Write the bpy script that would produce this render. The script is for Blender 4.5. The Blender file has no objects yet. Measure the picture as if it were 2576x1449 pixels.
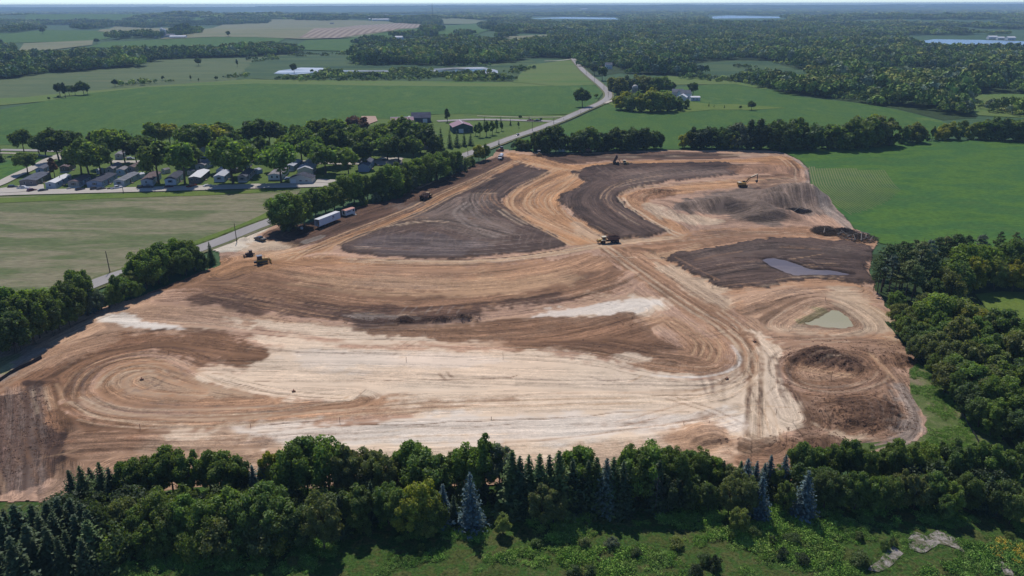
import bpy, bmesh, math, random
import numpy as np
from mathutils import Vector, Matrix, Euler
from mathutils.geometry import delaunay_2d_cdt

random.seed(7)
RNG = np.random.default_rng(7)
SC = bpy.context.scene
COL = SC.collection

# ------------------------------------------------------------------ camera, light, exposure
F, CU, CV, CAMH = 1840.0, 1288.0, 724.5, 90.0
PITCH, ROLL = math.radians(21.22), math.radians(-0.13)
cam_data = bpy.data.cameras.new('camera')
cam = bpy.data.objects.new('camera', cam_data)
COL.objects.link(cam)
cam_data.sensor_width = 36.0
cam_data.lens = 36.0 * F / 2576.0
cam_data.clip_start, cam_data.clip_end = 1.0, 80000.0
RCAM = Matrix.Rotation(math.pi / 2 - PITCH, 3, 'X') @ Matrix.Rotation(ROLL, 3, 'Z')
cam.matrix_world = Matrix.Translation((0, 0, CAMH)) @ RCAM.to_4x4()
SC.camera = cam

SUN_EL, SUN_AZ = math.radians(55), math.radians(-14)      # azimuth from +Y towards +X
world = bpy.data.worlds.new('World')
SC.world = world
world.use_nodes = True
wn = world.node_tree
wn.nodes.clear()
sky = wn.nodes.new('ShaderNodeTexSky')
sky.sky_type = 'NISHITA'
sky.sun_disc = False
sky.sun_elevation = SUN_EL
sky.sun_rotation = SUN_AZ
sky.altitude = 1200
sky.air_density, sky.dust_density, sky.ozone_density = 0.8, 0.0, 4.0
bg = wn.nodes.new('ShaderNodeBackground')
bg.inputs['Strength'].default_value = 0.12
wo = wn.nodes.new('ShaderNodeOutputWorld')
tint = wn.nodes.new('ShaderNodeVectorMath'); tint.operation = 'MULTIPLY'; tint.inputs[1].default_value = (.90, .99, 1.12)
wn.links.new(sky.outputs[0], tint.inputs[0])
wn.links.new(tint.outputs[0], bg.inputs[0])
wn.links.new(bg.outputs[0], wo.inputs[0])

sd = bpy.data.lights.new('sun', 'SUN')
sd.energy, sd.angle, sd.color = 4.15, math.radians(0.53), (1.0, 0.95, 0.88)
sun = bpy.data.objects.new('sun', sd)
COL.objects.link(sun)
sdir = Vector((math.sin(SUN_AZ) * math.cos(SUN_EL), math.cos(SUN_AZ) * math.cos(SUN_EL), math.sin(SUN_EL)))
sun.rotation_euler = sdir.to_track_quat('Z', 'Y').to_euler()
sun.location = (0, 0, 300)

SC.view_settings.view_transform = 'Standard'
SC.view_settings.look = 'None'
SC.view_settings.exposure = 0.0
SC.view_settings.gamma = 1.0
SC.view_settings.use_curve_mapping = False
SC.cycles.max_bounces = 5
SC.cycles.diffuse_bounces = 3
SC.cycles.glossy_bounces = 2
SC.cycles.transmission_bounces = 2
SC.cycles.volume_bounces = 0
SC.cycles.use_denoising = True
SC.cycles.denoiser = 'OPENIMAGEDENOISE'
SC.cycles.denoising_input_passes = 'RGB_ALBEDO_NORMAL'
SC.cycles.denoising_prefilter = 'ACCURATE'
SC.render.use_motion_blur = False

# ------------------------------------------------------------------ numbers
def lin(c):
    c = np.asarray(c, float) / 255.0
    return np.where(c <= 0.04045, c / 12.92, ((c + 0.055) / 1.055) ** 2.4)

def alb(r, g, b, k=1.5):
    """base colour of a surface that shows as sRGB r,g,b when the sun falls on it"""
    v = lin((r, g, b)) / k
    return (float(v[0]), float(v[1]), float(v[2]), 1.0)

def vnoise(x, y, seed=0):
    x = np.asarray(x, float); y = np.asarray(y, float)
    ix, iy = np.floor(x).astype(np.int64), np.floor(y).astype(np.int64)
    fx, fy = x - ix, y - iy
    fx, fy = fx * fx * (3 - 2 * fx), fy * fy * (3 - 2 * fy)
    def h(a, b):
        n = (a * 374761393 + b * 668265263 + seed * 1442695041) & 0xffffffff
        n = ((n ^ (n >> 13)) * 1274126177) & 0xffffffff
        return ((n ^ (n >> 16)) & 0xffff) / 65535.0
    return (h(ix, iy) * (1 - fx) + h(ix + 1, iy) * fx) * (1 - fy) + (h(ix, iy + 1) * (1 - fx) + h(ix + 1, iy + 1) * fx) * fy

def fbm(x, y, seed=0, o=4):
    s, a, t = 0.0, 1.0, 0.0
    for i in range(o):
        s = s + a * vnoise(x * 2 ** i, y * 2 ** i, seed + i * 17); t += a; a *= 0.5
    return s / t

def hill(x, y, cx, cy, sx, sy, h):
    return h * np.exp(-((x - cx) / sx) ** 2 - ((y - cy) / sy) ** 2)

def H(x, y):
    """height of the lie of the land, metres"""
    x = np.asarray(x, float); y = np.asarray(y, float)
    z = hill(x, y, -520, 2350, 620, 430, 17) + hill(x, y, -1500, 2500, 600, 400, 12)
    z = z + hill(x, y, -2500, 4700, 1500, 450, 38) + hill(x, y, -600, 4300, 700, 350, 14)
    z = z + hill(x, y, 2300, 4200, 900, 500, 22) + hill(x, y, 900, 3100, 500, 350, 7)
    far = np.clip((y - 11500) / 4500.0, 0, 1)
    z = z + far * 62 * np.clip(.45 + fbm(x / 3600.0, y / 2200.0, 5, 3) * .75, 0, 1.1) * np.clip(.95 + x / 40000, .72, 1.1)
    return z

def rays(p):
    p = np.atleast_2d(np.asarray(p, float))
    d = np.stack([(p[:, 0] - CU) / F, -(p[:, 1] - CV) / F, -np.ones(len(p))], 1)
    return d @ np.array(RCAM).T

def G(p, z=None):
    """ground points under the sight lines p: the place of a thing as surveyed from the aerial photograph"""
    d = rays(p)
    g = np.zeros(len(d)) if z is None else np.full(len(d), float(z))
    dz = np.minimum(d[:, 2], -0.0035)
    for _ in range(14 if z is None else 1):
        t = (g - CAMH) / dz
        x, y = d[:, 0] * t, d[:, 1] * t
        if z is None:
            g = 0.5 * g + 0.5 * H(x, y)
    return np.stack([x, y], 1)

def g1(u, v):
    a = G([(u, v)])[0]
    return float(a[0]), float(a[1])

def height_at(u, v, x, y):
    """height of the sight line u,v over the ground point at the same distance as x,y"""
    d = rays([(u, v)])[0]
    return CAMH + d[2] * (y / d[1])

def pix(x, y, z=0.0):
    q = np.array(RCAM).T @ np.array([x, y, z - CAMH])
    return CU + F * q[0] / -q[2], CV - F * q[1] / -q[2]

def smooth_line(P, n=6, closed=False):
    P = np.asarray(P, float)
    if len(P) < 3:
        t = np.linspace(0, 1, n + 1)[:, None]
        return P[:1] * (1 - t) + P[-1:] * t
    Q = np.vstack([P[-1], P, P[0], P[1]]) if closed else np.vstack([2 * P[0] - P[1], P, 2 * P[-1] - P[-2]])
    out = []
    for i in range(1, len(Q) - 2):
        a, b, c, d = Q[i - 1:i + 3]
        for t in np.linspace(0, 1, n, endpoint=False):
            out.append(0.5 * (2 * b + (c - a) * t + (2 * a - 5 * b + 4 * c - d) * t * t + (3 * b - a - 3 * c + d) * t ** 3))
    out.append(Q[-2])
    return np.array(out)

def sdf(P, poly):
    """signed distance of points to a polygon, negative inside"""
    poly = np.asarray(poly, float)
    d2 = np.full(len(P), 1e18)
    ins = np.zeros(len(P), bool)
    A, B = poly, np.roll(poly, -1, 0)
    for a, b in zip(A, B):
        e = b - a
        l2 = e @ e + 1e-12
        w = P - a
        t = np.clip((w @ e) / l2, 0, 1)
        q = w - t[:, None] * e
        d2 = np.minimum(d2, (q * q).sum(1))
        c = (a[1] > P[:, 1]) != (b[1] > P[:, 1])
        if c.any():
            xx = a[0] + (P[:, 1] - a[1]) * e[0] / (e[1] if abs(e[1]) > 1e-12 else 1e-12)
            ins ^= c & (P[:, 0] < xx)
    d = np.sqrt(d2)
    return np.where(ins, -d, d)

# ------------------------------------------------------------------ objects and tags
def tag(o, label=None, cat=None, group=None, kind=None):
    if label: o['label'] = label
    if cat: o['category'] = cat
    if group: o['group'] = group
    if kind: o['kind'] = kind
    return o

def link(name, me, parent=None, mat=None):
    o = bpy.data.objects.new(name, me)
    COL.objects.link(o)
    if parent is not None: o.parent = parent
    if mat is not None and me is not None and not me.materials: me.materials.append(mat)
    return o

def empty(name, loc=(0, 0, 0), rz=0.0, label=None, cat=None, group=None, s=1.0):
    o = bpy.data.objects.new(name, None)
    COL.objects.link(o)
    o.location = loc
    o.rotation_euler = (0, 0, rz)
    o.scale = (s, s, s)
    o.empty_display_size = 0.5
    return tag(o, label, cat, group)

def mesh_np(name, V, Fc, mat=None, smooth=False):
    """mesh from numpy arrays: V (n,3), Fc (m,k)"""
    V = np.ascontiguousarray(V, np.float32); Fc = np.ascontiguousarray(Fc, np.int32)
    me = bpy.data.meshes.new(name)
    me.vertices.add(len(V)); me.vertices.foreach_set('co', V.ravel())
    k = Fc.shape[1]
    me.loops.add(Fc.size); me.loops.foreach_set('vertex_index', Fc.ravel())
    me.polygons.add(len(Fc))
    me.polygons.foreach_set('loop_start', np.arange(0, Fc.size, k, dtype=np.int32))
    me.polygons.foreach_set('use_smooth', np.full(len(Fc), smooth))
    if mat is not None: me.materials.append(mat)
    me.update(calc_edges=True)
    return me

def vattr(me, name, arr, typ='FLOAT_COLOR', dom='POINT'):
    a = me.attributes.new(name, typ, dom)
    arr = np.ascontiguousarray(arr, np.float32)
    if typ == 'FLOAT_COLOR':
        if arr.shape[1] == 3: arr = np.hstack([arr, np.ones((len(arr), 1), np.float32)])
        a.data.foreach_set('color', arr.ravel())
    elif typ == 'FLOAT_VECTOR':
        a.data.foreach_set('vector', arr.ravel())
    else:
        a.data.foreach_set('value', arr.ravel())

class MB:
    """collects simple solids for ONE mesh"""
    def __init__(s): s.v, s.f = [], []
    def add(s, vs, fs):
        o = len(s.v); s.v += [tuple(map(float, v)) for v in vs]; s.f += [tuple(i + o for i in f) for f in fs]; return s
    def box(s, c, d, rz=0.0, ry=0.0, taper=1.0):
        x, y, z = d[0] / 2, d[1] / 2, d[2] / 2
        R = Matrix.Rotation(rz, 3, 'Z') @ Matrix.Rotation(ry, 3, 'Y')
        vs = []
        for dz in (-z, z):
            t = taper if dz > 0 else 1.0
            for dx, dy in ((-x, -y), (x, -y), (x, y), (-x, y)):
                w = R @ Vector((dx * t, dy * t, dz)); vs.append((c[0] + w.x, c[1] + w.y, c[2] + w.z))
        return s.add(vs, [(3, 2, 1, 0), (4, 5, 6, 7), (0, 1, 5, 4), (1, 2, 6, 5), (2, 3, 7, 6), (3, 0, 4, 7)])
    def prism(s, prof, y0, y1):
        """profile in x,z swept from y0 to y1"""
        n = len(prof)
        vs = [(x, y0, z) for x, z in prof] + [(x, y1, z) for x, z in prof]
        fs = [tuple(range(n)), tuple(range(2 * n - 1, n - 1, -1))]
        fs += [(i, i + n, (i + 1) % n + n, (i + 1) % n) for i in range(n)]
        return s.add(vs, fs)
    def bar(s, a, b, r0, r1=None, n=6):
        r1 = r0 if r1 is None else r1
        a, b = Vector(a), Vector(b)
        q = (b - a).to_track_quat('Z', 'Y').to_matrix()
        vs = []
        for p, r in ((a, r0), (b, r1)):
            for i in range(n):
                w = q @ Vector((r * math.cos(2 * math.pi * i / n), r * math.sin(2 * math.pi * i / n), 0)); vs.append(p + w)
        fs = [(i, (i + 1) % n, (i + 1) % n + n, i + n) for i in range(n)] + [tuple(range(n - 1, -1, -1)), tuple(range(n, 2 * n))]
        return s.add(vs, fs)
    def wheel(s, c, r, w, n=14):
        return s.bar((c[0], c[1] - w / 2, c[2]), (c[0], c[1] + w / 2, c[2]), r, r, n)
    def build(s, name, mat, parent=None, bevel=0.0):
        me = bpy.data.meshes.new(name)
        me.from_pydata(s.v, [], s.f)
        if bevel:
            bm = bmesh.new(); bm.from_mesh(me)
            bmesh.ops.bevel(bm, geom=list(bm.edges), offset=bevel, segments=1, affect='EDGES', clamp_overlap=True)
            bm.to_mesh(me); bm.free()
        me.update()
        return link(name, me, parent, mat)

def copy_tree(o, parent=None):
    c = o.copy(); COL.objects.link(c)
    if parent is not None: c.parent = parent
    for ch in [k for k in o.children]: copy_tree(ch, c)
    return c

# ------------------------------------------------------------------ materials
def new_mat(name):
    m = bpy.data.materials.new(name); m.use_nodes = True
    nt = m.node_tree
    b = nt.nodes['Principled BSDF']
    return m, nt, b

def N(nt, typ, **kw):
    n = nt.nodes.new(typ)
    for k, v in kw.items(): setattr(n, k, v)
    return n

def plain(name, c, rough=0.6, metal=0.0, grain=0.12, scale=1.5):
    """paint or metal with a little dirt"""
    m, nt, b = new_mat(name)
    g = N(nt, 'ShaderNodeNewGeometry')
    n = N(nt, 'ShaderNodeTexNoise'); n.inputs['Scale'].default_value = scale; n.inputs['Detail'].default_value = 4
    r = N(nt, 'ShaderNodeMapRange'); r.inputs['To Min'].default_value = 1 - grain; r.inputs['To Max'].default_value = 1 + grain
    mul = N(nt, 'ShaderNodeVectorMath', operation='SCALE'); mul.inputs[0].default_value = c[:3]
    nt.links.new(g.outputs['Position'], n.inputs['Vector']); nt.links.new(n.outputs[0], r.inputs[0]); nt.links.new(r.outputs[0], mul.inputs['Scale'])
    nt.links.new(mul.outputs[0], b.inputs['Base Color'])
    b.inputs['Roughness'].default_value = rough; b.inputs['Metallic'].default_value = metal
    return m

def gmat(name, cols, big=45.0, small=1.2, stretch=(1, 1), ang=0.0, fine=0.35, rows=None, bump=0.4, ramp=None):
    """ground cover: broad patches of several tones, fine mottling, optional rows"""
    m, nt, b = new_mat(name)
    g = N(nt, 'ShaderNodeNewGeometry')
    mp = N(nt, 'ShaderNodeMapping'); mp.inputs['Rotation'].default_value = (0, 0, ang); mp.inputs['Scale'].default_value = (stretch[0], stretch[1], 1)
    nt.links.new(g.outputs['Position'], mp.inputs['Vector'])
    n1 = N(nt, 'ShaderNodeTexNoise'); n1.inputs['Scale'].default_value = 1.0 / big; n1.inputs['Detail'].default_value = 8; n1.inputs['Roughness'].default_value = 0.62
    nt.links.new(mp.outputs[0], n1.inputs['Vector'])
    cr = N(nt, 'ShaderNodeValToRGB')
    e = cr.color_ramp.elements
    lo, hi = ramp or (0.32, 0.68)
    while len(e) < len(cols): e.new(0.5)
    for i, c in enumerate(cols):
        e[i].position = lo + (hi - lo) * i / max(1, len(cols) - 1); e[i].color = c
    nt.links.new(n1.outputs[0], cr.inputs[0])
    n2 = N(nt, 'ShaderNodeTexNoise'); n2.inputs['Scale'].default_value = 1.0 / small; n2.inputs['Detail'].default_value = 5; n2.inputs['Roughness'].default_value = 0.7
    nt.links.new(mp.outputs[0], n2.inputs['Vector'])
    r = N(nt, 'ShaderNodeMapRange'); r.inputs['From Min'].default_value = 0.25; r.inputs['From Max'].default_value = 0.75
    r.inputs['To Min'].default_value = 1 - fine; r.inputs['To Max'].default_value = 1 + fine
    nt.links.new(n2.outputs[0], r.inputs[0])
    sc = N(nt, 'ShaderNodeVectorMath', operation='SCALE')
    nt.links.new(cr.outputs[0], sc.inputs[0]); nt.links.new(r.outputs[0], sc.inputs['Scale'])
    out = sc.outputs[0]
    if rows:
        width, rang, amt, col = rows
        mp2 = N(nt, 'ShaderNodeMapping'); mp2.inputs['Rotation'].default_value = (0, 0, rang)
        nt.links.new(g.outputs['Position'], mp2.inputs['Vector'])
        wv = N(nt, 'ShaderNodeTexWave'); wv.inputs['Scale'].default_value = 0.314 / width * 1.0; wv.inputs['Distortion'].default_value = 1.2; wv.inputs['Detail Scale'].default_value = 0.4
        nt.links.new(mp2.outputs[0], wv.inputs['Vector'])
        fa = N(nt, 'ShaderNodeMath', operation='MULTIPLY'); fa.inputs[1].default_value = amt
        nt.links.new(wv.outputs['Fac'], fa.inputs[0])
        mx = N(nt, 'ShaderNodeMix', data_type='RGBA'); mx.inputs['B'].default_value = col
        nt.links.new(fa.outputs[0], mx.inputs['Factor']); nt.links.new(out, mx.inputs['A'])
        out = mx.outputs['Result']
    nt.links.new(out, b.inputs['Base Color'])
    b.inputs['Roughness'].default_value = 0.95
    b.inputs['Specular IOR Level'].default_value = 0.1
    bp = N(nt, 'ShaderNodeBump'); bp.inputs['Strength'].default_value = bump; bp.inputs['Distance'].default_value = 0.35
    nt.links.new(n2.outputs[0], bp.inputs['Height']); nt.links.new(bp.outputs[0], b.inputs['Normal'])
    return m
# ------------------------------------------------------------------ land: one terrain sheet, fields, roads and water laid on it
M = {}
M['country'] = gmat('country', [alb(58, 84, 58), alb(78, 104, 68), alb(70, 98, 66), alb(98, 114, 80)], big=420, small=9, fine=0.3, stretch=(0.7, 1.0))
M['soy'] = gmat('soy', [alb(64, 102, 46), alb(86, 116, 48), alb(72, 108, 50), alb(98, 124, 56)], big=30, small=1.8, fine=0.4, stretch=(1, .5), rows=(1.5, 0.12, 0.12, alb(70, 92, 54)))
M['soy_right'] = gmat('soy_right', [alb(64, 104, 48), alb(88, 122, 48), alb(70, 110, 54), alb(82, 114, 52)], big=24, small=1.6, fine=0.42, stretch=(.6, 1))
M['hay'] = gmat('hay', [alb(96, 112, 68), alb(124, 126, 90), alb(104, 116, 74), alb(148, 140, 112), alb(118, 124, 86), alb(156, 146, 122)], big=22, small=1.0, fine=0.38, stretch=(0.26, 1.1), ang=-0.12, ramp=(.2, .76))
M['lawn'] = gmat('lawn', [alb(84, 108, 52), alb(104, 124, 60), alb(92, 114, 56)], big=30, small=0.9, fine=0.2)
M['verge'] = gmat('verge', [alb(88, 116, 44), alb(112, 130, 58), alb(100, 120, 52)], big=18, small=0.9, fine=0.3)
M['margin'] = gmat('margin', [alb(98, 128, 60), alb(112, 128, 68), alb(90, 122, 58)], big=60, small=2, fine=0.18, stretch=(.3, 1))
M['sage'] = gmat('sage', [alb(84, 108, 66), alb(108, 120, 80), alb(92, 110, 72), alb(116, 122, 84)], big=70, small=2.4, fine=0.25, stretch=(.22, 1))
M['marsh'] = gmat('marsh', [alb(54, 82, 56), alb(70, 96, 62), alb(88, 108, 66), alb(60, 88, 60)], big=60, small=3, fine=0.3, stretch=(.2, 1))
M['stubble'] = gmat('stubble', [alb(126, 132, 96), alb(142, 140, 108), alb(116, 128, 90)], big=110, small=4, fine=0.15, stretch=(.3, 1))
M['strips'] = gmat('strips', [alb(134, 116, 106), alb(150, 130, 116)], big=80, small=4, fine=0.12, rows=(19.0, -0.1, 0.75, alb(190, 176, 158)))
M['faint'] = gmat('faint', [alb(112, 128, 90), alb(126, 134, 98)], big=80, small=4, fine=0.12, rows=(26.0, 0.5, 0.35, alb(160, 154, 128)))
M['wood_floor'] = gmat('wood_floor', [alb(46, 64, 36), alb(62, 80, 44), alb(52, 70, 40)], big=20, small=2, fine=0.4)
M['rough'] = gmat('rough', [alb(66, 88, 40), alb(90, 98, 52), alb(70, 102, 44), alb(100, 104, 60), alb(56, 76, 34)], big=5, small=0.5, fine=0.7, bump=1.0)
M['weedy'] = gmat('weedy', [alb(148, 134, 108), alb(116, 124, 78), alb(92, 112, 56), alb(134, 130, 94)], big=7, small=0.5, fine=0.4, bump=0.7)
M['asphalt'] = gmat('asphalt', [alb(166, 160, 156), alb(182, 176, 172)], big=14, small=0.8, fine=0.07, stretch=(1, .1), ang=0.46, bump=0.1)
M['concrete'] = gmat('concrete', [alb(196, 186, 174), alb(210, 202, 190)], big=12, small=1.5, fine=0.07, bump=0.1)
M['shoulder'] = gmat('shoulder', [alb(134, 124, 96), alb(112, 120, 76), alb(150, 138, 112)], big=12, small=1.2, fine=0.3)
M['gravel'] = gmat('gravel', [alb(196, 184, 164), alb(216, 206, 190)], big=8, small=0.7, fine=0.12)
M['chalk'] = gmat('chalk', [alb(168, 158, 152), alb(112, 112, 84), alb(186, 176, 170), alb(150, 142, 132)], big=2.0, small=0.3, fine=0.4, bump=0.8)

def water(name, c, rough, spec=0.5):
    m, nt, b = new_mat(name)
    g = N(nt, 'ShaderNodeNewGeometry')
    n = N(nt, 'ShaderNodeTexNoise'); n.inputs['Scale'].default_value = 0.03; n.inputs['Detail'].default_value = 5
    mp = N(nt, 'ShaderNodeMapping'); mp.inputs['Scale'].default_value = (.4, 1, 1)
    nt.links.new(g.outputs['Position'], mp.inputs[0]); nt.links.new(mp.outputs[0], n.inputs['Vector'])
    cr = N(nt, 'ShaderNodeValToRGB'); e = cr.color_ramp.elements
    e[0].position, e[0].color = 0.42, c[0]; e[1].position, e[1].color = 0.56, c[1]
    nt.links.new(n.outputs[0], cr.inputs[0]); nt.links.new(cr.outputs[0], b.inputs['Base Color'])
    b.inputs['Roughness'].default_value = rough; b.inputs['Specular IOR Level'].default_value = spec
    n3 = N(nt, 'ShaderNodeTexNoise'); n3.inputs['Scale'].default_value = 0.8; n3.inputs['Detail'].default_value = 3
    nt.links.new(g.outputs['Position'], n3.inputs['Vector'])
    bp = N(nt, 'ShaderNodeBump'); bp.inputs['Strength'].default_value = 0.15; bp.inputs['Distance'].default_value = 0.1
    nt.links.new(n3.outputs[0], bp.inputs['Height']); nt.links.new(bp.outputs[0], b.inputs['Normal'])
    return m
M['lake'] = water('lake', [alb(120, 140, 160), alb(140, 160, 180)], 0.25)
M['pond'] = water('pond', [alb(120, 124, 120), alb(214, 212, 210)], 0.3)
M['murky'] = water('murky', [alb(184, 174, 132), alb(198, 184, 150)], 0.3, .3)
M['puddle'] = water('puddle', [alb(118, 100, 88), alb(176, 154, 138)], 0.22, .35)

# the terrain itself, finer near, reaching past the horizon
ys = np.concatenate([np.linspace(-400, 60, 8), 75 * (1.045 ** np.arange(150))])
ys = ys[ys < 19500]
us = np.linspace(-1, 1, 150)
us = np.sign(us) * np.abs(us) ** 1.15
XX = us[None, :] * (420 + np.maximum(ys, 0)[:, None] * 1.25)
YY = np.repeat(ys[:, None], len(us), 1)
ZZ = H(XX, YY) - 0.25
nr, nc = XX.shape
idx = np.arange(nr * nc).reshape(nr, nc)
quads = np.stack([idx[:-1, :-1], idx[:-1, 1:], idx[1:, 1:], idx[1:, :-1]], -1).reshape(-1, 4)
tag(link('terrain', mesh_np('terrain', np.stack([XX, YY, ZZ], -1).reshape(-1, 3), quads, M['country'], True)), kind='structure')

def off(y, level):
    return level * (0.05 + np.maximum(y, 0) * 0.00022) - 0.2

def sheet(name, poly, mat, level=1, px=True, cell=None, wob=0.0, kind='structure', z=None, smooth=True):
    P = G(poly) if px else np.asarray(poly, float)
    Q = []
    ym = max(60.0, float(np.abs(P[:, 1]).mean()))
    cell = cell or max(18.0, ym / 18.0)
    for a, b in zip(P, np.roll(P, -1, 0)):
        n = max(1, int(np.linalg.norm(b - a) / (cell * 0.5)))
        n = min(n, 60)
        for i in range(n): Q.append(a + (b - a) * i / n)
    Q = np.array(Q)
    if wob:
        Q[:, 0] += wob * (vnoise(Q[:, 0] / wob / 4, Q[:, 1] / wob / 4, 3) - .5) * 2
        Q[:, 1] += wob * (vnoise(Q[:, 0] / wob / 4, Q[:, 1] / wob / 4, 9) - .5) * 2
    lo, hi = Q.min(0), Q.max(0)
    gx, gy = np.meshgrid(np.arange(lo[0], hi[0], cell), np.arange(lo[1], hi[1], cell))
    I = np.stack([gx.ravel(), gy.ravel()], 1)
    if len(I): I = I[sdf(I, Q) < -cell * 0.25]
    allp = [Vector(p) for p in Q] + [Vector(p) for p in I]
    vs, es, fs, *_ = delaunay_2d_cdt(allp, [], [list(range(len(Q)))], 1, 1e-4)
    V = np.array([(v.x, v.y) for v in vs])
    Z = (H(V[:, 0], V[:, 1]) + off(V[:, 1], level)) if z is None else np.full(len(V), z)
    me = bpy.data.meshes.new(name)
    me.from_pydata(np.column_stack([V, Z]).tolist(), [], [list(f) for f in fs])
    for p in me.polygons:
        p.use_smooth = smooth
    me.update()
    bm = bmesh.new(); bm.from_mesh(me)
    for f in bm.faces:
        if f.normal.z < 0: f.normal_flip()
    bm.to_mesh(me); bm.free()
    return tag(link(name, me, None, mat), kind=kind)

def ribbon(name, line, w, mat, level=2, px=True, n=8, kind='structure', obj=True, thick=0.0):
    P = G(line) if px else np.asarray(line, float)
    P = smooth_line(P, n)
    T = np.gradient(P, axis=0); T /= np.linalg.norm(T, axis=1)[:, None] + 1e-9
    Nn = np.stack([-T[:, 1], T[:, 0]], 1)
    W = (np.asarray(w, float) if np.ndim(w) else np.full(len(P), float(w))) / 2
    if len(W) != len(P): W = np.interp(np.linspace(0, 1, len(P)), np.linspace(0, 1, len(W)), W)
    L, R = P + Nn * W[:, None], P - Nn * W[:, None]
    V = np.vstack([L, R])
    Z = H(V[:, 0], V[:, 1]) + off(V[:, 1], level)
    k = len(P)
    Fq = np.array([(i, i + k, i + k + 1, i + 1) for i in range(k - 1)])
    return tag(link(name, mesh_np(name, np.column_stack([V, Z]), Fq, mat, True)), kind=kind)

# ---- left and middle distance
sheet('meadow', [(-700, 300), (-300, 265), (0, 262), (160, 236), (640, 202), (1290, 214), (1300, 150), (1200, 168), (880, 160), (770, 133), (640, 145), (400, 150), (300, 172), (150, 183), (0, 196), (-400, 215)], M['sage'], 1, wob=4)
sheet('meadow', [(60, 245), (200, 231), (640, 198), (900, 203), (1290, 207), (1500, 214), (1290, 222), (894, 219), (644, 214), (375, 222), (225, 237), (120, 255), (-400, 300), (-400, 262)], M['margin'], 2, wob=2)
sheet('crop_field', [(-700, 350), (-300, 292), (0, 277), (117, 255), (225, 236), (375, 220), (644, 211), (894, 216), (1288, 219), (1497, 215), (1519, 231), (1500, 258), (1430, 288), (1300, 292), (1180, 287), (1080, 289), (980, 300), (900, 296), (760, 330), (640, 355), (300, 350), (0, 366), (-300, 372)], M['soy'], 3)
sheet('meadow', [(1290, 207), (1330, 165), (1405, 155), (1440, 152), (1461, 176), (1486, 199), (1502, 214), (1400, 217)], M['margin'], 3, wob=1)
sheet('marsh', [(600, 200), (640, 150), (760, 134), (880, 132), (900, 163), (1240, 166), (1330, 150), (1380, 165), (1310, 200), (1280, 206), (1000, 204)], M['marsh'], 2, wob=5)
sheet('marsh', [(1660, 180), (1700, 165), (1850, 153), (1935, 155), (1990, 172), (2060, 182), (2030, 200), (1960, 205), (1880, 198), (1760, 190)], M['marsh'], 2, wob=6)
sheet('marsh', [(2150, 190), (2250, 172), (2330, 178), (2420, 178), (2400, 190), (2300, 196), (2200, 198)], M['marsh'], 2, wob=5)
sheet('meadow', [(2440, 258), (2470, 236), (2700, 240), (2800, 300), (2576, 296), (2450, 290)], M['margin'], 2, wob=4)
# ---- farther fields
sheet('crop_field', [(-200, 90), (40, 84), (110, 77), (270, 79), (300, 92), (240, 103), (60, 108), (-200, 108)], M['soy'], 2)
sheet('hay_field', [(40, 138), (60, 110), (235, 102), (232, 114), (180, 120), (100, 130)], M['stubble'], 3)
sheet('crop_field', [(222, 120), (262, 107), (440, 99), (560, 93), (720, 97), (700, 108), (560, 118), (410, 124), (260, 121)], M['soy'], 3)
sheet('hay_field', [(400, 100), (470, 82), (560, 64), (660, 51), (820, 50), (1010, 57), (1070, 62), (1020, 76), (900, 95), (770, 100), (640, 95), (540, 94)], M['stubble'], 4)
sheet('ploughed_field', [(752, 97), (775, 84), (810, 74), (900, 66), (1005, 60), (1060, 64), (1050, 71), (985, 79), (900, 90), (850, 98)], M['strips'], 5)
sheet('hay_field', [(245, 80), (290, 67), (380, 72), (470, 70), (420, 82), (330, 84)], M['stubble'], 3)
sheet('crop_field', [(720, 126), (770, 102), (870, 99), (985, 81), (1070, 72), (1090, 80), (960, 100), (930, 118), (870, 130)], M['soy'], 4)
sheet('crop_field', [(1080, 86), (1100, 66), (1230, 58), (1245, 76), (1190, 92)], M['soy'], 3)
sheet('hay_field', [(1105, 62), (1108, 46), (1180, 49), (1235, 56), (1180, 62)], M['faint'], 4)
sheet('hay_field', [(960, 128), (975, 112), (1070, 101), (1100, 104), (1080, 118)], M['stubble'], 4)
sheet('meadow', [(1262, 112), (1266, 93), (1380, 88), (1382, 101), (1300, 108)], M['stubble'], 3)
sheet('meadow', [(60, 56), (90, 44), (300, 42), (520, 46), (540, 54), (300, 54)], M['soy'], 3)
sheet('meadow', [(2105, 44), (2150, 37), (2290, 37), (2300, 44), (2200, 48)], M['margin'], 3)
sheet('hay_field', [(2030, 62), (2060, 54), (2100, 53), (2095, 63)], M['faint'], 3)
# ---- right of the road
sheet('crop_field', [(1547, 243), (1600, 235), (1690, 222), (1846, 206), (1934, 224), (2034, 247), (2158, 259), (2232, 271), (2300, 286), (2368, 304), (2420, 330), (2340, 350), (2300, 372), (1290, 378), (1290, 356), (1340, 340), (1420, 312), (1470, 289), (1513, 268), (1533, 254)], M['soy'], 1)
sheet('meadow', [(1545, 238), (1560, 215), (1600, 200), (1680, 192), (1760, 196), (1850, 206), (1935, 222), (1925, 225), (1846, 212), (1700, 214), (1640, 232)], M['margin'], 2, wob=1.5)
sheet('meadow', [(1530, 262), (1545, 246), (1640, 246), (1790, 262), (1850, 262), (1980, 272), (1880, 277), (1800, 276), (1700, 284), (1610, 284), (1560, 272)], M['verge'], 2, wob=1.5)
sheet('crop_field', [(1934, 377), (1975, 384), (2016, 405), (2037, 427), (2040, 466), (2070, 494), (2131, 549), (2150, 575), (2185, 590), (2215, 612), (2400, 640), (2576, 640), (3000, 640), (3000, 372), (2576, 357), (2400, 352), (2300, 356), (2200, 372)], M['soy_right'], 2)
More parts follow.
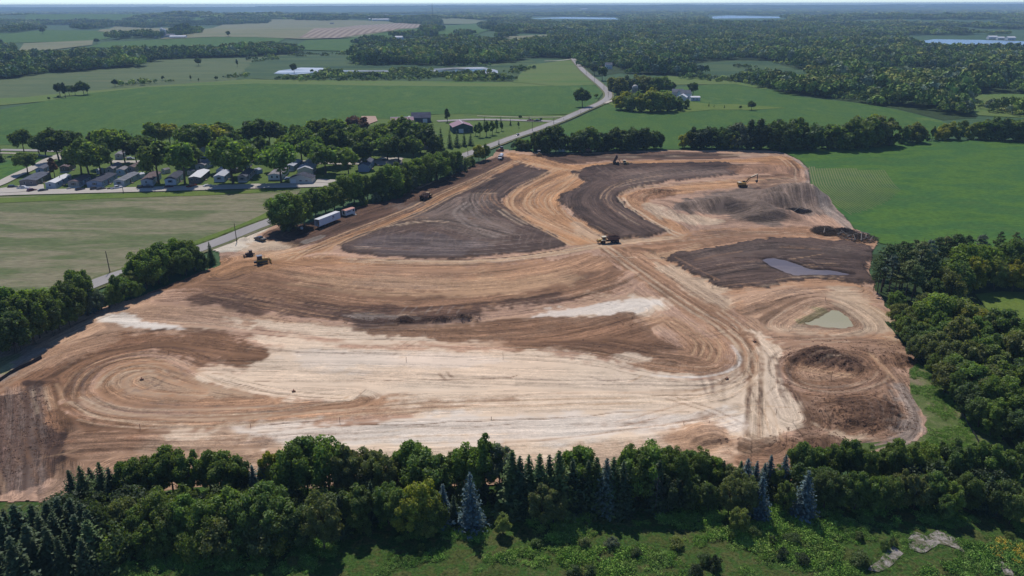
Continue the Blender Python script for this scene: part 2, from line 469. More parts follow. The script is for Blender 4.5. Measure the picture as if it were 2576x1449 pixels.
# ---- the park, the hay field beside it
sheet('lawn', [(-700, 420), (-300, 372), (0, 352), (300, 340), (640, 345), (760, 325), (900, 292), (980, 296), (1180, 284), (1300, 291), (1430, 289), (1480, 276), (1420, 300), (1340, 330), (1285, 352), (1235, 366), (1170, 396), (1050, 440), (850, 482), (690, 490), (400, 490), (0, 500), (-600, 530)], M['lawn'], 2)
sheet('crop_field', [(-500, 520), (-500, 420), (0, 402), (40, 404), (100, 400), (105, 412), (30, 440), (0, 458)], M['soy_right'], 3)
sheet('hay_field', [(-700, 560), (-300, 512), (0, 496), (400, 486), (660, 478), (760, 476), (720, 520), (690, 537), (640, 556), (560, 586), (500, 608), (380, 655), (280, 694), (180, 738), (0, 830), (-300, 900), (-900, 1000)], M['hay'], 3)
sheet('verge', [(690, 528), (720, 528), (700, 545), (650, 566), (560, 600), (430, 652), (330, 690), (240, 730), (215, 728), (330, 668), (430, 632), (520, 596), (620, 560)], M['verge'], 4, wob=1)
sheet('verge', [(-300, 520), (0, 499), (300, 489), (660, 479), (740, 480), (640, 488), (300, 500), (0, 513), (-300, 535)], M['verge'], 4, wob=1.5)
# ---- roads
road_line = [(1405, 154), (1441, 149), (1450, 160), (1466, 178), (1488, 197), (1508, 213), (1526, 230), (1531, 240), (1527, 250), (1508, 262), (1463, 281), (1413, 303), (1338, 331), (1288, 348), (1180, 388), (1000, 452), (850, 500), (706, 549), (630, 577), (550, 609), (420, 655), (285, 697), (150, 750), (-50, 830), (-300, 930)]
ribbon('road_shoulder', road_line[1:], 11.5, M['shoulder'], 4, n=10)
ribbon('road', road_line[1:], 7.6, M['asphalt'], 5, n=10)
ribbon('driveway', [(1441, 150), (1405, 154), (1370, 155)], 6, M['gravel'], 4)
ribbon('driveway', [(1465, 169), (1490, 168), (1530, 172)], 6, M['gravel'], 4)
ribbon('driveway', [(1520, 262), (1545, 254), (1600, 250), (1640, 252)], 5, M['gravel'], 5)
ribbon('driveway', [(1100, 306), (1190, 302), (1280, 303), (1340, 305), (1396, 306), (1420, 303)], 8, M['asphalt'], 4)
ribbon('driveway', [(1425, 294), (1390, 296), (1300, 296), (1200, 293)], 2.2, M['gravel'], 4)
ribbon('street', [(-500, 530), (-200, 502), (0, 488), (200, 482), (400, 477), (644, 470), (760, 467), (900, 463)], 11, M['concrete'], 5)
ribbon('street', [(-60, 486), (0, 463), (40, 443), (95, 418), (130, 400), (180, 385), (260, 377)], 7, M['concrete'], 5)
ribbon('street', [(130, 398), (300, 408), (520, 405), (760, 408), (900, 412), (1010, 398)], 7, M['concrete'], 4)
ribbon('street', [(0, 378), (100, 380), (200, 383)], 6, M['asphalt'], 4)
ribbon('dirt_path', [(-50, 384), (0, 386), (60, 388), (118, 394)], 3, M['gravel'], 4)
sheet('parking_pad', [(-60, 490), (0, 476), (60, 468), (110, 466), (112, 480), (40, 486)], M['concrete'], 6)
sheet('parking_pad', [(792, 461), (800, 452), (850, 455), (905, 458), (900, 466)], M['concrete'], 6)
sheet('parking_pad', [(942, 408), (962, 396), (1012, 402), (1012, 416), (950, 418)], M['concrete'], 6)
sheet('gravel_yard', [(905, 304), (910, 294), (945, 294), (950, 306), (925, 315)], gmat('redyard', [alb(190, 160, 142), alb(202, 172, 152)], big=20, fine=.1), 5)
# ---- water
sheet('pond_water', [(686, 186), (700, 179), (760, 171), (810, 172), (850, 178), (960, 178), (1080, 180), (1085, 174), (1130, 171), (1215, 170), (1250, 178), (1254, 184), (1212, 190), (1150, 191), (1085, 184), (960, 181), (860, 181), (800, 184), (740, 189)], M['pond'], 3, wob=3)
sheet('pond_water', [(1098, 179), (1140, 174), (1220, 175), (1225, 181), (1160, 185), (1110, 184)], water('tree_reflection', [alb(70, 84, 78), alb(96, 110, 104)], .2), 4, wob=2)  # dark sheet painted in for the trees mirrored in the pond
sheet('lake_water', [(540, 26), (560, 22), (640, 20), (900, 20), (1046, 21), (1000, 24), (800, 27), (640, 29)], M['lake'], 4, z=0.4)
sheet('lake_water', [(1340, 46), (1420, 43), (1560, 45), (1550, 51), (1460, 54), (1350, 49)], M['lake'], 4, z=0.4)
sheet('lake_water', [(1790, 42), (1830, 39), (1960, 42), (1965, 50), (1880, 52), (1796, 48)], M['lake'], 4, z=0.4)
sheet('lake_water', [(2318, 103), (2350, 99), (2480, 101), (2600, 105), (2900, 112), (2900, 128), (2600, 118), (2480, 116), (2340, 113)], M['lake'], 4, z=0.4)
# ---- the slope below the camera
sheet('rough_meadow', [(-900, 1330), (-200, 1262), (100, 1262), (160, 1235), (400, 1205), (800, 1200), (1288, 1200), (2100, 1200), (2280, 1150), (2420, 1100), (2576, 1130), (3300, 1300), (3300, 1900), (1288, 2600), (-900, 1900)], M['rough'], 2, cell=12)
sheet('weedy_slope', [(2287, 930), (2310, 915), (2370, 960), (2440, 1030), (2520, 1100), (2560, 1150), (2300, 1155), (2200, 1150), (2140, 1118), (2250, 1110), (2300, 1108), (2330, 1090), (2322, 1045), (2290, 990)], M['weedy'], 4, cell=6)
sheet('bare_stones', [(2277, 1357), (2290, 1342), (2306, 1345), (2325, 1352), (2362, 1339), (2385, 1350), (2407, 1364), (2442, 1380), (2432, 1397), (2402, 1387), (2357, 1372), (2330, 1376), (2307, 1387), (2280, 1384)], M['chalk'], 4, cell=1, wob=1.3)
sheet('bare_stones', [(2196, 1428), (2222, 1396), (2245, 1386), (2267, 1404), (2250, 1426), (2225, 1436)], M['chalk'], 4, cell=1, wob=1.3)
sheet('bare_stones', [(2500, 1420), (2512, 1412), (2530, 1428), (2536, 1446), (2515, 1444)], M['chalk'], 4, cell=1, wob=1.3)
# ---- floors of the woods
WOODS = {}
WOODS['right'] = [(1462, 160), (1478, 182), (1500, 192), (1560, 184), (1690, 190), (1850, 205), (1990, 235), (2160, 257), (2240, 272), (2370, 302), (2450, 296), (2470, 240), (2640, 240), (2900, 240), (2900, 128), (2600, 118), (2480, 116), (2340, 113), (2200, 100), (2100, 70), (1932, 60), (1720, 58), (1460, 58), (1260, 60), (1250, 78), (1390, 86), (1385, 104), (1280, 112), (1320, 146), (1440, 148)]
WOODS['centre'] = [(890, 158), (930, 163), (1060, 164), (1150, 165), (1290, 158), (1325, 150), (1285, 118), (1220, 102), (1120, 104), (1000, 116), (920, 124), (890, 134)]
WOODS['left'] = [(-400, 225), (-60, 205), (0, 198), (80, 192), (120, 183), (200, 179), (300, 172), (355, 168), (400, 150), (520, 146), (640, 144), (770, 132), (720, 119), (560, 128), (420, 138), (250, 140), (140, 146), (60, 146), (0, 135), (-60, 120), (-400, 130)]
for w in WOODS.values(): sheet('woodland_floor', w, M['wood_floor'], 1, wob=6)
sheet('woodland_floor', [(2190, 640), (2186, 720), (2205, 775), (2262, 850), (2292, 890), (2330, 930), (2400, 1000), (2470, 1070), (2540, 1130), (3000, 1350), (3000, 640), (2500, 625)], M['wood_floor'], 3, cell=10, wob=1.5)
sheet('lawn', [(2452, 742), (2520, 735), (2620, 738), (2800, 760), (2800, 860), (2620, 835), (2500, 800)], M['verge'], 5)
# bare soil showing between the rows where the crop came up thin
bd = G([(2033, 420), (2040, 452), (2050, 475), (2091, 508), (2139, 541)])
bl = smooth_line(bd, 7)
mb = MB()
k = 31
for i in range(k):
    s = i / (k - 1)
    x0 = 0.6 + i * 1.42
    n0 = max(8, int(len(bl) * (1 - 0.42 * s ** 1.3)))
    st = 0 if i < 3 else int(1 + 1.5 * s)
    p = bl[st:n0] + np.array([x0, 0])
    w = 0.42 * (1 - 0.35 * s)
    z = float(off(p[:, 1].mean(), 3))
    for j, (a, b) in enumerate(zip(p[:-1], p[1:])):
        wa = w * (1 - 0.6 * (j / len(p)) ** 2); wb = w * (1 - 0.6 * ((j + 1) / len(p)) ** 2)
        mb.add([(a[0] - wa, a[1], z), (a[0] + wa, a[1], z), (b[0] + wb, b[1], z), (b[0] - wb, b[1], z)], [(0, 3, 2, 1)] if b[1] < a[1] and False else [(3, 2, 1, 0)])
tag(mb.build('bare_soil_rows', gmat('rowsoil', [alb(136, 138, 98), alb(116, 128, 80)], big=12, fine=.25)), kind='stuff')
# ------------------------------------------------------------------ the graded building site
SITE = [(1252, 372), (1288, 377), (1400, 387), (1450, 385), (1540, 381), (1675, 377), (1790, 376), (1935, 377), (1973, 385), (2015, 404), (2037, 426), (2041, 466), (2071, 494), (2132, 549), (2150, 575), (2183, 588), (2212, 612), (2196, 637), (2192, 690), (2204, 730), (2236, 775), (2286, 830), (2306, 862), (2304, 880), (2322, 900), (2304, 922), (2292, 945), (2312, 1000), (2330, 1050), (2332, 1090), (2312, 1110), (2250, 1125), (2160, 1155), (2060, 1200), (1900, 1222), (1288, 1226), (700, 1228), (420, 1240), (180, 1256), (130, 1262), (0, 1266), (-200, 1275), (-500, 1300), (-500, 1000), (-200, 930), (0, 876), (112, 830), (200, 790), (300, 762), (352, 748), (450, 706), (556, 666), (548, 634), (500, 622), (560, 608), (640, 582), (700, 560), (706, 566), (780, 560), (894, 521), (1006, 497), (1030, 474), (1119, 446), (1194, 411), (1240, 390)]
SP = G(SITE)
C = dict(cream=(228, 204, 176), white=(234, 222, 206), pink=(182, 148, 120), tan=(176, 136, 104), orange=(184, 138, 98), path=(198, 162, 126),
         red=(136, 101, 76), brown=(126, 94, 70), dkbrown=(94, 71, 58), top=(92, 75, 66), topd=(72, 56, 49), topl=(128, 110, 98), stock=(126, 108, 95),
         grav=(208, 196, 176), green=(134, 140, 92), grey=(152, 138, 126), pale=(210, 184, 154), wet=(66, 51, 47))
# zones laid one over another: outline, colour, softness of the edge (m), raggedness (m), strength
Z = []
def zone(c, poly, soft=1.5, rag=1.6, a=1.0, lift=0.0): Z.append((C[c] if isinstance(c, str) else c, G(smooth_line(poly, 3, True)), soft, rag, a, lift))
zone('dkbrown', [(1190, 405), (1400, 385), (1500, 395), (1300, 430), (1150, 500), (1000, 560), (860, 610), (700, 625), (650, 600), (720, 560), (900, 515), (1010, 490), (1100, 450)], 3, 2)
zone('brown', [(480, 680), (640, 650), (850, 650), (1200, 660), (1500, 640), (1570, 690), (1540, 740), (1300, 770), (1100, 800), (850, 800), (650, 770), (450, 740), (380, 735)], 4, 3, .9)
zone('tan', [(640, 690), (760, 668), (950, 660), (1200, 664), (1420, 650), (1500, 640), (1540, 665), (1440, 690), (1300, 735), (1000, 738), (800, 712)], 3.5, 3, .9)
zone('path', [(740, 702), (900, 694), (1150, 705), (1400, 690), (1460, 700), (1300, 738), (1050, 742), (850, 730)], 5, 3, .55)
zone('orange', [(560, 660), (640, 640), (820, 640), (1000, 656), (900, 668), (760, 668), (620, 690), (520, 700)], 3, 2, .6)
zone('dkbrown', [(470, 752), (560, 735), (700, 750), (850, 768), (1000, 766), (1180, 770), (1330, 745), (1450, 748), (1390, 768), (1210, 784), (1190, 806), (1100, 815), (960, 828), (850, 815), (700, 794), (560, 775)], 2.5, 2.5, .9)
zone('topd', [(700, 790), (850, 785), (960, 785), (1080, 792), (1190, 790), (1200, 803), (1100, 813), (960, 824), (860, 812), (760, 800)], 2.5, 2, .7)
zone('grey', [(860, 794), (930, 790), (1010, 796), (1060, 800), (980, 806), (890, 804)], 1.2, 1.2, .5)
# pale sand in front
zone('pink', [(200, 792), (330, 770), (480, 775), (620, 790), (820, 815), (980, 830), (1200, 806), (1400, 770), (1600, 730), (1700, 790), (1660, 850), (1400, 880), (1100, 870), (900, 868), (640, 830), (420, 838), (250, 860), (120, 870), (60, 850), (120, 828)], 3, 3, .9)
zone('cream', [(560, 806), (700, 815), (850, 830), (960, 842), (1100, 850), (1250, 845), (1400, 800), (1620, 745), (1690, 780), (1640, 800), (1400, 815), (1330, 850), (1100, 872), (900, 870), (760, 850), (640, 830)], 3, 3, .9)
zone('white', [(238, 800), (300, 792), (390, 808), (470, 820), (440, 826), (330, 822), (270, 812)], 1.2, 1.4, .95)
zone('white', [(1330, 790), (1450, 770), (1620, 752), (1670, 768), (1600, 786), (1400, 796)], 2, 2, .8)
zone('red', [(0, 900), (120, 870), (300, 838), (420, 836), (560, 842), (640, 862), (680, 888), (600, 930), (420, 900), (260, 930), (200, 1000), (240, 1050), (400, 1090), (300, 1200), (100, 1180), (40, 1000), (-200, 1000), (-200, 930)], 3, 3)
zone('pink', [(100, 860), (200, 842), (320, 842), (250, 880), (120, 930), (40, 960), (-100, 1000), (-100, 960), (60, 900)], 3, 3, .55)
zone('brown', [(150, 970), (220, 900), (330, 862), (430, 845), (560, 845), (640, 864), (680, 886), (665, 920), (600, 936), (560, 922), (540, 912), (500, 925), (470, 908), (420, 896), (330, 893), (250, 918), (205, 960), (170, 1000), (180, 1040), (300, 1062), (500, 1063), (640, 1050), (560, 1068), (300, 1090), (160, 1060)], 1.6, 2.4, .92)
zone('cream', [(460, 935), (560, 930), (605, 938), (670, 918), (690, 890), (640, 850), (760, 850), (900, 866), (1080, 874), (1280, 878), (1400, 890), (1540, 905), (1640, 935), (1800, 950), (1900, 930), (1975, 980), (1995, 1020), (2010, 1060), (1960, 1100), (1900, 1130), (1600, 1200), (900, 1200), (420, 1180), (360, 1120), (420, 1078), (640, 1070), (900, 1062), (1000, 1040), (640, 1020), (520, 990), (470, 960)], 3, 2.6)
zone('tan', [(205, 990), (230, 935), (300, 905), (370, 895), (430, 902), (480, 930), (540, 960), (640, 985), (820, 1000), (1000, 1005), (960, 1030), (760, 1050), (600, 1050), (400, 1046), (270, 1032)], 3, 2, .95)
zone('orange', [(220, 1000), (250, 940), (330, 910), (420, 915), (470, 950), (460, 1000), (380, 1020), (280, 1020)], 6, 2, .35)
zone('pale', [(330, 935), (400, 930), (450, 960), (600, 990), (480, 995), (330, 985), (300, 955)], 5, 3, .5)
zone('tan', [(200, 1010), (400, 1045), (640, 1048), (860, 1030), (1080, 1012), (1300, 1008), (1150, 1030), (900, 1052), (700, 1066), (480, 1070), (280, 1058)], 2.5, 2, .75)
zone('white', [(600, 1075), (900, 1060), (1300, 1045), (1700, 1050), (1900, 1030), (1980, 1040), (1900, 1085), (1700, 1100), (1300, 1120), (900, 1120), (640, 1110)], 4, 3, .7)
zone('white', [(760, 880), (1000, 885), (1250, 895), (1200, 915), (1000, 925), (800, 915)], 4, 3, .45)
zone('pink', [(160, 1110), (400, 1085), (640, 1100), (720, 1120), (900, 1150), (700, 1200), (300, 1290), (130, 1290)], 3, 4, .75)
zone('red', [(170, 1100), (330, 1085), (440, 1095), (400, 1120), (250, 1140), (180, 1150)], 3, 3, .6)
zone('brown', [(160, 1150), (260, 1130), (420, 1120), (520, 1110), (700, 1130), (520, 1180), (240, 1230)], 4, 4, .35)
zone('pink', [(1300, 1150), (1500, 1110), (1780, 1070), (1870, 1090), (1900, 1150), (1700, 1250), (1200, 1250), (1000, 1180)], 4, 3, .6)
# brown strip across the middle of the sand
zone('brown', [(900, 828), (1080, 818), (1240, 808), (1400, 795), (1560, 788), (1600, 792), (1620, 815), (1670, 850), (1690, 880), (1640, 902), (1560, 896), (1470, 885), (1380, 876), (1290, 884), (1270, 868), (1120, 858), (980, 850)], 2.2, 2.6, .85)
zone('red', [(1240, 815), (1420, 800), (1560, 790), (1580, 810), (1640, 850), (1640, 890), (1540, 890), (1400, 870), (1290, 880), (1240, 850)], 3, 2.6, .6)
zone('tan', [(1600, 800), (1700, 800), (1790, 840), (1840, 880), (1830, 925), (1760, 945), (1640, 935), (1590, 905), (1690, 890), (1690, 850)], 3, 2, .9)
zone('brown', [(1620, 880), (1700, 850), (1780, 870), (1830, 900), (1800, 925), (1700, 922)], 4, 3, .45)
zone('cream', [(1560, 888), (1590, 890), (1640, 905), (1600, 915), (1545, 902)], 1, 1.2, .8)
# the fan right of the haul road
zone('tan', [(1530, 640), (1650, 600), (1900, 570), (2180, 590), (2196, 640), (2180, 720), (2207, 770), (2282, 855), (2100, 880), (1900, 860), (1860, 800), (1700, 720)], 3, 3)
zone('red', [(1540, 612), (1720, 596), (1930, 575), (2100, 575), (2190, 590), (2100, 605), (1900, 600), (1740, 628), (1600, 640)], 4, 3, .55)
zone('pale', [(1640, 655), (1700, 670), (1780, 706), (1830, 730), (1850, 760), (1800, 780), (1720, 735), (1650, 690)], 3, 2.4, .75)
zone('path', [(1620, 640), (1700, 630), (1760, 616), (1700, 650), (1660, 660)], 2, 2, .6)
zone('pink', [(1830, 740), (1960, 722), (2080, 722), (2170, 735), (2210, 780), (2265, 835), (2276, 852), (2080, 845), (1900, 850), (1870, 800)], 3, 3, .9)
zone('pale', [(2080, 722), (2140, 728), (2200, 775), (2262, 830), (2240, 850), (2190, 830), (2150, 790), (2100, 755)], 3, 2, .7)
zone('brown', [(1860, 770), (1960, 752), (2040, 745), (1980, 775), (1900, 800)], 3, 2, .5)
zone('green', [(1990, 805), (2030, 790), (2060, 776), (2080, 775), (2060, 800), (2020, 815)], 1.6, 1.5, .55)
zone('pale', [(1950, 820), (2010, 826), (2100, 836), (2200, 830), (2170, 844), (2040, 840), (1960, 832)], 2.4, 2, .6)
# brown spoil at the right
zone((150, 119, 96), [(1870, 832), (1980, 842), (2100, 852), (2276, 856), (2290, 880), (2308, 900), (2290, 945), (2320, 1020), (2300, 1110), (2050, 1180), (1960, 1140), (2010, 1060), (1990, 1000), (1965, 950), (1945, 912), (1970, 885), (1930, 850)], 3.0, 3.4, .9)
zone('brown', [(1950, 905), (2000, 895), (2100, 880), (2200, 880), (2280, 920), (2240, 960), (2180, 990), (2050, 1010), (2000, 990), (1970, 945)], 3, 3, .7)
zone('dkbrown', [(1985, 890), (2060, 872), (2120, 890), (2180, 925), (2175, 945), (2100, 930), (2020, 920), (1985, 915)], 2, 2.5, .8)
zone('pink', [(2005, 930), (2060, 935), (2140, 945), (2110, 962), (2040, 958)], 2, 1.6, .6)
zone('brown', [(2060, 1020), (2140, 990), (2230, 1000), (2250, 1050), (2200, 1095), (2110, 1090), (2060, 1060)], 2.5, 3, .7)
zone('dkbrown', [(2100, 1010), (2180, 1000), (2230, 1030), (2210, 1080), (2130, 1070)], 4, 4, .5)
zone('grey', [(2230, 960), (2270, 965), (2310, 1010), (2332, 1060), (2330, 1110), (2200, 1140), (2150, 1130), (2230, 1090), (2270, 1050), (2250, 1000)], 2, 1.8, .8)
zone('pale', [(2060, 1060), (2090, 1080), (2140, 1095), (2200, 1100), (2130, 1112), (2080, 1095)], 1.4, 1.4, .7)
# cream apron that the road swings round
zone('cream', [(1872, 835), (1890, 830), (1935, 850), (1972, 886), (1945, 912), (1965, 955), (1992, 1010), (2012, 1050), (1950, 1110), (1900, 1090), (1880, 1000), (1900, 940), (1885, 880)], 1.6, 1.8)
zone('tan', [(1720, 1070), (1780, 1050), (1830, 1060), (1860, 1100), (1800, 1140), (1720, 1140), (1690, 1110)], 2.5, 2, .7)
zone('brown', [(1880, 1100), (1960, 1090), (2060, 1110), (2100, 1180), (1950, 1260), (1800, 1220)], 4, 3, .7)
# topsoil fields
zone('top', [(850, 622), (871, 636), (900, 643), (1000, 648), (1094, 651), (1200, 648), (1290, 641), (1365, 632), (1432, 617), (1400, 595), (1325, 555), (1288, 530), (1265, 508), (1290, 484), (1340, 460), (1384, 434), (1350, 426), (1313, 414), (1288, 424), (1244, 446), (1190, 468), (1109, 501), (1019, 547), (944, 575), (869, 602)], .8, 1.8, 1, .55)
zone('topl', [(1000, 520), (1100, 505), (1200, 490), (1240, 500), (1230, 540), (1300, 580), (1200, 600), (1080, 560)], 6, 5, .75)
zone('topl', [(1060, 615), (1160, 605), (1260, 612), (1220, 632), (1100, 634)], 4, 3, .7)
zone((104, 94, 94), [(880, 620), (1000, 590), (1150, 600), (1240, 625), (1100, 645), (950, 640)], 5, 3, .5)
zone('topd', [(1110, 500), (1244, 448), (1315, 416), (1380, 433), (1290, 440), (1180, 490), (1050, 540)], 3, 2, .6)
zone('dkbrown', [(1300, 398), (1390, 392), (1500, 386), (1665, 381), (1840, 386), (1846, 399), (1620, 402), (1500, 408), (1440, 414), (1380, 405)], 1.5, 1.6, .95)
zone('top', [(1400, 397), (1520, 390), (1680, 387), (1830, 391), (1700, 397), (1500, 403)], 3, 2, .7)
zone('orange', [(1290, 384), (1360, 396), (1440, 415), (1520, 410), (1620, 404), (1850, 401), (1960, 392), (2010, 410), (2020, 425), (1900, 410), (1700, 410), (1590, 414), (1508, 418), (1462, 430), (1440, 444), (1470, 456), (1450, 478), (1418, 488), (1405, 515), (1432, 538), (1466, 558), (1502, 582), (1548, 604), (1520, 616), (1432, 616), (1398, 594), (1322, 553), (1286, 530), (1265, 507), (1290, 483), (1340, 459), (1386, 434), (1318, 410), (1270, 392)], 1.2, 1.4)
zone('pale', [(1440, 560), (1470, 570), (1500, 585), (1540, 602), (1490, 606), (1450, 590)], 2.5, 2, .55)
zone('top', [(1460, 426), (1508, 416), (1588, 413), (1700, 411), (1838, 411), (1860, 440), (1763, 448), (1663, 462), (1588, 478), (1556, 494), (1576, 518), (1606, 536), (1638, 560), (1679, 578), (1673, 588), (1588, 601), (1550, 601), (1500, 581), (1463, 556), (1430, 533), (1404, 512), (1419, 486), (1453, 475), (1474, 455), (1440, 442)], .6, 2.6, 1, .9)
zone('topd', [(1462, 427), (1530, 417), (1640, 413), (1838, 412), (1845, 420), (1640, 424), (1530, 432), (1480, 448), (1446, 441)], 1.5, 1.6, .7, .3)
zone('topl', [(1560, 440), (1700, 428), (1800, 430), (1840, 440), (1700, 452), (1600, 465)], 5, 3, .45)
zone('path', [(1660, 470), (1760, 462), (1880, 452), (1990, 447), (1990, 456), (1880, 468), (1760, 480), (1680, 490)], 2, 2, .6)
zone('orange', [(1560, 495), (1600, 477), (1680, 468), (1850, 452), (2000, 445), (1990, 462), (1850, 470), (1700, 490), (1640, 500), (1640, 520), (1700, 560), (1735, 585), (1700, 600), (1640, 605), (1680, 588), (1680, 576), (1640, 558), (1606, 534), (1578, 516)], 1.6, 1.6, .8)
zone('pale', [(1622, 515), (1650, 512), (1700, 535), (1760, 545), (1820, 552), (1790, 565), (1720, 562), (1660, 545)], 2, 2, .8)
zone('red', [(1590, 485), (1650, 470), (1700, 475), (1690, 492), (1640, 505), (1600, 505)], 2, 2, .8)
zone('stock', [(1690, 520), (1760, 492), (1830, 478), (1960, 446), (2010, 450), (2070, 505), (2100, 535), (2050, 545), (1985, 545), (1960, 562), (1930, 568), (1860, 552), (1800, 540), (1720, 532)], 2.5, 2.5)
zone('red', [(1890, 450), (1960, 440), (2010, 445), (1960, 470), (1900, 480)], 3, 2, .5)
zone('grey', [(1960, 380), (2010, 400), (2038, 430), (2042, 466), (2072, 494), (2132, 550), (2150, 578), (2120, 572), (2060, 520), (2025, 470), (2020, 420)], 1.6, 1.6, .8)
zone('red', [(1850, 420), (1990, 400), (2020, 430), (2020, 460), (1950, 440), (1860, 440)], 3, 2.5, .7)
zone('top', [(1664, 646), (1740, 630), (1790, 621), (1865, 607), (1940, 597), (2034, 600), (2196, 618), (2188, 664), (2183, 722), (2132, 711), (2032, 705), (1958, 720), (1826, 727), (1778, 704), (1700, 665)], .7, 2.4, 1, .5)
zone('topl', [(1760, 640), (1950, 610), (2150, 625), (2150, 640), (1950, 640), (1800, 660)], 4, 3, .4)
zone('wet', [(1912, 652), (1970, 650), (2030, 662), (2110, 680), (2150, 692), (2090, 700), (2020, 690), (1960, 676)], 1.5, 1.4, .8)
# ploughed corner, gravel, grass patch
zone('topd', [(-500, 1010), (0, 1000), (50, 966), (95, 962), (106, 1000), (110, 1050), (152, 1088), (162, 1104), (160, 1138), (126, 1200), (0, 1252), (-500, 1300)], .9, 1.2, .92)
zone('grav', [(500, 622), (560, 608), (640, 582), (690, 566), (650, 596), (700, 612), (720, 626), (640, 632), (555, 634)], 1.5, 1.4)
zone('path', [(640, 606), (720, 612), (760, 632), (700, 650), (600, 642)], 3, 2, .6)
zone('grey', [(762, 606), (790, 596), (812, 592), (806, 604), (775, 614)], .8, .8, .9)
zone('grey', [(-300, 985), (-300, 935), (0, 880), (60, 868), (112, 880), (60, 915), (0, 965)], 1.2, 1.4, .8)
zone('green', [(-300, 985), (-300, 935), (0, 895), (40, 890), (30, 915), (0, 950)], 1.5, 1.8, .75)
zone('orange', [(700, 640), (770, 625), (860, 590), (940, 565), (1040, 528), (1110, 490), (1190, 455), (1290, 402), (1300, 412), (1220, 452), (1120, 500), (1040, 540), (940, 578), (880, 602), (800, 640)], 1.4, 1.2, .75)
# main haul road from the crossing round to the front
zone('tan', [(1490, 606), (1550, 606), (1620, 650), (1720, 725), (1830, 790), (1890, 840), (1908, 890), (1910, 950), (1880, 985), (1862, 975), (1866, 940), (1856, 905), (1820, 860), (1700, 780), (1600, 700), (1520, 640)], 1.6, 1.4, .8)
zone('brown', [(1530, 625), (1600, 665), (1720, 745), (1850, 820), (1880, 860), (1860, 862), (1700, 765), (1590, 685), (1515, 640)], 1.4, 1.2, .5)
zone('pale', [(1866, 970), (1910, 950), (1922, 1080), (1872, 1090)], 3, 2, .6)
zone('path', [(860, 648), (1000, 652), (1200, 652), (1380, 634), (1540, 606), (1680, 596), (1720, 588), (1700, 600), (1560, 618), (1400, 642), (1200, 662), (1000, 662)], 1.2, 1, .85)

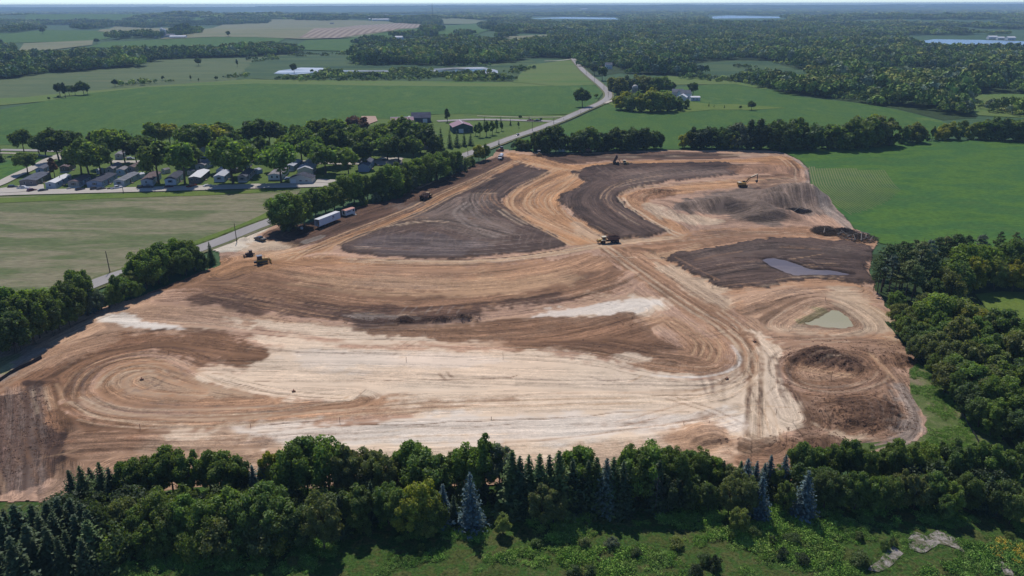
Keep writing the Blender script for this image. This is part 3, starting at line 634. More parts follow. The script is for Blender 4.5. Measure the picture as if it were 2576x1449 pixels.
# lines of travel: they give the direction of the wheel tracks around them
GUIDES = [[(-100, 1010), (60, 950), (170, 890), (330, 855), (480, 842), (620, 858), (760, 872), (1000, 876), (1300, 884), (1500, 898), (1650, 928), (1790, 940), (1845, 915), (1835, 865), (1750, 800), (1640, 720)],
  [(900, 1010), (760, 1030), (640, 1042), (420, 1046), (280, 1034), (205, 995), (225, 940), (300, 906), (390, 899), (470, 928), (560, 966), (700, 994), (880, 1006)],
  [(660, 1004), (480, 1012), (340, 1002), (284, 968), (318, 936), (388, 930), (440, 954), (540, 984), (660, 1000)],
  [(520, 985), (400, 980), (345, 962), (375, 948), (430, 966), (520, 983)],
  [(200, 1010), (270, 1040), (500, 1060), (800, 1042), (1100, 1018), (1500, 1008), (1760, 1008), (1870, 970), (1895, 915), (1860, 850), (1740, 765), (1600, 670), (1500, 605)],
  [(60, 1130), (300, 1112), (600, 1108), (1000, 1090), (1400, 1080), (1700, 1062), (1860, 1030)],
  [(300, 1180), (700, 1150), (1100, 1150), (1500, 1130), (1800, 1090), (1880, 1070)],
  [(470, 930), (700, 935), (900, 938), (1300, 952), (1700, 962), (1800, 960)],
  [(380, 740), (520, 735), (640, 752), (850, 785), (1000, 795), (1100, 790), (1350, 762), (1530, 722), (1600, 690)],
  [(560, 690), (650, 665), (900, 700), (1200, 705), (1400, 680), (1500, 645)],
  [(220, 790), (500, 806), (800, 838), (1100, 848), (1400, 828), (1600, 778)],
  [(800, 648), (1000, 655), (1200, 655), (1380, 637), (1540, 610), (1700, 595), (1900, 578), (2100, 590)],
  [(870, 618), (1000, 628), (1200, 632), (1400, 612)],
  [(1440, 602), (1320, 552), (1268, 507), (1300, 470), (1384, 434)],
  [(1380, 580), (1270, 545), (1225, 505), (1250, 470), (1330, 430)],
  [(900, 600), (1000, 570), (1100, 560), (1200, 580), (1280, 600)],
  [(700, 645), (770, 628), (860, 596), (1040, 534), (1110, 496), (1190, 458), (1295, 405), (1360, 398)],
  [(750, 590), (900, 530), (1050, 490), (1200, 430)],
  [(1545, 605), (1470, 565), (1420, 525), (1425, 490), (1480, 455)],
  [(1490, 608), (1390, 565), (1310, 515), (1330, 475), (1400, 440), (1480, 415), (1600, 406), (1800, 403), (1950, 400)],
  [(1290, 388), (1360, 398), (1450, 425)],
  [(1300, 384), (1500, 391), (1800, 386), (1960, 388), (2020, 420), (2032, 460), (2090, 525), (2170, 585)],
  [(1640, 592), (1560, 550), (1515, 505), (1560, 465), (1700, 440), (1850, 425)],
  [(1720, 592), (1640, 552), (1570, 505), (1600, 480), (1700, 468), (1850, 460), (2000, 450)],
  [(1720, 590), (1690, 560), (1640, 520)],
  [(1690, 650), (1800, 628), (1950, 610), (2190, 635)], [(1740, 690), (1900, 665), (2190, 680)], [(1820, 725), (2000, 708), (2180, 715)],
  [(1600, 640), (1720, 720), (1850, 800), (1900, 840)],
  [(1980, 836), (1960, 815), (2040, 768), (2085, 762), (2140, 790), (2170, 825), (2100, 842), (1990, 838)],
  [(1880, 850), (2000, 850), (2280, 862)], [(1860, 780), (2000, 735), (2150, 730)],
  [(2080 + 115 * math.cos(t), 930 + 50 * math.sin(t)) for t in np.linspace(0, 2 * math.pi, 18)],
  [(2200, 880), (2260, 950), (2300, 1010), (2318, 1060), (2300, 1110), (2200, 1140)],
  [(40, 960), (45, 1100), (30, 1250)], [(90, 980), (110, 1100), (100, 1220)], [(-60, 1000), (-60, 1260)],
  [(560, 655), (450, 712), (300, 770), (150, 838), (0, 920)], [(1890, 840), (1950, 900), (1960, 980), (1990, 1050)], [(1890, 960), (1890, 1100)]]
# single wheel tracks and one painted shade line: line, width (m), colour, strength
TRACKS = []
def track(line, w, c, a, gap=None):
    TRACKS.append((smooth_line(G(line), 5), w, C[c] if isinstance(c, str) else c, a, gap))
for k_, (w_, c_, a_) in enumerate([(1.0, 'path', .8)]):
    track([(1446, 618), (1385, 588), (1310, 545), (1282, 508), (1310, 474), (1360, 448), (1400, 424)], 0.9, 'path', .75, 2.6)
    track([(1500, 612), (1450, 588), (1360, 548), (1325, 512), (1350, 478), (1420, 452), (1445, 440)], 0.9, 'path', .7, 2.6)
    track([(1290, 405), (1340, 412), (1400, 424), (1460, 432)], 1.0, 'path', .8, 2.6)
    track([(1450, 440), (1420, 470), (1385, 490), (1378, 512), (1400, 540)], 0.8, 'path', .7, 2.6)
    track([(730, 655), (770, 632), (860, 592), (940, 562), (1040, 522), (1110, 486), (1190, 452), (1280, 410)], 0.8, 'path', .7, 2.4)
    track([(800, 650), (850, 618), (950, 578), (1050, 540), (1130, 498), (1240, 448)], 0.8, 'path', .55, 2.4)
    track([(760, 640), (850, 602), (1000, 545), (1120, 490), (1250, 430)], 0.7, 'dkbrown', .7, 2.2)
    track([(860, 655), (1000, 659), (1200, 659), (1390, 640), (1540, 612), (1690, 598)], 0.9, 'pale', .7, 2.6)
    track([(900, 652), (1060, 655), (1240, 651), (1380, 635), (1430, 624)], 0.5, 'topd', .85)  # no wheeling: shade under the raised topsoil edge, painted as a dark line
    track([(1560, 496), (1578, 518), (1608, 537), (1642, 560), (1682, 580), (1710, 592)], 0.8, 'pale', .75, 2.6)
    track([(1565, 490), (1610, 474), (1700, 466), (1850, 456), (1990, 448)], 0.8, 'path', .6, 2.6)
    track([(1520, 618), (1600, 680), (1720, 765), (1830, 832), (1866, 880), (1866, 930), (1820, 970), (1700, 1000), (1500, 1010), (1100, 1022), (800, 1044), (500, 1062), (280, 1044), (190, 1005)], 0.9, 'pale', .6, 2.8)
    track([(1560, 625), (1660, 690), (1780, 770), (1870, 830), (1902, 890), (1900, 960), (1890, 1100)], 1.0, 'brown', .5, 2.8)
    track([(1545, 640), (1640, 700), (1760, 780), (1850, 845), (1880, 900), (1870, 950), (1780, 985), (1640, 990)], 0.6, 'brown', .55, 2.6)
    track([(1640, 945), (1740, 950), (1830, 935), (1862, 905), (1840, 870)], 0.8, 'white', .8)
    track([(170, 1000), (220, 930), (320, 890), (430, 880), (560, 900)], .9, 'dkbrown', .5, 2.6)
    track([(200, 985), (250, 925), (340, 898), (440, 900)], .6, 'dkbrown', .55, 2.0)
    track([(210, 1020), (300, 1048), (450, 1056), (640, 1046), (780, 1028), (900, 1018)], .5, 'brown', .7, 2.0)
    track([(640, 960), (900, 960), (1240, 952), (1300, 945)], .35, 'brown', .7)
    track([(680, 1068), (840, 1060), (1000, 1072), (1150, 1062), (1300, 1056), (1460, 1050), (1540, 1040), (1700, 1036), (1860, 1050)], .35, 'brown', .7)
    track([(820, 1075), (960, 1068), (1100, 1078), (1300, 1068)], .3, 'red', .6)
    track([(1240, 1120), (1400, 1105), (1560, 1085), (1740, 1060)], .5, 'pink', .7)
    track([(1680, 1000), (1780, 1030), (1860, 1070)], .5, 'red', .5, 2.0)
    track([(560, 950), (700, 985), (860, 1000)], .35, 'brown', .6, 1.8)
    track([(470, 940), (560, 968), (720, 1000), (860, 1008)], .35, 'brown', .5, 1.8)
    track([(1450, 880), (1560, 905), (1660, 930), (1740, 935)], .4, 'brown', .6, 1.6)
    track([(1700, 800), (1760, 830), (1800, 870), (1790, 910)], .6, 'path', .6, 2.2)
    track([(1620, 800), (1700, 820), (1760, 860), (1750, 900)], .6, 'path', .6, 2.2)
    track([(1900, 770), (2000, 745), (2100, 730)], .5, 'dkbrown', .7)
    track([(2230, 960), (2290, 1000), (2320, 1060), (2310, 1105)], .5, 'topl', .7, 1.9)
    track([(2190, 890), (2220, 920), (2250, 955)], .9, 'path', .6)
    track([(2010, 925), (2080, 938), (2150, 948)], .5, 'path', .8, 1.6)
    track([(1960, 960), (2060, 990), (2180, 975), (2240, 950)], .6, 'dkbrown', .6, 2.0)
    track([(0, 950), (60, 920), (110, 900)], .8, 'dkbrown', .5)
    track([(-40, 1010), (80, 930), (150, 890)], 1.1, 'pink', .6)
    track([(960, 815), (1080, 812), (1180, 806)], .8, 'topd', .8)
    for u in (1012, 1035, 1072, 1100, 1128, 1150):
        track([(u + 14, 770), (u + 4, 780), (u - 2, 789)], .35, 'grey', .3)
    for u in (1320, 1334, 1350):
        track([(u + 10, 412), (u, 421)], .7, 'path', .6)
    for i_ in range(16):
        u = 1500 + i_ * 21
        track([(u, 424 + i_ * .4), (u + 18, 436 + i_ * .2), (u + 30, 444)], .6, 'topl', .5)
    for i_ in range(5):
        track([(1930 + i_ * 18, 470 - i_ * 2), (1975 + i_ * 12, 455 - i_), (2000 + i_ * 5, 446)], .7, 'pink', .45)
    for i_ in range(26):
        u, v = 900 + 22 * i_ * .9, 575 + 6 * math.sin(i_ * 2.1) + i_ * .4
        track([(u, v), (u - 8 - i_ % 3 * 3, v + 22), (u - 12, v + 36)], .45, 'topl', .35)
    for v in (600, 612, 622, 631, 640):
        track([(940, v), (1080, v + 4), (1220, v + 1), (1330, v - 8)], .6, (140, 124, 114), .45)
    track([(1180, 512), (1150, 540), (1200, 580), (1260, 600)], 1.2, (150, 134, 122), .5, 3.0)
    track([(1220, 505), (1190, 530), (1230, 565), (1290, 590)], .8, (142, 126, 116), .45, 2.4)
    for i_ in range(7):
        track([(1690 + 40 * i_, 690 - 9 * i_ + 20), (1800 + 36 * i_, 668 - 8 * i_ + 26), (1960 + 24 * i_, 650 + 9 * i_)], .6, 'topl', .35)
    for x_ in (20, 48, 78, 102):
        track([(x_, 975), (x_ + 6, 1100), (x_ - 2, 1240)], 1.2, 'topl', .55)

rt = random.Random(99)
for gl in GUIDES:
    L = smooth_line(G(gl), 4)
    T = np.gradient(L, axis=0); T /= np.linalg.norm(T, axis=1)[:, None] + 1e-9
    Nn = np.stack([-T[:, 1], T[:, 0]], 1)
    n_ = len(L)
    for k in range(7):
        a_ = rt.randrange(0, max(1, int(n_ * .7))); b_ = min(n_, a_ + rt.randrange(max(3, n_ // 6), max(4, n_ // 2)))
        o0, o1 = rt.gauss(0, 5), rt.gauss(0, 2.5)
        sub = L[a_:b_] + Nn[a_:b_] * (o0 + o1 * np.linspace(0, 1, b_ - a_))[:, None]
        if len(sub) < 3: continue
        c_ = rt.choice(['path', 'pale', 'brown', 'dkbrown', 'dkbrown', 'tan', 'topl'])
        TRACKS.append((sub, rt.uniform(.35, .8), C[c_], rt.uniform(.22, .5), rt.choice([None, 2.2, 2.6])))
for k in range(60):
    u, v = rt.uniform(150, 2250), rt.uniform(400, 1180)
    du, dv = rt.uniform(-160, 160), rt.uniform(-26, 26)
    L = smooth_line(G([(u, v), (u + du * .5, v + dv * .6), (u + du, v + dv)]), 5)
    TRACKS.append((L, rt.uniform(.3, .6), C[rt.choice(['brown', 'dkbrown', 'path', 'pale'])], rt.uniform(.2, .45), rt.choice([None, 2.2])))

# heaps: centre, reach in x and y (m), height, how rough
HEAPS = [((1985, 496), 22, 18, 6.4, .42), ((1945, 512), 16, 13, 4.6, .42), ((1865, 522), 22, 13, 4.8, .42), ((2045, 508), 15, 13, 3.6, .42), ((1765, 518), 18, 9, 2.8, .22), ((1810, 528), 13, 8, 3.0, .22), ((1910, 535), 14, 9, 4.2, .22),
         ((1660, 482), 10, 6, 2.2, .7), ((1955, 546), 15, 8, 4.0, .22), ((1905, 552), 12, 6, 2.6, .22), ((1980, 470), 10, 8, 3.0, .3),
         ((1020, 806), 3.2, 2.2, 1.5, .6), ((1090, 808), 4.5, 2.2, 1.0, .7), ((1140, 805), 5.5, 2.4, 1.3, .8), ((1180, 801), 4.5, 2.4, 1.5, .8), ((985, 815), 2.6, 1.6, .8, .5),
         ((2060, 892), 7.5, 4.5, 1.9, .9), ((2110, 908), 6, 4, 1.4, .9), ((2010, 905), 4.5, 3, 1.0, .8), ((2150, 925), 4, 3, .9, .8), ((2255, 905), 5, 4, 1.1, .7),
         ((2170, 1040), 11, 9, 1.3, .9), ((2110, 1050), 6, 5, .7, .8), ((2040, 1110), 8, 5, 1.0, .7), ((1770, 1095), 6, 5, 1.7, .4), ((1900, 1120), 7, 4, .9, .6), ((1695, 905), 7, 4, .8, .3),
         ((615, 603), 2.6, 2.0, 1.1, .15), ((2000, 480), 14, 9, 2.5, .4)]

yy = [SP[:, 1].min() - 1]
while yy[-1] < SP[:, 1].max() + 1: yy.append(yy[-1] + 0.36 * (max(yy[-1], 100) / 120.0) ** 1.5)
yy = np.array(yy)
dx = 0.40
xx = np.arange(-150, 226, dx)
GX, GY = np.meshgrid(xx, yy)
nr, nc = GX.shape
P = np.stack([GX.ravel(), GY.ravel()], 1)
wx = 1.1 * (vnoise(P[:, 0] / 5, P[:, 1] / 5, 1) - .5) + .7 * (vnoise(P[:, 0] / 1.5, P[:, 1] / 1.5, 2) - .5)
wy = 1.1 * (vnoise(P[:, 0] / 5, P[:, 1] / 5, 3) - .5) + .7 * (vnoise(P[:, 0] / 1.5, P[:, 1] / 1.5, 4) - .5)
WP = np.stack([wx, wy], 1) * 1.6
inside = np.zeros(len(P), bool)
inside[:] = sdf(P + WP * .6, SP) < 0
sel = np.where(inside)[0]
P, WP = P[sel], WP[sel]
n = len(P)
# direction field
best = np.full(n, 1e9); across = np.zeros(n); along = np.zeros(n); gid = np.zeros(n)
for gi, gl in enumerate(GUIDES):
    jit = 1 + .55 * (fbm(P[:, 0] / 9, P[:, 1] / 9, 900 + gi, 2) - .5)
    L = smooth_line(G(gl), 3)
    s = 0.0
    for a, b in zip(L[:-1], L[1:]):
        e = b - a; l = np.hypot(*e) + 1e-9; e = e / l
        m = np.arange(n) if l > 60 else np.where((np.abs(P[:, 0] - (a[0] + b[0]) / 2) < 60) & (np.abs(P[:, 1] - (a[1] + b[1]) / 2) < 75))[0]
        w = P[m] - a
        t = w @ e
        c = w[:, 0] * -e[1] + w[:, 1] * e[0]
        tt = np.clip(t, 0, l)
        d = np.hypot(c, t - tt)
        dj = d * jit[m]
        k = dj < best[m]
        mk = m[k]
        best[mk] = dj[k]; across[mk] = np.where(np.abs(c[k]) < d[k] - .01, np.sign(c[k]) * d[k], c[k]); along[mk] = s + tt[k]; gid[mk] = gi
        s += l
# broad and narrow streaks along the lines of travel
def streak(w, l, seed, o=3): return fbm(across / w + gid * 7.3, along / l + gid * 3.1, seed, o)
st1, st2, st3 = streak(3.4, 60, 11), streak(1.1, 34, 12), streak(9.0, 120, 13)
big = fbm(P[:, 0] / 22, P[:, 1] / 22, 21, 4)
blot = fbm(P[:, 0] / 5, P[:, 1] / 5, 22, 4)
colr = np.tile(lin((176, 142, 118)), (n, 1))
lift = np.zeros(n)
for c, poly, soft, rag, a, lf in Z:
    lo, hi = poly.min(0) - 12, poly.max(0) + 12
    m = np.where((P[:, 0] > lo[0]) & (P[:, 0] < hi[0]) & (P[:, 1] > lo[1]) & (P[:, 1] < hi[1]))[0]
    if not len(m): continue
    soft = soft * .62
    d = sdf(P[m] + WP[m] * rag, poly) + (st1[m] - .5) * soft * 4.2 + (st2[m] - .5) * soft * 2.2 + (blot[m] - .5) * soft * 2.0
    k = np.clip(.5 - d / (2 * soft), 0, 1); k = k * k * (3 - 2 * k) * a
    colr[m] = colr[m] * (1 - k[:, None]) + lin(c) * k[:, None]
    if lf: colr[m] *= (1 - .42 * np.exp(-((d + .9) / .9) ** 2))[:, None]  # edge shade of the raised soil, painted in as a dark band
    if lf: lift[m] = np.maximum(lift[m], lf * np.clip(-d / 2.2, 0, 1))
# streaks: brighter dry ridges, darker damp wheelings; a pull towards neighbouring soils
f = 1 + .75 * (st1 - .5) + .7 * (st2 - .5) + .45 * (st3 - .5) + .35 * (big - .5) + .35 * (blot - .5)
lum = colr @ np.array([.3, .59, .11])
f = 1 + (f - 1) * np.clip(1.5 - 1.7 * lum, .42, 1.45)
colr *= np.clip(f, .5, 1.6)[:, None]
warm = np.clip((big - .45) * 1.4 + (st3 - .5) * .8, -.4, .6)[:, None] * .35
colr = colr * (1 - np.abs(warm) * .5) + np.where(warm > 0, lin((196, 150, 112)), lin((206, 186, 172))) * colr.mean(1, keepdims=True) / .33 * np.abs(warm) * .5
rut = np.zeros(n)
for L, w, c, a, gap in TRACKS:
    for o in ((-gap / 2, gap / 2) if gap else (0,)):
        T = np.gradient(L, axis=0); T /= np.linalg.norm(T, axis=1)[:, None] + 1e-9
        Q = L + np.stack([-T[:, 1], T[:, 0]], 1) * o
        s = 0
        for p, q in zip(Q[:-1], Q[1:]):
            lo, hi = np.minimum(p, q) - 3, np.maximum(p, q) + 3
            m = np.where((P[:, 0] > lo[0]) & (P[:, 0] < hi[0]) & (P[:, 1] > lo[1]) & (P[:, 1] < hi[1]))[0]
            e = q - p; l = np.hypot(*e) + 1e-9
            if len(m):
                wv = P[m] + WP[m] * .25 - p
                t = np.clip(wv @ e / l, 0, l)
                d = np.hypot(*(wv - t[:, None] * e / l).T)
                y_ = P[m, 1]
                ww = w * (.5 + .25 * np.clip(y_ / 250, 0, 2))
                k = np.clip(1.4 - d / ww, 0, 1) * a * np.clip(.35 + 1.3 * vnoise((s + t) / 6, np.full(len(m), o + w * 9), 5), .15, 1)
                colr[m] = colr[m] * (1 - k[:, None]) + lin(c) * k[:, None]
                rut[m] = np.maximum(rut[m], k)
            s += l
# relief
z = 0.10 + lift + .10 * (st1 - .5) + .14 * (st2 - .5) - .10 * rut + .5 * (fbm(P[:, 0] / 60, P[:, 1] / 60, 31, 2) - .5)
rough = np.zeros(n)
for c, rx, ry, h, r in HEAPS:
    cx, cy = g1(*c)
    q = np.sqrt(((P[:, 0] - cx) / rx) ** 2 + ((P[:, 1] - cy) / ry) ** 2) + .35 * (fbm(P[:, 0] / (rx * .5), P[:, 1] / (rx * .5), 41, 3) - .5)
    k = np.clip(1 - q, 0, 1)
    hh = h * np.where(k < .5, 2 * k * k, 1 - 2 * (1 - k) ** 2) if h > 2 else h * np.sqrt(k) * np.clip(k * 3, 0, 1)
    z += np.where(hh > 0, hh, 0) * (.55 if h > 2 and rx < 12 else 1)
    rough = np.maximum(rough, np.clip(k * 4, 0, 1) * r)
clod = fbm(P[:, 0] / 1.1, P[:, 1] / 1.1, 51, 3)
gully = fbm(P[:, 0] / 3.0, P[:, 1] / 3.0, 52, 3)
z += rough * ((clod - .5) * .9 + (gully - .5) * .9)
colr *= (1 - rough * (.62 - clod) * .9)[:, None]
# the hollow that holds water, and the wet patch
PONDP = G([(2016, 812), (2060, 790), (2092, 776), (2112, 778), (2130, 790), (2144, 805), (2148, 818), (2130, 826), (2080, 824), (2040, 819)])
dp = sdf(P + WP * .9, PONDP)
z = np.where(dp < 2, z * np.clip(dp / 2, 0, 1) - .5 * np.clip(-dp / 1.5, 0, 1), z)
colr *= (1 - .3 * np.exp(-(dp / 1.6) ** 2))[:, None]
PUD = G([(1915, 654), (1945, 651), (1978, 658), (2010, 667), (2040, 679), (2085, 681), (2110, 686), (2142, 692), (2105, 696), (2060, 694), (2030, 696), (1995, 694), (1962, 682), (1935, 668)])
dq = sdf(P + WP * .8, PUD)
z = np.where(dq < 4, lift * 0 + .45 + (z - .45) * np.clip(dq / 4, 0, 1), z)
z = np.where(dq < 1, z - (.30 + .42 * (st1 - .5) + .5 * (streak(5, 40, 63) - .5)) * np.clip((1 - dq) / 2.0, 0, 1), z)
colr *= np.where(dq < 1.2, .6, 1.0)[:, None]
colr = np.clip(colr / 1.27, .01, .85)
SITE_PTS, SITE_Z = P, z
_zi = np.full(nr * nc, np.nan); _zi[sel] = z
_zi = _zi.reshape(nr, nc)
def site_z(x, y):
    """height of the graded soil under a point (0 off the site)"""
    j = int(np.clip(round((x - xx[0]) / dx), 0, nc - 1)); i = int(np.clip(np.searchsorted(yy, y), 0, nr - 1))
    v = _zi[i, j]
    return 0.0 if np.isnan(v) else float(v)
remap = np.full(nr * nc, -1); remap[sel] = np.arange(n)
idx = remap.reshape(nr, nc)
quads = np.stack([idx[:-1, :-1], idx[:-1, 1:], idx[1:, 1:], idx[1:, :-1]], -1).reshape(-1, 4)
quads = quads[(quads >= 0).all(1)]

m, nt, b = new_mat('graded_soil')
ca = N(nt, 'ShaderNodeAttribute', attribute_name='soil')
fa = N(nt, 'ShaderNodeAttribute', attribute_name='travel')
geo = N(nt, 'ShaderNodeNewGeometry')
def noise_of(src, sc, scale, detail=4, rough=.6):
    mp = N(nt, 'ShaderNodeMapping'); mp.inputs['Scale'].default_value = sc
    nt.links.new(src, mp.inputs['Vector'])
    t = N(nt, 'ShaderNodeTexNoise'); t.inputs['Scale'].default_value = scale; t.inputs['Detail'].default_value = detail; t.inputs['Roughness'].default_value = rough
    nt.links.new(mp.outputs[0], t.inputs['Vector'])
    return t.outputs[0]
def rng(src, a, b_):
    r = N(nt, 'ShaderNodeMapRange'); r.inputs['From Min'].default_value = .25; r.inputs['From Max'].default_value = .75
    r.inputs['To Min'].default_value = a; r.inputs['To Max'].default_value = b_
    nt.links.new(src, r.inputs[0]); return r.outputs[0]
nA = noise_of(fa.outputs['Vector'], (.045, .8, 1), 1.0, 5, .65)
nB = noise_of(fa.outputs['Vector'], (.10, 2.2, 1), 1.0, 4, .65)
nC = noise_of(geo.outputs['Position'], (1, 1, 1), .55, 7, .75)
nD = noise_of(fa.outputs['Vector'], (.03, .55, 1), 1.0, 3, .5)
nE = noise_of(geo.outputs['Position'], (1, 1, 1), 2.2, 3, .7)
fac = None
def line(src, c, w, v):
    # narrow dark wheelings where the noise crosses a level
    d = N(nt, 'ShaderNodeMath', operation='SUBTRACT'); d.inputs[1].default_value = c; nt.links.new(src, d.inputs[0])
    ab = N(nt, 'ShaderNodeMath', operation='ABSOLUTE'); nt.links.new(d.outputs[0], ab.inputs[0])
    r = N(nt, 'ShaderNodeMapRange'); r.inputs['From Min'].default_value = 0; r.inputs['From Max'].default_value = w; r.inputs['To Min'].default_value = v; r.inputs['To Max'].default_value = 1
    nt.links.new(ab.outputs[0], r.inputs[0]); return r.outputs[0]
for o in (rng(nA, .70, 1.28), rng(nB, .80, 1.20), rng(nC, .76, 1.24), rng(nE, .84, 1.16), line(nD, .56, .016, .66), line(nD, .44, .016, 1.42), line(nA, .40, .018, 1.3), line(nA, .60, .02, .74)):
    if fac is None: fac = o
    else:
        mu = N(nt, 'ShaderNodeMath', operation='MULTIPLY'); nt.links.new(fac, mu.inputs[0]); nt.links.new(o, mu.inputs[1]); fac = mu.outputs[0]
bw = N(nt, 'ShaderNodeRGBToBW'); nt.links.new(ca.outputs['Color'], bw.inputs[0])
kk = N(nt, 'ShaderNodeMapRange'); kk.inputs['From Min'].default_value = .08; kk.inputs['From Max'].default_value = .55; kk.inputs['To Min'].default_value = 1.55; kk.inputs['To Max'].default_value = .55
nt.links.new(bw.outputs[0], kk.inputs[0])
qa = N(nt, 'ShaderNodeAttribute', attribute_name='calm')
qm = N(nt, 'ShaderNodeMath', operation='MULTIPLY'); nt.links.new(kk.outputs[0], qm.inputs[0]); nt.links.new(qa.outputs['Fac'], qm.inputs[1])
m1_ = N(nt, 'ShaderNodeMath', operation='SUBTRACT'); m1_.inputs[1].default_value = 1; nt.links.new(fac, m1_.inputs[0])
m2_ = N(nt, 'ShaderNodeMath', operation='MULTIPLY_ADD'); m2_.inputs[2].default_value = 1; nt.links.new(m1_.outputs[0], m2_.inputs[0]); nt.links.new(qm.outputs[0], m2_.inputs[1])
sc_ = N(nt, 'ShaderNodeVectorMath', operation='SCALE'); nt.links.new(ca.outputs['Color'], sc_.inputs[0]); nt.links.new(m2_.outputs[0], sc_.inputs['Scale'])
nt.links.new(sc_.outputs[0], b.inputs['Base Color'])
b.inputs['Roughness'].default_value = .95; b.inputs['Specular IOR Level'].default_value = .12
ad = N(nt, 'ShaderNodeMath', operation='ADD'); nt.links.new(nA, ad.inputs[0]); nt.links.new(nC, ad.inputs[1])
bp = N(nt, 'ShaderNodeBump'); bp.inputs['Strength'].default_value = .8; bp.inputs['Distance'].default_value = .4
qb = N(nt, 'ShaderNodeMath', operation='MULTIPLY'); nt.links.new(ad.outputs[0], qb.inputs[0]); nt.links.new(qa.outputs['Fac'], qb.inputs[1])
nt.links.new(ad.outputs[0], bp.inputs['Height']); nt.links.new(qa.outputs['Fac'], bp.inputs['Strength']); nt.links.new(bp.outputs[0], b.inputs['Normal'])
me = mesh_np('site_ground', np.column_stack([P, z]), quads, m, True)
vattr(me, 'soil', colr)
gg = np.full(nr * nc, -1.0); gg[sel] = gid; gg = gg.reshape(nr, nc)
sm = np.zeros((nr, nc), bool)
for ax in (0, 1):
    d_ = np.diff(gg, axis=ax) != 0
    if ax == 0: sm[:-1] |= d_; sm[1:] |= d_
    else: sm[:, :-1] |= d_; sm[:, 1:] |= d_
sm2 = sm.copy(); sm2[1:] |= sm[:-1]; sm2[:-1] |= sm[1:]; sm2[:, 1:] |= sm[:, :-1]; sm2[:, :-1] |= sm[:, 1:]
vattr(me, 'calm', 1.0 - sm2.ravel()[sel].astype(np.float32), 'FLOAT')
vattr(me, 'travel', np.column_stack([along, across, gid * 9.7]), 'FLOAT_VECTOR')
tag(link('site_ground', me), kind='structure')
sheet('basin_water', PONDP + (PONDP - PONDP.mean(0)) * .12, M['murky'], px=False, cell=2, z=-.22, smooth=True)
sheet('puddle_water', PUD + (PUD - PUD.mean(0)) * .03, M['puddle'], px=False, cell=2, z=.27, smooth=True, wob=.6)
# ------------------------------------------------------------------ trees: tapered trunk with limbs, crown of many small leaf sprays in clumps
def leaf_mat(name, trans=.3, use_attr=True):
    m, nt, b = new_mat(name)
    oi = N(nt, 'ShaderNodeObjectInfo')
    at = N(nt, 'ShaderNodeAttribute', attribute_name='tone')
    mu = N(nt, 'ShaderNodeMix', data_type='RGBA', blend_type='MULTIPLY'); mu.inputs['Factor'].default_value = 1
    nt.links.new(oi.outputs['Color'], mu.inputs['A']); nt.links.new(at.outputs['Color'], mu.inputs['B'])
    d = N(nt, 'ShaderNodeBsdfDiffuse'); t = N(nt, 'ShaderNodeBsdfTranslucent'); g = N(nt, 'ShaderNodeBsdfGlossy'); g.inputs['Roughness'].default_value = .55
    g.inputs['Color'].default_value = (.5, .55, .5, 1)
    tc = N(nt, 'ShaderNodeMix', data_type='RGBA', blend_type='MULTIPLY'); tc.inputs['Factor'].default_value = 1; tc.inputs['B'].default_value = (1.6, 1.65, .55, 1)
    nt.links.new(mu.outputs['Result'], d.inputs['Color']); nt.links.new(mu.outputs['Result'], tc.inputs['A']); nt.links.new(tc.outputs['Result'], t.inputs['Color'])
    ms = N(nt, 'ShaderNodeMixShader'); ms.inputs[0].default_value = trans
    nt.links.new(d.outputs[0], ms.inputs[1]); nt.links.new(t.outputs[0], ms.inputs[2])
    m2 = N(nt, 'ShaderNodeMixShader'); m2.inputs[0].default_value = .035
    nt.links.new(ms.outputs[0], m2.inputs[1]); nt.links.new(g.outputs[0], m2.inputs[2])
    nt.nodes.remove(b)
    nt.links.new(m2.outputs[0], nt.nodes['Material Output'].inputs[0])
    return m
LEAF = leaf_mat('leaf', .45)
NEEDLE = leaf_mat('needle', .08)
BARK = plain('bark', alb(92, 78, 66), .9, grain=.3, scale=3)
PALEBARK = plain('pale_bark', alb(150, 142, 134), .9, grain=.25, scale=3)

def quads_at(c, nrm, size, asp, rg):
    """leaf sprays: bent quads at points c facing roughly nrm"""
    n = len(c)
    r = rg.normal(size=(n, 3))
    a = np.cross(nrm, r); a /= np.linalg.norm(a, axis=1)[:, None] + 1e-9
    b = np.cross(nrm, a); b /= np.linalg.norm(b, axis=1)[:, None] + 1e-9
    s = size[:, None]
    V = np.stack([c - a * s, c - b * s * asp, c + a * s, c + b * s * asp], 1)
    V[:, 1] += nrm * s * .12; V[:, 3] -= nrm * s * .12
    return V.reshape(-1, 3), np.arange(4 * n).reshape(n, 4)

def unit(v): return v / (np.linalg.norm(v, axis=1)[:, None] + 1e-9)

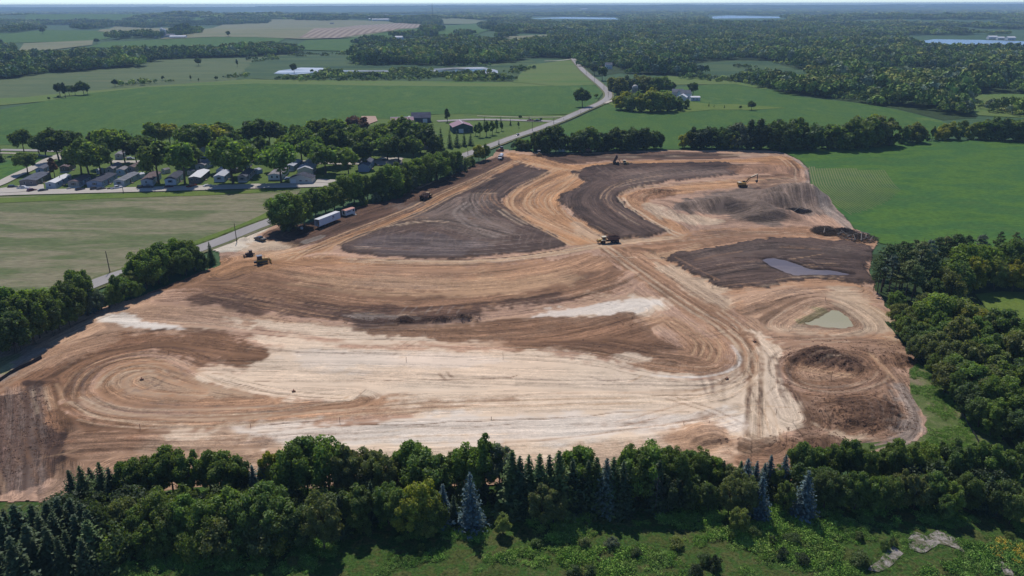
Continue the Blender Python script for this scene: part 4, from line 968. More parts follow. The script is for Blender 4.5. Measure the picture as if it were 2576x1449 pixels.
def broad_crown(seed, leaves, size, rad, zc, rz, lobes, lobe_r, up=.35, low=-.8):
    rg = np.random.default_rng(seed)
    C_ = []
    while len(C_) < lobes:
        d = unit(rg.normal(size=(1, 3)))[0]
        if d[2] < low: continue
        q = rg.uniform(.45, .92)
        p = d * q * np.array([rad, rad, rz]) * rg.uniform(.85, 1.12)
        C_.append((p, lobe_r * rg.uniform(.6, 1.25) * rad))
    V, T = [], []
    per = leaves // lobes
    for p, r in C_:
        k = int(per * (r / (lobe_r * rad)) ** 1.6) + 8
        d = unit(rg.normal(size=(k, 3)) + np.array([0, 0, up]) + .5 * p / (np.linalg.norm(p) + 1e-6))
        rr = r * (rg.uniform(.55, 1.1, (k, 1)) + .38 * rg.uniform(0, 1, (k, 1)) ** 5)
        c = p + d * rr * np.array([.92, .92, 1.0])
        nrm = unit(d + rg.normal(size=(k, 3)) * .75 + np.array([0, 0, .25]))
        v, f = quads_at(c, nrm, size * rg.uniform(.55, 1.3, k), .55, rg)
        base = rg.uniform(.72, 1.22)
        t = base * rg.uniform(.72, 1.3, k)
        V.append(v); T.append(np.repeat(t, 4))
    V = np.vstack(V); V[:, 2] += zc
    T = np.concatenate(T)
    return V, np.arange(len(V)).reshape(-1, 4), T

def add_tone(me, T, warm=.1, seed=0):
    rg = np.random.default_rng(seed)
    w = np.repeat(rg.uniform(-warm, warm, len(T) // 4), 4)
    vattr(me, 'tone', np.stack([T * (1 + w), T, T * (1 - w)], 1))

def trunk_mesh(name, h, r, crown_z, rad, seed, limbs=6, mat=None):
    rg = random.Random(seed)
    mb = MB()
    p, q = Vector((0, 0, -.3)), Vector((rg.uniform(-.3, .3), rg.uniform(-.3, .3), h * .3))
    mb.bar(p, q, r * 1.25, r * .85, 7)
    t = Vector((q.x * 1.8, q.y * 1.8, h * .68)); mb.bar(q, t, r * .85, r * .35, 6)
    for i in range(limbs):
        a = i * 2.4 + rg.uniform(-.4, .4)
        s = q.lerp(t, rg.uniform(0, .7))
        e = Vector((math.cos(a) * rad * rg.uniform(.5, .8), math.sin(a) * rad * rg.uniform(.5, .8), s.z + h * rg.uniform(.15, .32)))
        m_ = s.lerp(e, .5) + Vector((0, 0, h * .03))
        mb.bar(s, m_, r * .42, r * .25, 5); mb.bar(m_, e, r * .25, r * .08, 4)
    me = bpy.data.meshes.new(name); me.from_pydata(mb.v, [], mb.f); me.materials.append(mat or BARK); me.update()
    return me

def mk_crown(name, data, mat, seed):
    V, Fq, T = data
    me = mesh_np(name, V, Fq, mat)
    add_tone(me, T, .1, seed)
    return me

def spruce_crown(seed, h, r, levels, arms, per, size, droop=.25):
    rg = np.random.default_rng(seed)
    V, T = [], []
    for i in range(levels):
        f = (i + rg.uniform(-.3, .3)) / levels
        f = min(max(f, 0), .995)
        z = h * (.05 + .95 * f)
        L = r * (1 - f) ** .85 * rg.uniform(.85, 1.12) + .12
        na = max(4, int(arms * (1 - f * .55)))
        for k in range(na):
            a = 2 * math.pi * (k + rg.uniform(-.3, .3)) / na + i * .7
            l = L * rg.uniform(.75, 1.12)
            m = max(2, int(per * l / r) + 2)
            t = (np.arange(m) + rg.uniform(.2, .8, m)) / m
            dr = -droop * l * t ** 1.4 + .18 * l * np.clip(t - .7, 0, 1) * 2
            c = np.stack([np.cos(a) * l * t, np.sin(a) * l * t, z + dr], 1)
            c[:, :2] += rg.normal(size=(m, 2)) * .1 * l * .8
            nrm = unit(np.stack([np.cos(a) * .35 * np.ones(m), np.sin(a) * .35 * np.ones(m), np.ones(m)], 1) + rg.normal(size=(m, 3)) * .45)
            v, _ = quads_at(c, nrm, size * rg.uniform(.6, 1.2, m) * (.6 + .5 * l / r), .5, rg)
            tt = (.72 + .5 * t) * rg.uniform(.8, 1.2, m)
            V.append(v); T.append(np.repeat(tt, 4))
    V = np.vstack(V)
    return V, np.arange(len(V)).reshape(-1, 4), np.concatenate(T)

def pine_crown(seed, h, r, plumes, per, size, z0=.42):
    rg = np.random.default_rng(seed)
    V, T = [], []
    for i in range(plumes):
        f = rg.uniform(0, 1) ** .9
        z = h * (z0 + (1 - z0) * f)
        prof = r * (.35 + .9 * math.sin(math.pi * min(1, .25 + f * .72)))
        a = rg.uniform(0, 2 * math.pi); l = prof * rg.uniform(.3, 1.0) * (1 - f ** 4 * .7)
        c0 = np.array([math.cos(a) * l, math.sin(a) * l, z + .12 * l])
        k = per
        d = unit(rg.normal(size=(k, 3))) * rg.uniform(.2, 1, (k, 1)) * np.array([1, 1, .38]) * r * .34
        nrm = unit(d + np.array([0, 0, 1.0]) + rg.normal(size=(k, 3)) * .6)
        v, _ = quads_at(c0 + d, nrm, size * rg.uniform(.6, 1.3, k), .35, rg)
        V.append(v); T.append(np.repeat(rg.uniform(.75, 1.25) * rg.uniform(.75, 1.25, k), 4))
    V = np.vstack(V)
    return V, np.arange(len(V)).reshape(-1, 4), np.concatenate(T)

# prototypes stand 12 m tall; near ones carry small sprays, middle-distance ones larger
PROTO = {}
def proto(kind, crown, trunk): PROTO.setdefault(kind, []).append((crown, trunk))
for i in range(5):
    rad = [3.9, 4.4, 3.5, 4.1, 3.7][i]; rz = [5.2, 4.9, 5.6, 5.1, 5.4][i]
    proto('broad', mk_crown('crown', broad_crown(100 + i, 12500, .30, rad, 6.3, rz, [58, 70, 50, 64, 48][i], .30, .3), LEAF, i), trunk_mesh('trunk', 12, .2, 7, rad, i))
for i in range(3):
    proto('feathery', mk_crown('crown', broad_crown(130 + i, 12000, .23, [3.7, 3.3, 4.0][i], 6.2, [5.3, 5.5, 5.0][i], [84, 72, 96][i], .24, .5), LEAF, i + 9), trunk_mesh('trunk', 12, .16, 7, 3, 40 + i, 8))
for i in range(3):
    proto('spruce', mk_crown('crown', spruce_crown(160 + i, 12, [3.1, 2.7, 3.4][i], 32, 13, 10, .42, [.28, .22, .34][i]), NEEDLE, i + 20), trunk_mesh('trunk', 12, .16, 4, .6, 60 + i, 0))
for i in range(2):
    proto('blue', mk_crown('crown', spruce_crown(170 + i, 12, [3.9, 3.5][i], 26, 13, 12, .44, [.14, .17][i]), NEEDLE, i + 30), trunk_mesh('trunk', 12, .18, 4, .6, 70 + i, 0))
for i in range(3):
    proto('pine', mk_crown('crown', pine_crown(180 + i, 12, [2.3, 2.0, 2.7][i], [52, 44, 60][i], 62, .26, [.48, .52, .40][i]), NEEDLE, i + 36), trunk_mesh('trunk', 15.5, .17, 6, 1.4, 80 + i, 6))
for i in range(4):
    rad = [4.5, 4.1, 4.9, 4.3][i]; rz = [4.2, 4.4, 4.0, 4.3][i]
    proto('mid', mk_crown('crown', broad_crown(200 + i, 4200, .52, rad, 7.8, rz, [44, 36, 52, 40][i], .30, .3), LEAF, i + 50), trunk_mesh('trunk', 12, .24, 7, rad, 90 + i))
for i in range(3):
    rad = [4.6, 4.2, 5.0][i]
    proto('low', mk_crown('crown', broad_crown(215 + i, 4600, .55, rad, 5.7, [6.0, 6.2, 5.8][i], [48, 40, 56][i], .29, .3, -.95), LEAF, i + 55), trunk_mesh('trunk', 12, .2, 6, rad, 93 + i))
for i in range(2):
    proto('midspruce', mk_crown('crown', spruce_crown(230 + i, 12, [2.2, 2.8][i], 18, 8, 5, .62, .25), NEEDLE, i + 60), trunk_mesh('trunk', 12, .2, 4, .6, 95 + i, 0))
for i in range(3):
    proto('bush', mk_crown('crown', broad_crown(250 + i, 2400, .30, [3.4, 4.0, 3.0][i], 3.2, [3.4, 3.0, 3.8][i], [18, 24, 16][i], .42, .5), LEAF, i + 70), trunk_mesh('trunk', 5, .1, 3, 2.4, 98 + i, 7))
for i in range(2):
    proto('column', mk_crown('crown', broad_crown(270 + i, 1500, .5, [1.7, 1.4][i], 6.6, 5.3, 22, .5, .4), LEAF, i + 80), trunk_mesh('trunk', 12, .16, 6, 1, 100 + i, 3))

# leaf colours: (tone word, base colour)
TONE = dict(mid=('mid green', (.120, .172, .042)), dark=('dark green', (.080, .118, .036)), olive=('olive green', (.146, .164, .054)), yellow=('yellow-green', (.250, .255, .040)),
            bright=('bright green', (.146, .212, .042)), lime=('light green', (.186, .228, .062)), blue=('blue-green', (.096, .142, .122)), deep=('blackish green', (.046, .070, .030)),
            grey=('grey-green', (.130, .164, .112)), steel=('steel blue', (.088, .130, .134)), plum=('purplish', (.130, .072, .066)))
NAMES = dict(broad=('broadleaf_tree', 'broadleaf tree'), feathery=('feathery_tree', 'feathery tree'), spruce=('spruce_tree', 'spruce'), blue=('blue_spruce', 'broad spruce'), pine=('pine_tree', 'pine'),
             mid=('leafy_tree', 'leafy tree'), low=('leafy_tree', 'leafy tree'), midspruce=('conifer_tree', 'conifer'), bush=('bush', 'bush'), column=('upright_tree', 'slender tree'))
TREES = []      # (pixel x for ordering, object, phrase parts) filled by plant(), labelled at the end
def plant(kind, x, y, h, tone='mid', group='trees', place='', z=None, wide=1.0, var=None, note=None):
    v = PROTO[kind]
    crown, trunk = v[random.randrange(len(v)) if var is None else var % len(v)]
    ref = {'bush': 6.2, 'pine': 12.5}.get(kind, 12.0)
    s = h / ref
    nm, word = NAMES[kind]
    e = empty(nm, (x, y, (float(H(x, y)) if z is None else z)), random.uniform(0, 6.28), None, 'bush' if kind == 'bush' else 'tree', group)
    w = wide * random.uniform(.9, 1.12)
    e.scale = (s * w, s * w, s)
    c = link('crown', crown, e); t = link('trunk', trunk, e)
    k = TONE[tone][1]; j = random.uniform(.86, 1.14); j2 = random.uniform(-.08, .08)
    c.color = (k[0] * j * (1 + j2), k[1] * j, k[2] * j * (1 - j2), 1)
    TREES.append((pix(x, y, 0)[0], e, TONE[tone][0], word, place, note, h))
    return e

def by_top(u, v, d, kind, tone, wide=1.0, group='trees of the near belt', place='in the belt between sand and grass', dh=0, note=None):
    """a tree standing d metres out whose tip lies on the sight line u,v"""
    r = rays([(u, v)])[0]
    t = d / r[1]
    x = r[0] * t
    h = CAMH + r[2] * t + dh - float(H(x, d))
    return plant(kind, x, d, max(h, 1.0), tone, group, place, None, wide, None, note)

def by_base(u, v, h, kind, tone, wide=1.0, group='trees', place='', note=None):
    x, y = g1(u, v)
    return plant(kind, x, y, h, tone, group, place, None, wide, None, note)

# ---- the belt along the near edge of the site
BT = 'trees of the belt in front'
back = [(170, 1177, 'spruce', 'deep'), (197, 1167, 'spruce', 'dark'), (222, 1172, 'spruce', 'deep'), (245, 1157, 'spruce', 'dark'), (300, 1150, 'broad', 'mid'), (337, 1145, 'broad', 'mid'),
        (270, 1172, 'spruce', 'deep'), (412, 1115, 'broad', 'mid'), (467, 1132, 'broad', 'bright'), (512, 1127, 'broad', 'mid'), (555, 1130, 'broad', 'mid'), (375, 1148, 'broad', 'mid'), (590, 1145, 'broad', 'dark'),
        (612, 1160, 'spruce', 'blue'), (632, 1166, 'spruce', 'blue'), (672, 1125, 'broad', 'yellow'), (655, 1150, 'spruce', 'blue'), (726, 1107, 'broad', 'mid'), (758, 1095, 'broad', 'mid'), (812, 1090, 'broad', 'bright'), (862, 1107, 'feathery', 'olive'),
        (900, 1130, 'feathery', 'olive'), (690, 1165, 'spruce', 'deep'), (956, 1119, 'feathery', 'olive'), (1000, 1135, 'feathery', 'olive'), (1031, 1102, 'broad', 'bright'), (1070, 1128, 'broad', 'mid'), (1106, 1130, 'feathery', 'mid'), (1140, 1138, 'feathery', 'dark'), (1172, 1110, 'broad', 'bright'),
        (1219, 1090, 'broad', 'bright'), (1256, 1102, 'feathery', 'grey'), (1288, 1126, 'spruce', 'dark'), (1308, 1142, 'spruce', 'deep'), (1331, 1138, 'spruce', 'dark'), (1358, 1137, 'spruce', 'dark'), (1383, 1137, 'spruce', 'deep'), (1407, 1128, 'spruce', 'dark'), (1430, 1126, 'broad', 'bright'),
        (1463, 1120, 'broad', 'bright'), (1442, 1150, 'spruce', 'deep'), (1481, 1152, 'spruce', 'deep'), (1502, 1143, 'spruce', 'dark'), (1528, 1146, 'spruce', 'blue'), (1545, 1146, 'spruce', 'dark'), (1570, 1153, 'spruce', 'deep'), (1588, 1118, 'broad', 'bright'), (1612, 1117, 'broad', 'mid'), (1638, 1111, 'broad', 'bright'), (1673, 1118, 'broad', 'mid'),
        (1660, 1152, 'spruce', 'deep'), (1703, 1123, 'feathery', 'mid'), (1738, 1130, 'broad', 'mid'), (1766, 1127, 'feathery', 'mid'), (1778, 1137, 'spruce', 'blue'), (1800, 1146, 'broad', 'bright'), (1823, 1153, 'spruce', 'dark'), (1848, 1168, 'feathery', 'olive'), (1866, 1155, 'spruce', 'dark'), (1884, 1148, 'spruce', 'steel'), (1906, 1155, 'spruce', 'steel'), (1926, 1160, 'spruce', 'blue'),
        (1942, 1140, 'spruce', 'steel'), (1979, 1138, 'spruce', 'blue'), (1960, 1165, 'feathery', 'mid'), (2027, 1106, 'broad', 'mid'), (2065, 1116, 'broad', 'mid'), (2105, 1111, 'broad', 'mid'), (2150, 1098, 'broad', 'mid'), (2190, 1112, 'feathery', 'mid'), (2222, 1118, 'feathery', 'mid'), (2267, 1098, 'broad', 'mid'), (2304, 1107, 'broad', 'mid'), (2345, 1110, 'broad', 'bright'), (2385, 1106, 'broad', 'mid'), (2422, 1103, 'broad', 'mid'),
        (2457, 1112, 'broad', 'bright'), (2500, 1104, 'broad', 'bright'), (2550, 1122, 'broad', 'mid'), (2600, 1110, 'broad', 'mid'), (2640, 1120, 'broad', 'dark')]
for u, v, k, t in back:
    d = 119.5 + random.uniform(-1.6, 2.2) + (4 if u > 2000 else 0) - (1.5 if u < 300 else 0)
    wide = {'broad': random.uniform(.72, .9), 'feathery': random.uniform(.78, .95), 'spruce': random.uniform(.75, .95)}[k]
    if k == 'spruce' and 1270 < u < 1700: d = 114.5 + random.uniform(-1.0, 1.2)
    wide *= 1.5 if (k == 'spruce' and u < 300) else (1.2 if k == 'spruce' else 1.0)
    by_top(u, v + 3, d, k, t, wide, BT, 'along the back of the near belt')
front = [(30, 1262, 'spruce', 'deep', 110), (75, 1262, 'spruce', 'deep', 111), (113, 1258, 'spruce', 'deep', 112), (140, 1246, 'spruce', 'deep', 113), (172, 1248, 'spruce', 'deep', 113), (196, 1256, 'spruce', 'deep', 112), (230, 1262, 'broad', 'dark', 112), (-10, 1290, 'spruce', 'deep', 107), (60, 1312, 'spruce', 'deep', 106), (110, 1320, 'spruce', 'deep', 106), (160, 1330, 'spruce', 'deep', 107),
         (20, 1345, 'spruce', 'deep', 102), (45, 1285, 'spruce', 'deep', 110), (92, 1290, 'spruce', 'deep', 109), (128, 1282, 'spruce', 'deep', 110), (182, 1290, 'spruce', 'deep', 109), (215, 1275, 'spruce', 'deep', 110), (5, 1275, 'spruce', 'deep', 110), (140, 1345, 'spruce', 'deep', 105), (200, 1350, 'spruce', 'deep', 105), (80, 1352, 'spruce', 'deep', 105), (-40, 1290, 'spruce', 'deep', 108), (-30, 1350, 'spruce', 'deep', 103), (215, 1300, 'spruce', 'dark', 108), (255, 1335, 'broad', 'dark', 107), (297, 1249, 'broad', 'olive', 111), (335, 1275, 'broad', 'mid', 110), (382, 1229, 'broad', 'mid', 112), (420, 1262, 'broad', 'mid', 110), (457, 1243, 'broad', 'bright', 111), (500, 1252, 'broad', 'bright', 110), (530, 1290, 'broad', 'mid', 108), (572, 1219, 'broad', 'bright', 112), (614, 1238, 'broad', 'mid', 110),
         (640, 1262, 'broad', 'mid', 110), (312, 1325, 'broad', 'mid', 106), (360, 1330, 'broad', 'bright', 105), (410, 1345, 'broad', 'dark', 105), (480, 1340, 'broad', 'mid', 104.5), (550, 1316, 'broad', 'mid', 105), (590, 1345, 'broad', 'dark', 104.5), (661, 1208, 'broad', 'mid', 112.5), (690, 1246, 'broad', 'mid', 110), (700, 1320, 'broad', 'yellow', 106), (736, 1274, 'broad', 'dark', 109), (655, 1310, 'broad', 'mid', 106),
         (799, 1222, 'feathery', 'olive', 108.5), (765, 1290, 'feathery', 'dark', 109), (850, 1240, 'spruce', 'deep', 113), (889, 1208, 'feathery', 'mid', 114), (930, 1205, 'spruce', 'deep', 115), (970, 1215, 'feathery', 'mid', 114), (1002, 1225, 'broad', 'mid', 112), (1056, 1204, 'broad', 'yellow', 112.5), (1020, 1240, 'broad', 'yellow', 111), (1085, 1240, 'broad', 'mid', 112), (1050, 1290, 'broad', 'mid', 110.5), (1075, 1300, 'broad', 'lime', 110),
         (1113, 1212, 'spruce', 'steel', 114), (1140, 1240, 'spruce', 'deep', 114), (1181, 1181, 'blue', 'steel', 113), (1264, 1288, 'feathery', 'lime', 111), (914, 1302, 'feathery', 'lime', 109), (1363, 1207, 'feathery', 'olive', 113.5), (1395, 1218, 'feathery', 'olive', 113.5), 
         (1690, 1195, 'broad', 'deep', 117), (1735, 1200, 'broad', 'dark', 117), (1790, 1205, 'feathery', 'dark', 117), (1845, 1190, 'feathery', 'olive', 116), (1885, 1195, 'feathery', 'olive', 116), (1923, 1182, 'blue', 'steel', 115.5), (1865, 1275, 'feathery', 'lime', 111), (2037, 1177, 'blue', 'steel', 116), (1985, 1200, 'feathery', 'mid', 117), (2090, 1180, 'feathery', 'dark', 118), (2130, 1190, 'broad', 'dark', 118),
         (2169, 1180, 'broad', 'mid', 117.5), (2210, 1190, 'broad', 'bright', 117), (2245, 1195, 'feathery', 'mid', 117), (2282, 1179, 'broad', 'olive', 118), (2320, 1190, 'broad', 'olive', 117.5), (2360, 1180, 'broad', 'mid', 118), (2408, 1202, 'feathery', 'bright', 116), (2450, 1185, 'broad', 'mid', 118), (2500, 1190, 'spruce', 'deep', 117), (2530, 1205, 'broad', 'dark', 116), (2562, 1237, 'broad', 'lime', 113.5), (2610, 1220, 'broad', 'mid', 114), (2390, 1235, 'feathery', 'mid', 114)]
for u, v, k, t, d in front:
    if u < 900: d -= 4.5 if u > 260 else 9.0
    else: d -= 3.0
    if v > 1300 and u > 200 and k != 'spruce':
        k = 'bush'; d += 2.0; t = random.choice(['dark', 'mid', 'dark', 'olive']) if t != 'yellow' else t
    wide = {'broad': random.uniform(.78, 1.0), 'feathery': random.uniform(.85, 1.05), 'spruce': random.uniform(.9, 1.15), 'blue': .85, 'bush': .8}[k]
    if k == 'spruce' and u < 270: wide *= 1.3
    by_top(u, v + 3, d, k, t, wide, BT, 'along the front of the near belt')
# undergrowth between the rows
for i in range(46):
    u = 150 + i * 53 + random.uniform(-18, 18)
    d = 118.0 + random.uniform(-2.0, 1.6) - (5 if u < 900 else 0)
    r_ = rays([(u, 1290)])[0]; x_ = r_[0] / r_[1] * d
    plant('bush', x_, d, random.uniform(3.6, 6.2), random.choice(['dark', 'deep', 'mid', 'dark']), 'undergrowth bushes inside the near belt', 'in the undergrowth of the near belt', None, random.uniform(.9, 1.2))
# bushes on the rough grass
for u, v, h, t in [(1800, 1432, 3.2, 'deep'), (1775, 1418, 2.4, 'dark'), (1750, 1448, 2.6, 'deep'), (1443, 1446, 2.0, 'dark'), (1483, 1446, 2.0, 'dark'), (1989, 1362, 1.9, 'dark'), (1942, 1366, 1.6, 'dark'), (1970, 1404, 2.4, 'deep'), (2017, 1414, 2.2, 'deep'), (2164, 1420, 2.6, 'dark'), (2222, 1380, 2.0, 'mid'),
                   (1060, 1384, 1.7, 'mid'), (1058, 1400, 1.3, 'dark'), (1350, 1372, 1.7, 'mid'), (1470, 1374, 2.0, 'olive'), (1540, 1376, 2.2, 'grey'), (1600, 1398, 1.7, 'dark'), (1700, 1372, 2.2, 'lime'), (1840, 1356, 1.8, 'mid'), (1895, 1348, 2.4, 'mid'), (2160, 1356, 1.7, 'dark'), (2245, 1374, 1.8, 'dark'), (740, 1420, 1.8, 'olive'), (2540, 1356, 1.6, 'mid')]:
    by_base(u, v, h * .78, 'bush', t, random.uniform(1.0, 1.5), 'bushes on the rough grass', 'on the rough grass below the belt')
# ---- hedge of trees along the road, lower part
HL = 'trees of the lower roadside hedge'
low = [(20, 880, 720, 'broad', 'mid'), (70, 868, 722, 'broad', 'bright'), (118, 850, 726, 'broad', 'mid'), (160, 830, 730, 'broad', 'mid'), (40, 900, 770, 'broad', 'dark'), (100, 862, 765, 'broad', 'mid'), (150, 842, 760, 'broad', 'mid'), (205, 800, 668, 'broad', 'mid'), (190, 820, 700, 'broad', 'dark'), (232, 795, 715, 'blue', 'steel'), (250, 792, 725, 'broad', 'grey'), (275, 785, 730, 'broad', 'mid'),
       (305, 772, 690, 'broad', 'mid'), (330, 762, 700, 'broad', 'bright'), (345, 740, 660, 'broad', 'bright'), (370, 735, 625, 'broad', 'bright'), (352, 735, 645, 'broad', 'mid'), (400, 722, 615, 'broad', 'bright'), (385, 735, 670, 'feathery', 'olive'), (425, 715, 640, 'broad', 'dark'), (448, 690, 596, 'broad', 'bright'), (470, 690, 600, 'broad', 'mid'), (490, 690, 612, 'broad', 'mid'), (455, 708, 650, 'feathery', 'mid'), (505, 680, 628, 'broad', 'mid'), (533, 672, 607, 'spruce', 'dark'), (418, 728, 690, 'broad', 'dark'), (515, 690, 640, 'broad', 'dark'),
       (0, 886, 716, 'broad', 'bright'), (30, 872, 722, 'broad', 'bright'), (55, 890, 750, 'broad', 'mid'), (90, 876, 735, 'broad', 'mid'), (105, 848, 716, 'broad', 'bright'), (135, 856, 748, 'broad', 'dark'), (145, 838, 718, 'broad', 'bright'), (178, 834, 740, 'broad', 'mid'), (176, 812, 712, 'broad', 'mid'), (222, 806, 726, 'feathery', 'grey'), (258, 792, 742, 'broad', 'dark'), (290, 780, 716, 'broad', 'mid'),
       (315, 758, 690, 'broad', 'mid'), (338, 752, 676, 'feathery', 'olive'), (362, 722, 640, 'broad', 'mid'), (412, 702, 606, 'broad', 'mid'), (432, 698, 612, 'broad', 'bright'), (468, 702, 622, 'broad', 'mid'), (482, 676, 602, 'broad', 'mid'), (505, 694, 650, 'broad', 'mid'), (390, 712, 640, 'broad', 'dark'), (345, 762, 705, 'broad', 'mid'), (-40, 910, 760, 'broad', 'mid'), (-90, 930, 780, 'broad', 'dark'), (-20, 880, 725, 'broad', 'mid')]
for u, vb, vt, k, t in low:
    x, y = g1(u, vb - 10)
    h = max(4, height_at(u, vt, x, y))
    plant(k, x, y, h, t, HL, 'in the hedge left of the entrance', None, random.uniform(.85, 1.1) if k != 'spruce' else 1.0)
# ---- hedge, upper part along the haul road
HU = 'trees of the upper roadside hedge'
upper = [(716, 588, 484, 'broad', 'bright'), (740, 582, 478, 'broad', 'bright'), (765, 575, 480, 'broad', 'mid'), (795, 554, 466, 'broad', 'mid'), (820, 544, 466, 'broad', 'bright'), (842, 537, 456, 'broad', 'mid'), (748, 584, 510, 'feathery', 'grey'), (864, 526, 436, 'broad', 'bright'), (892, 517, 430, 'broad', 'bright'), (925, 508, 438, 'broad', 'mid'), (945, 504, 448, 'broad', 'dark'),
         (960, 506, 420, 'broad', 'mid'), (985, 500, 408, 'broad', 'bright'), (1010, 492, 404, 'broad', 'mid'), (1035, 482, 410, 'broad', 'mid'), (1050, 474, 395, 'broad', 'bright'), (1075, 468, 388, 'broad', 'mid'), (1040, 486, 440, 'feathery', 'grey'), (1100, 460, 380, 'broad', 'bright'), (1125, 450, 376, 'broad', 'mid'), (1150, 442, 374, 'broad', 'mid'), (1170, 436, 392, 'midspruce', 'dark'), (1130, 455, 420, 'feathery', 'grey'), (1158, 444, 408, 'broad', 'grey'),
         (1205, 412, 362, 'broad', 'yellow'), (1222, 408, 360, 'broad', 'mid'), (1190, 424, 396, 'broad', 'bright'), (1000, 504, 460, 'broad', 'dark'), (905, 514, 470, 'broad', 'dark'), (1255, 372, 358, 'midspruce', 'dark')]
for u, vb, vt, k, t in upper:
    x, y = g1(u, vb - 6)
    h = max(4, height_at(u, vt, x, y))
    plant(k, x, y, h, t, HU, 'in the hedge beside the haul road', None, random.uniform(.95, 1.2))
for i in range(30):
    f = i / 29 + random.uniform(-.01, .01)
    q = np.array([(712, 588), (780, 574), (890, 530), (1000, 502), (1060, 470), (1130, 446), (1185, 424)]); p = np.array([np.interp(f, np.linspace(0, 1, 7), q[:, 0]), np.interp(f, np.linspace(0, 1, 7), q[:, 1])])
    if 752 < p[0] < 912: continue
    by_base(p[0], p[1] - 7, random.uniform(3.5, 5.5), 'bush', random.choice(['mid', 'dark', 'grey', 'mid']), 1.0, 'bushes at the foot of the upper hedge', 'at the foot of the upper hedge')
# ---- the wood on the right
RW = 'trees of the wood on the right'
pines = [(2196, 734, 690), (2206, 742, 655), (2216, 735, 610), (2232, 750, 640), (2222, 722, 625), (2246, 756, 660), (2258, 745, 625), (2240, 715, 612), (2275, 760, 650), (2268, 725, 608), (2290, 770, 665), (2300, 740, 605), (2285, 700, 600), (2320, 715, 600), (2345, 700, 594), (2365, 690, 592), (2390, 690, 586), (2260, 690, 605), (2205, 700, 640), (2420, 680, 590), (2455, 675, 588), (2500, 672, 580), (2540, 668, 582), (2575, 672, 586), (2330, 745, 640), (2310, 690, 612)]
for u, vb, vt in pines:
    x, y = g1(u, vb)
    plant('pine', x, y, max(7, height_at(u, vt, x, y)), random.choice(['dark', 'dark', 'grey', 'olive']), RW, 'at the pine end of the wood', None, random.uniform(.85, 1.15))
woods_r = [(2268, 842, 770, 'mid'), (2276, 852, 790, 'bright'), (2285, 866, 800, 'mid'), (2256, 815, 765, 'dark'), (2300, 880, 815, 'dark'), (2318, 905, 850, 'mid'), (2250, 790, 735, 'mid'), (2345, 950, 880, 'mid'), (2375, 990, 915, 'bright'), (2400, 1015, 930, 'mid'), (2430, 1045, 950, 'dark'), (2460, 1075, 985, 'mid'), (2490, 1095, 1000, 'bright'), (2520, 1110, 1020, 'mid'), (2555, 1120, 1030, 'dark'), (2294, 850, 760, 'bright'), (2332, 850, 730, 'bright'), (2350, 880, 780, 'mid'), (2310, 875, 800, 'lime'), (2375, 830, 735, 'bright'), (2408, 850, 738, 'lime'), (2435, 860, 752, 'yellow'), (2370, 900, 800, 'bright'), (2345, 920, 830, 'mid'), (2400, 910, 790, 'mid'), (2440, 905, 790, 'mid'), (2470, 880, 775, 'dark'), (2507, 880, 775, 'deep'), (2535, 890, 782, 'dark'), (2560, 900, 800, 'deep'), (2385, 950, 850, 'bright'), (2420, 960, 850, 'mid'),
           (2455, 950, 830, 'bright'), (2482, 970, 868, 'lime'), (2500, 940, 820, 'mid'), (2540, 950, 830, 'dark'), (2575, 960, 840, 'mid'), (2440, 1010, 900, 'bright'), (2475, 1020, 910, 'mid'), (2512, 1030, 905, 'olive'), (2545, 1020, 890, 'dark'), (2580, 1030, 900, 'mid'), (2500, 1060, 950, 'mid'), (2540, 1080, 960, 'bright'), (2576, 1090, 970, 'bright'), (2610, 1100, 980, 'mid'), (2400, 985, 900, 'dark'), (2365, 935, 870, 'dark'), (2620, 1010, 880, 'mid'), (2610, 930, 820, 'mid'),
           (2420, 720, 612, 'bright'), (2402, 745, 640, 'mid'), (2440, 735, 640, 'yellow'), (2475, 715, 612, 'mid'), (2532, 712, 600, 'bright'), (2500, 730, 640, 'lime'), (2545, 735, 650, 'yellow'), (2575, 720, 625, 'bright'), (2360, 745, 660, 'mid'), (2380, 770, 690, 'mid'), (2340, 775, 700, 'dark'), (2320, 800, 730, 'mid'), (2600, 740, 640, 'mid'), (2450, 700, 620, 'dark'), (2345, 800, 740, 'bright'), (2300, 905, 850, 'dark'), (2330, 895, 838, 'bright')]
for u, vb, vt, t in woods_r:
    x, y = g1(u, vb)
    plant(random.choice(['broad', 'broad', 'feathery', 'broad']), x, y, max(5, height_at(u, vt + random.uniform(-10, 12), x, y)), random.choice([t, t, 'mid', 'bright', 'olive']) if t not in ('lime', 'yellow') else t, RW, 'in the wood on the right', None, random.uniform(.8, 1.25))
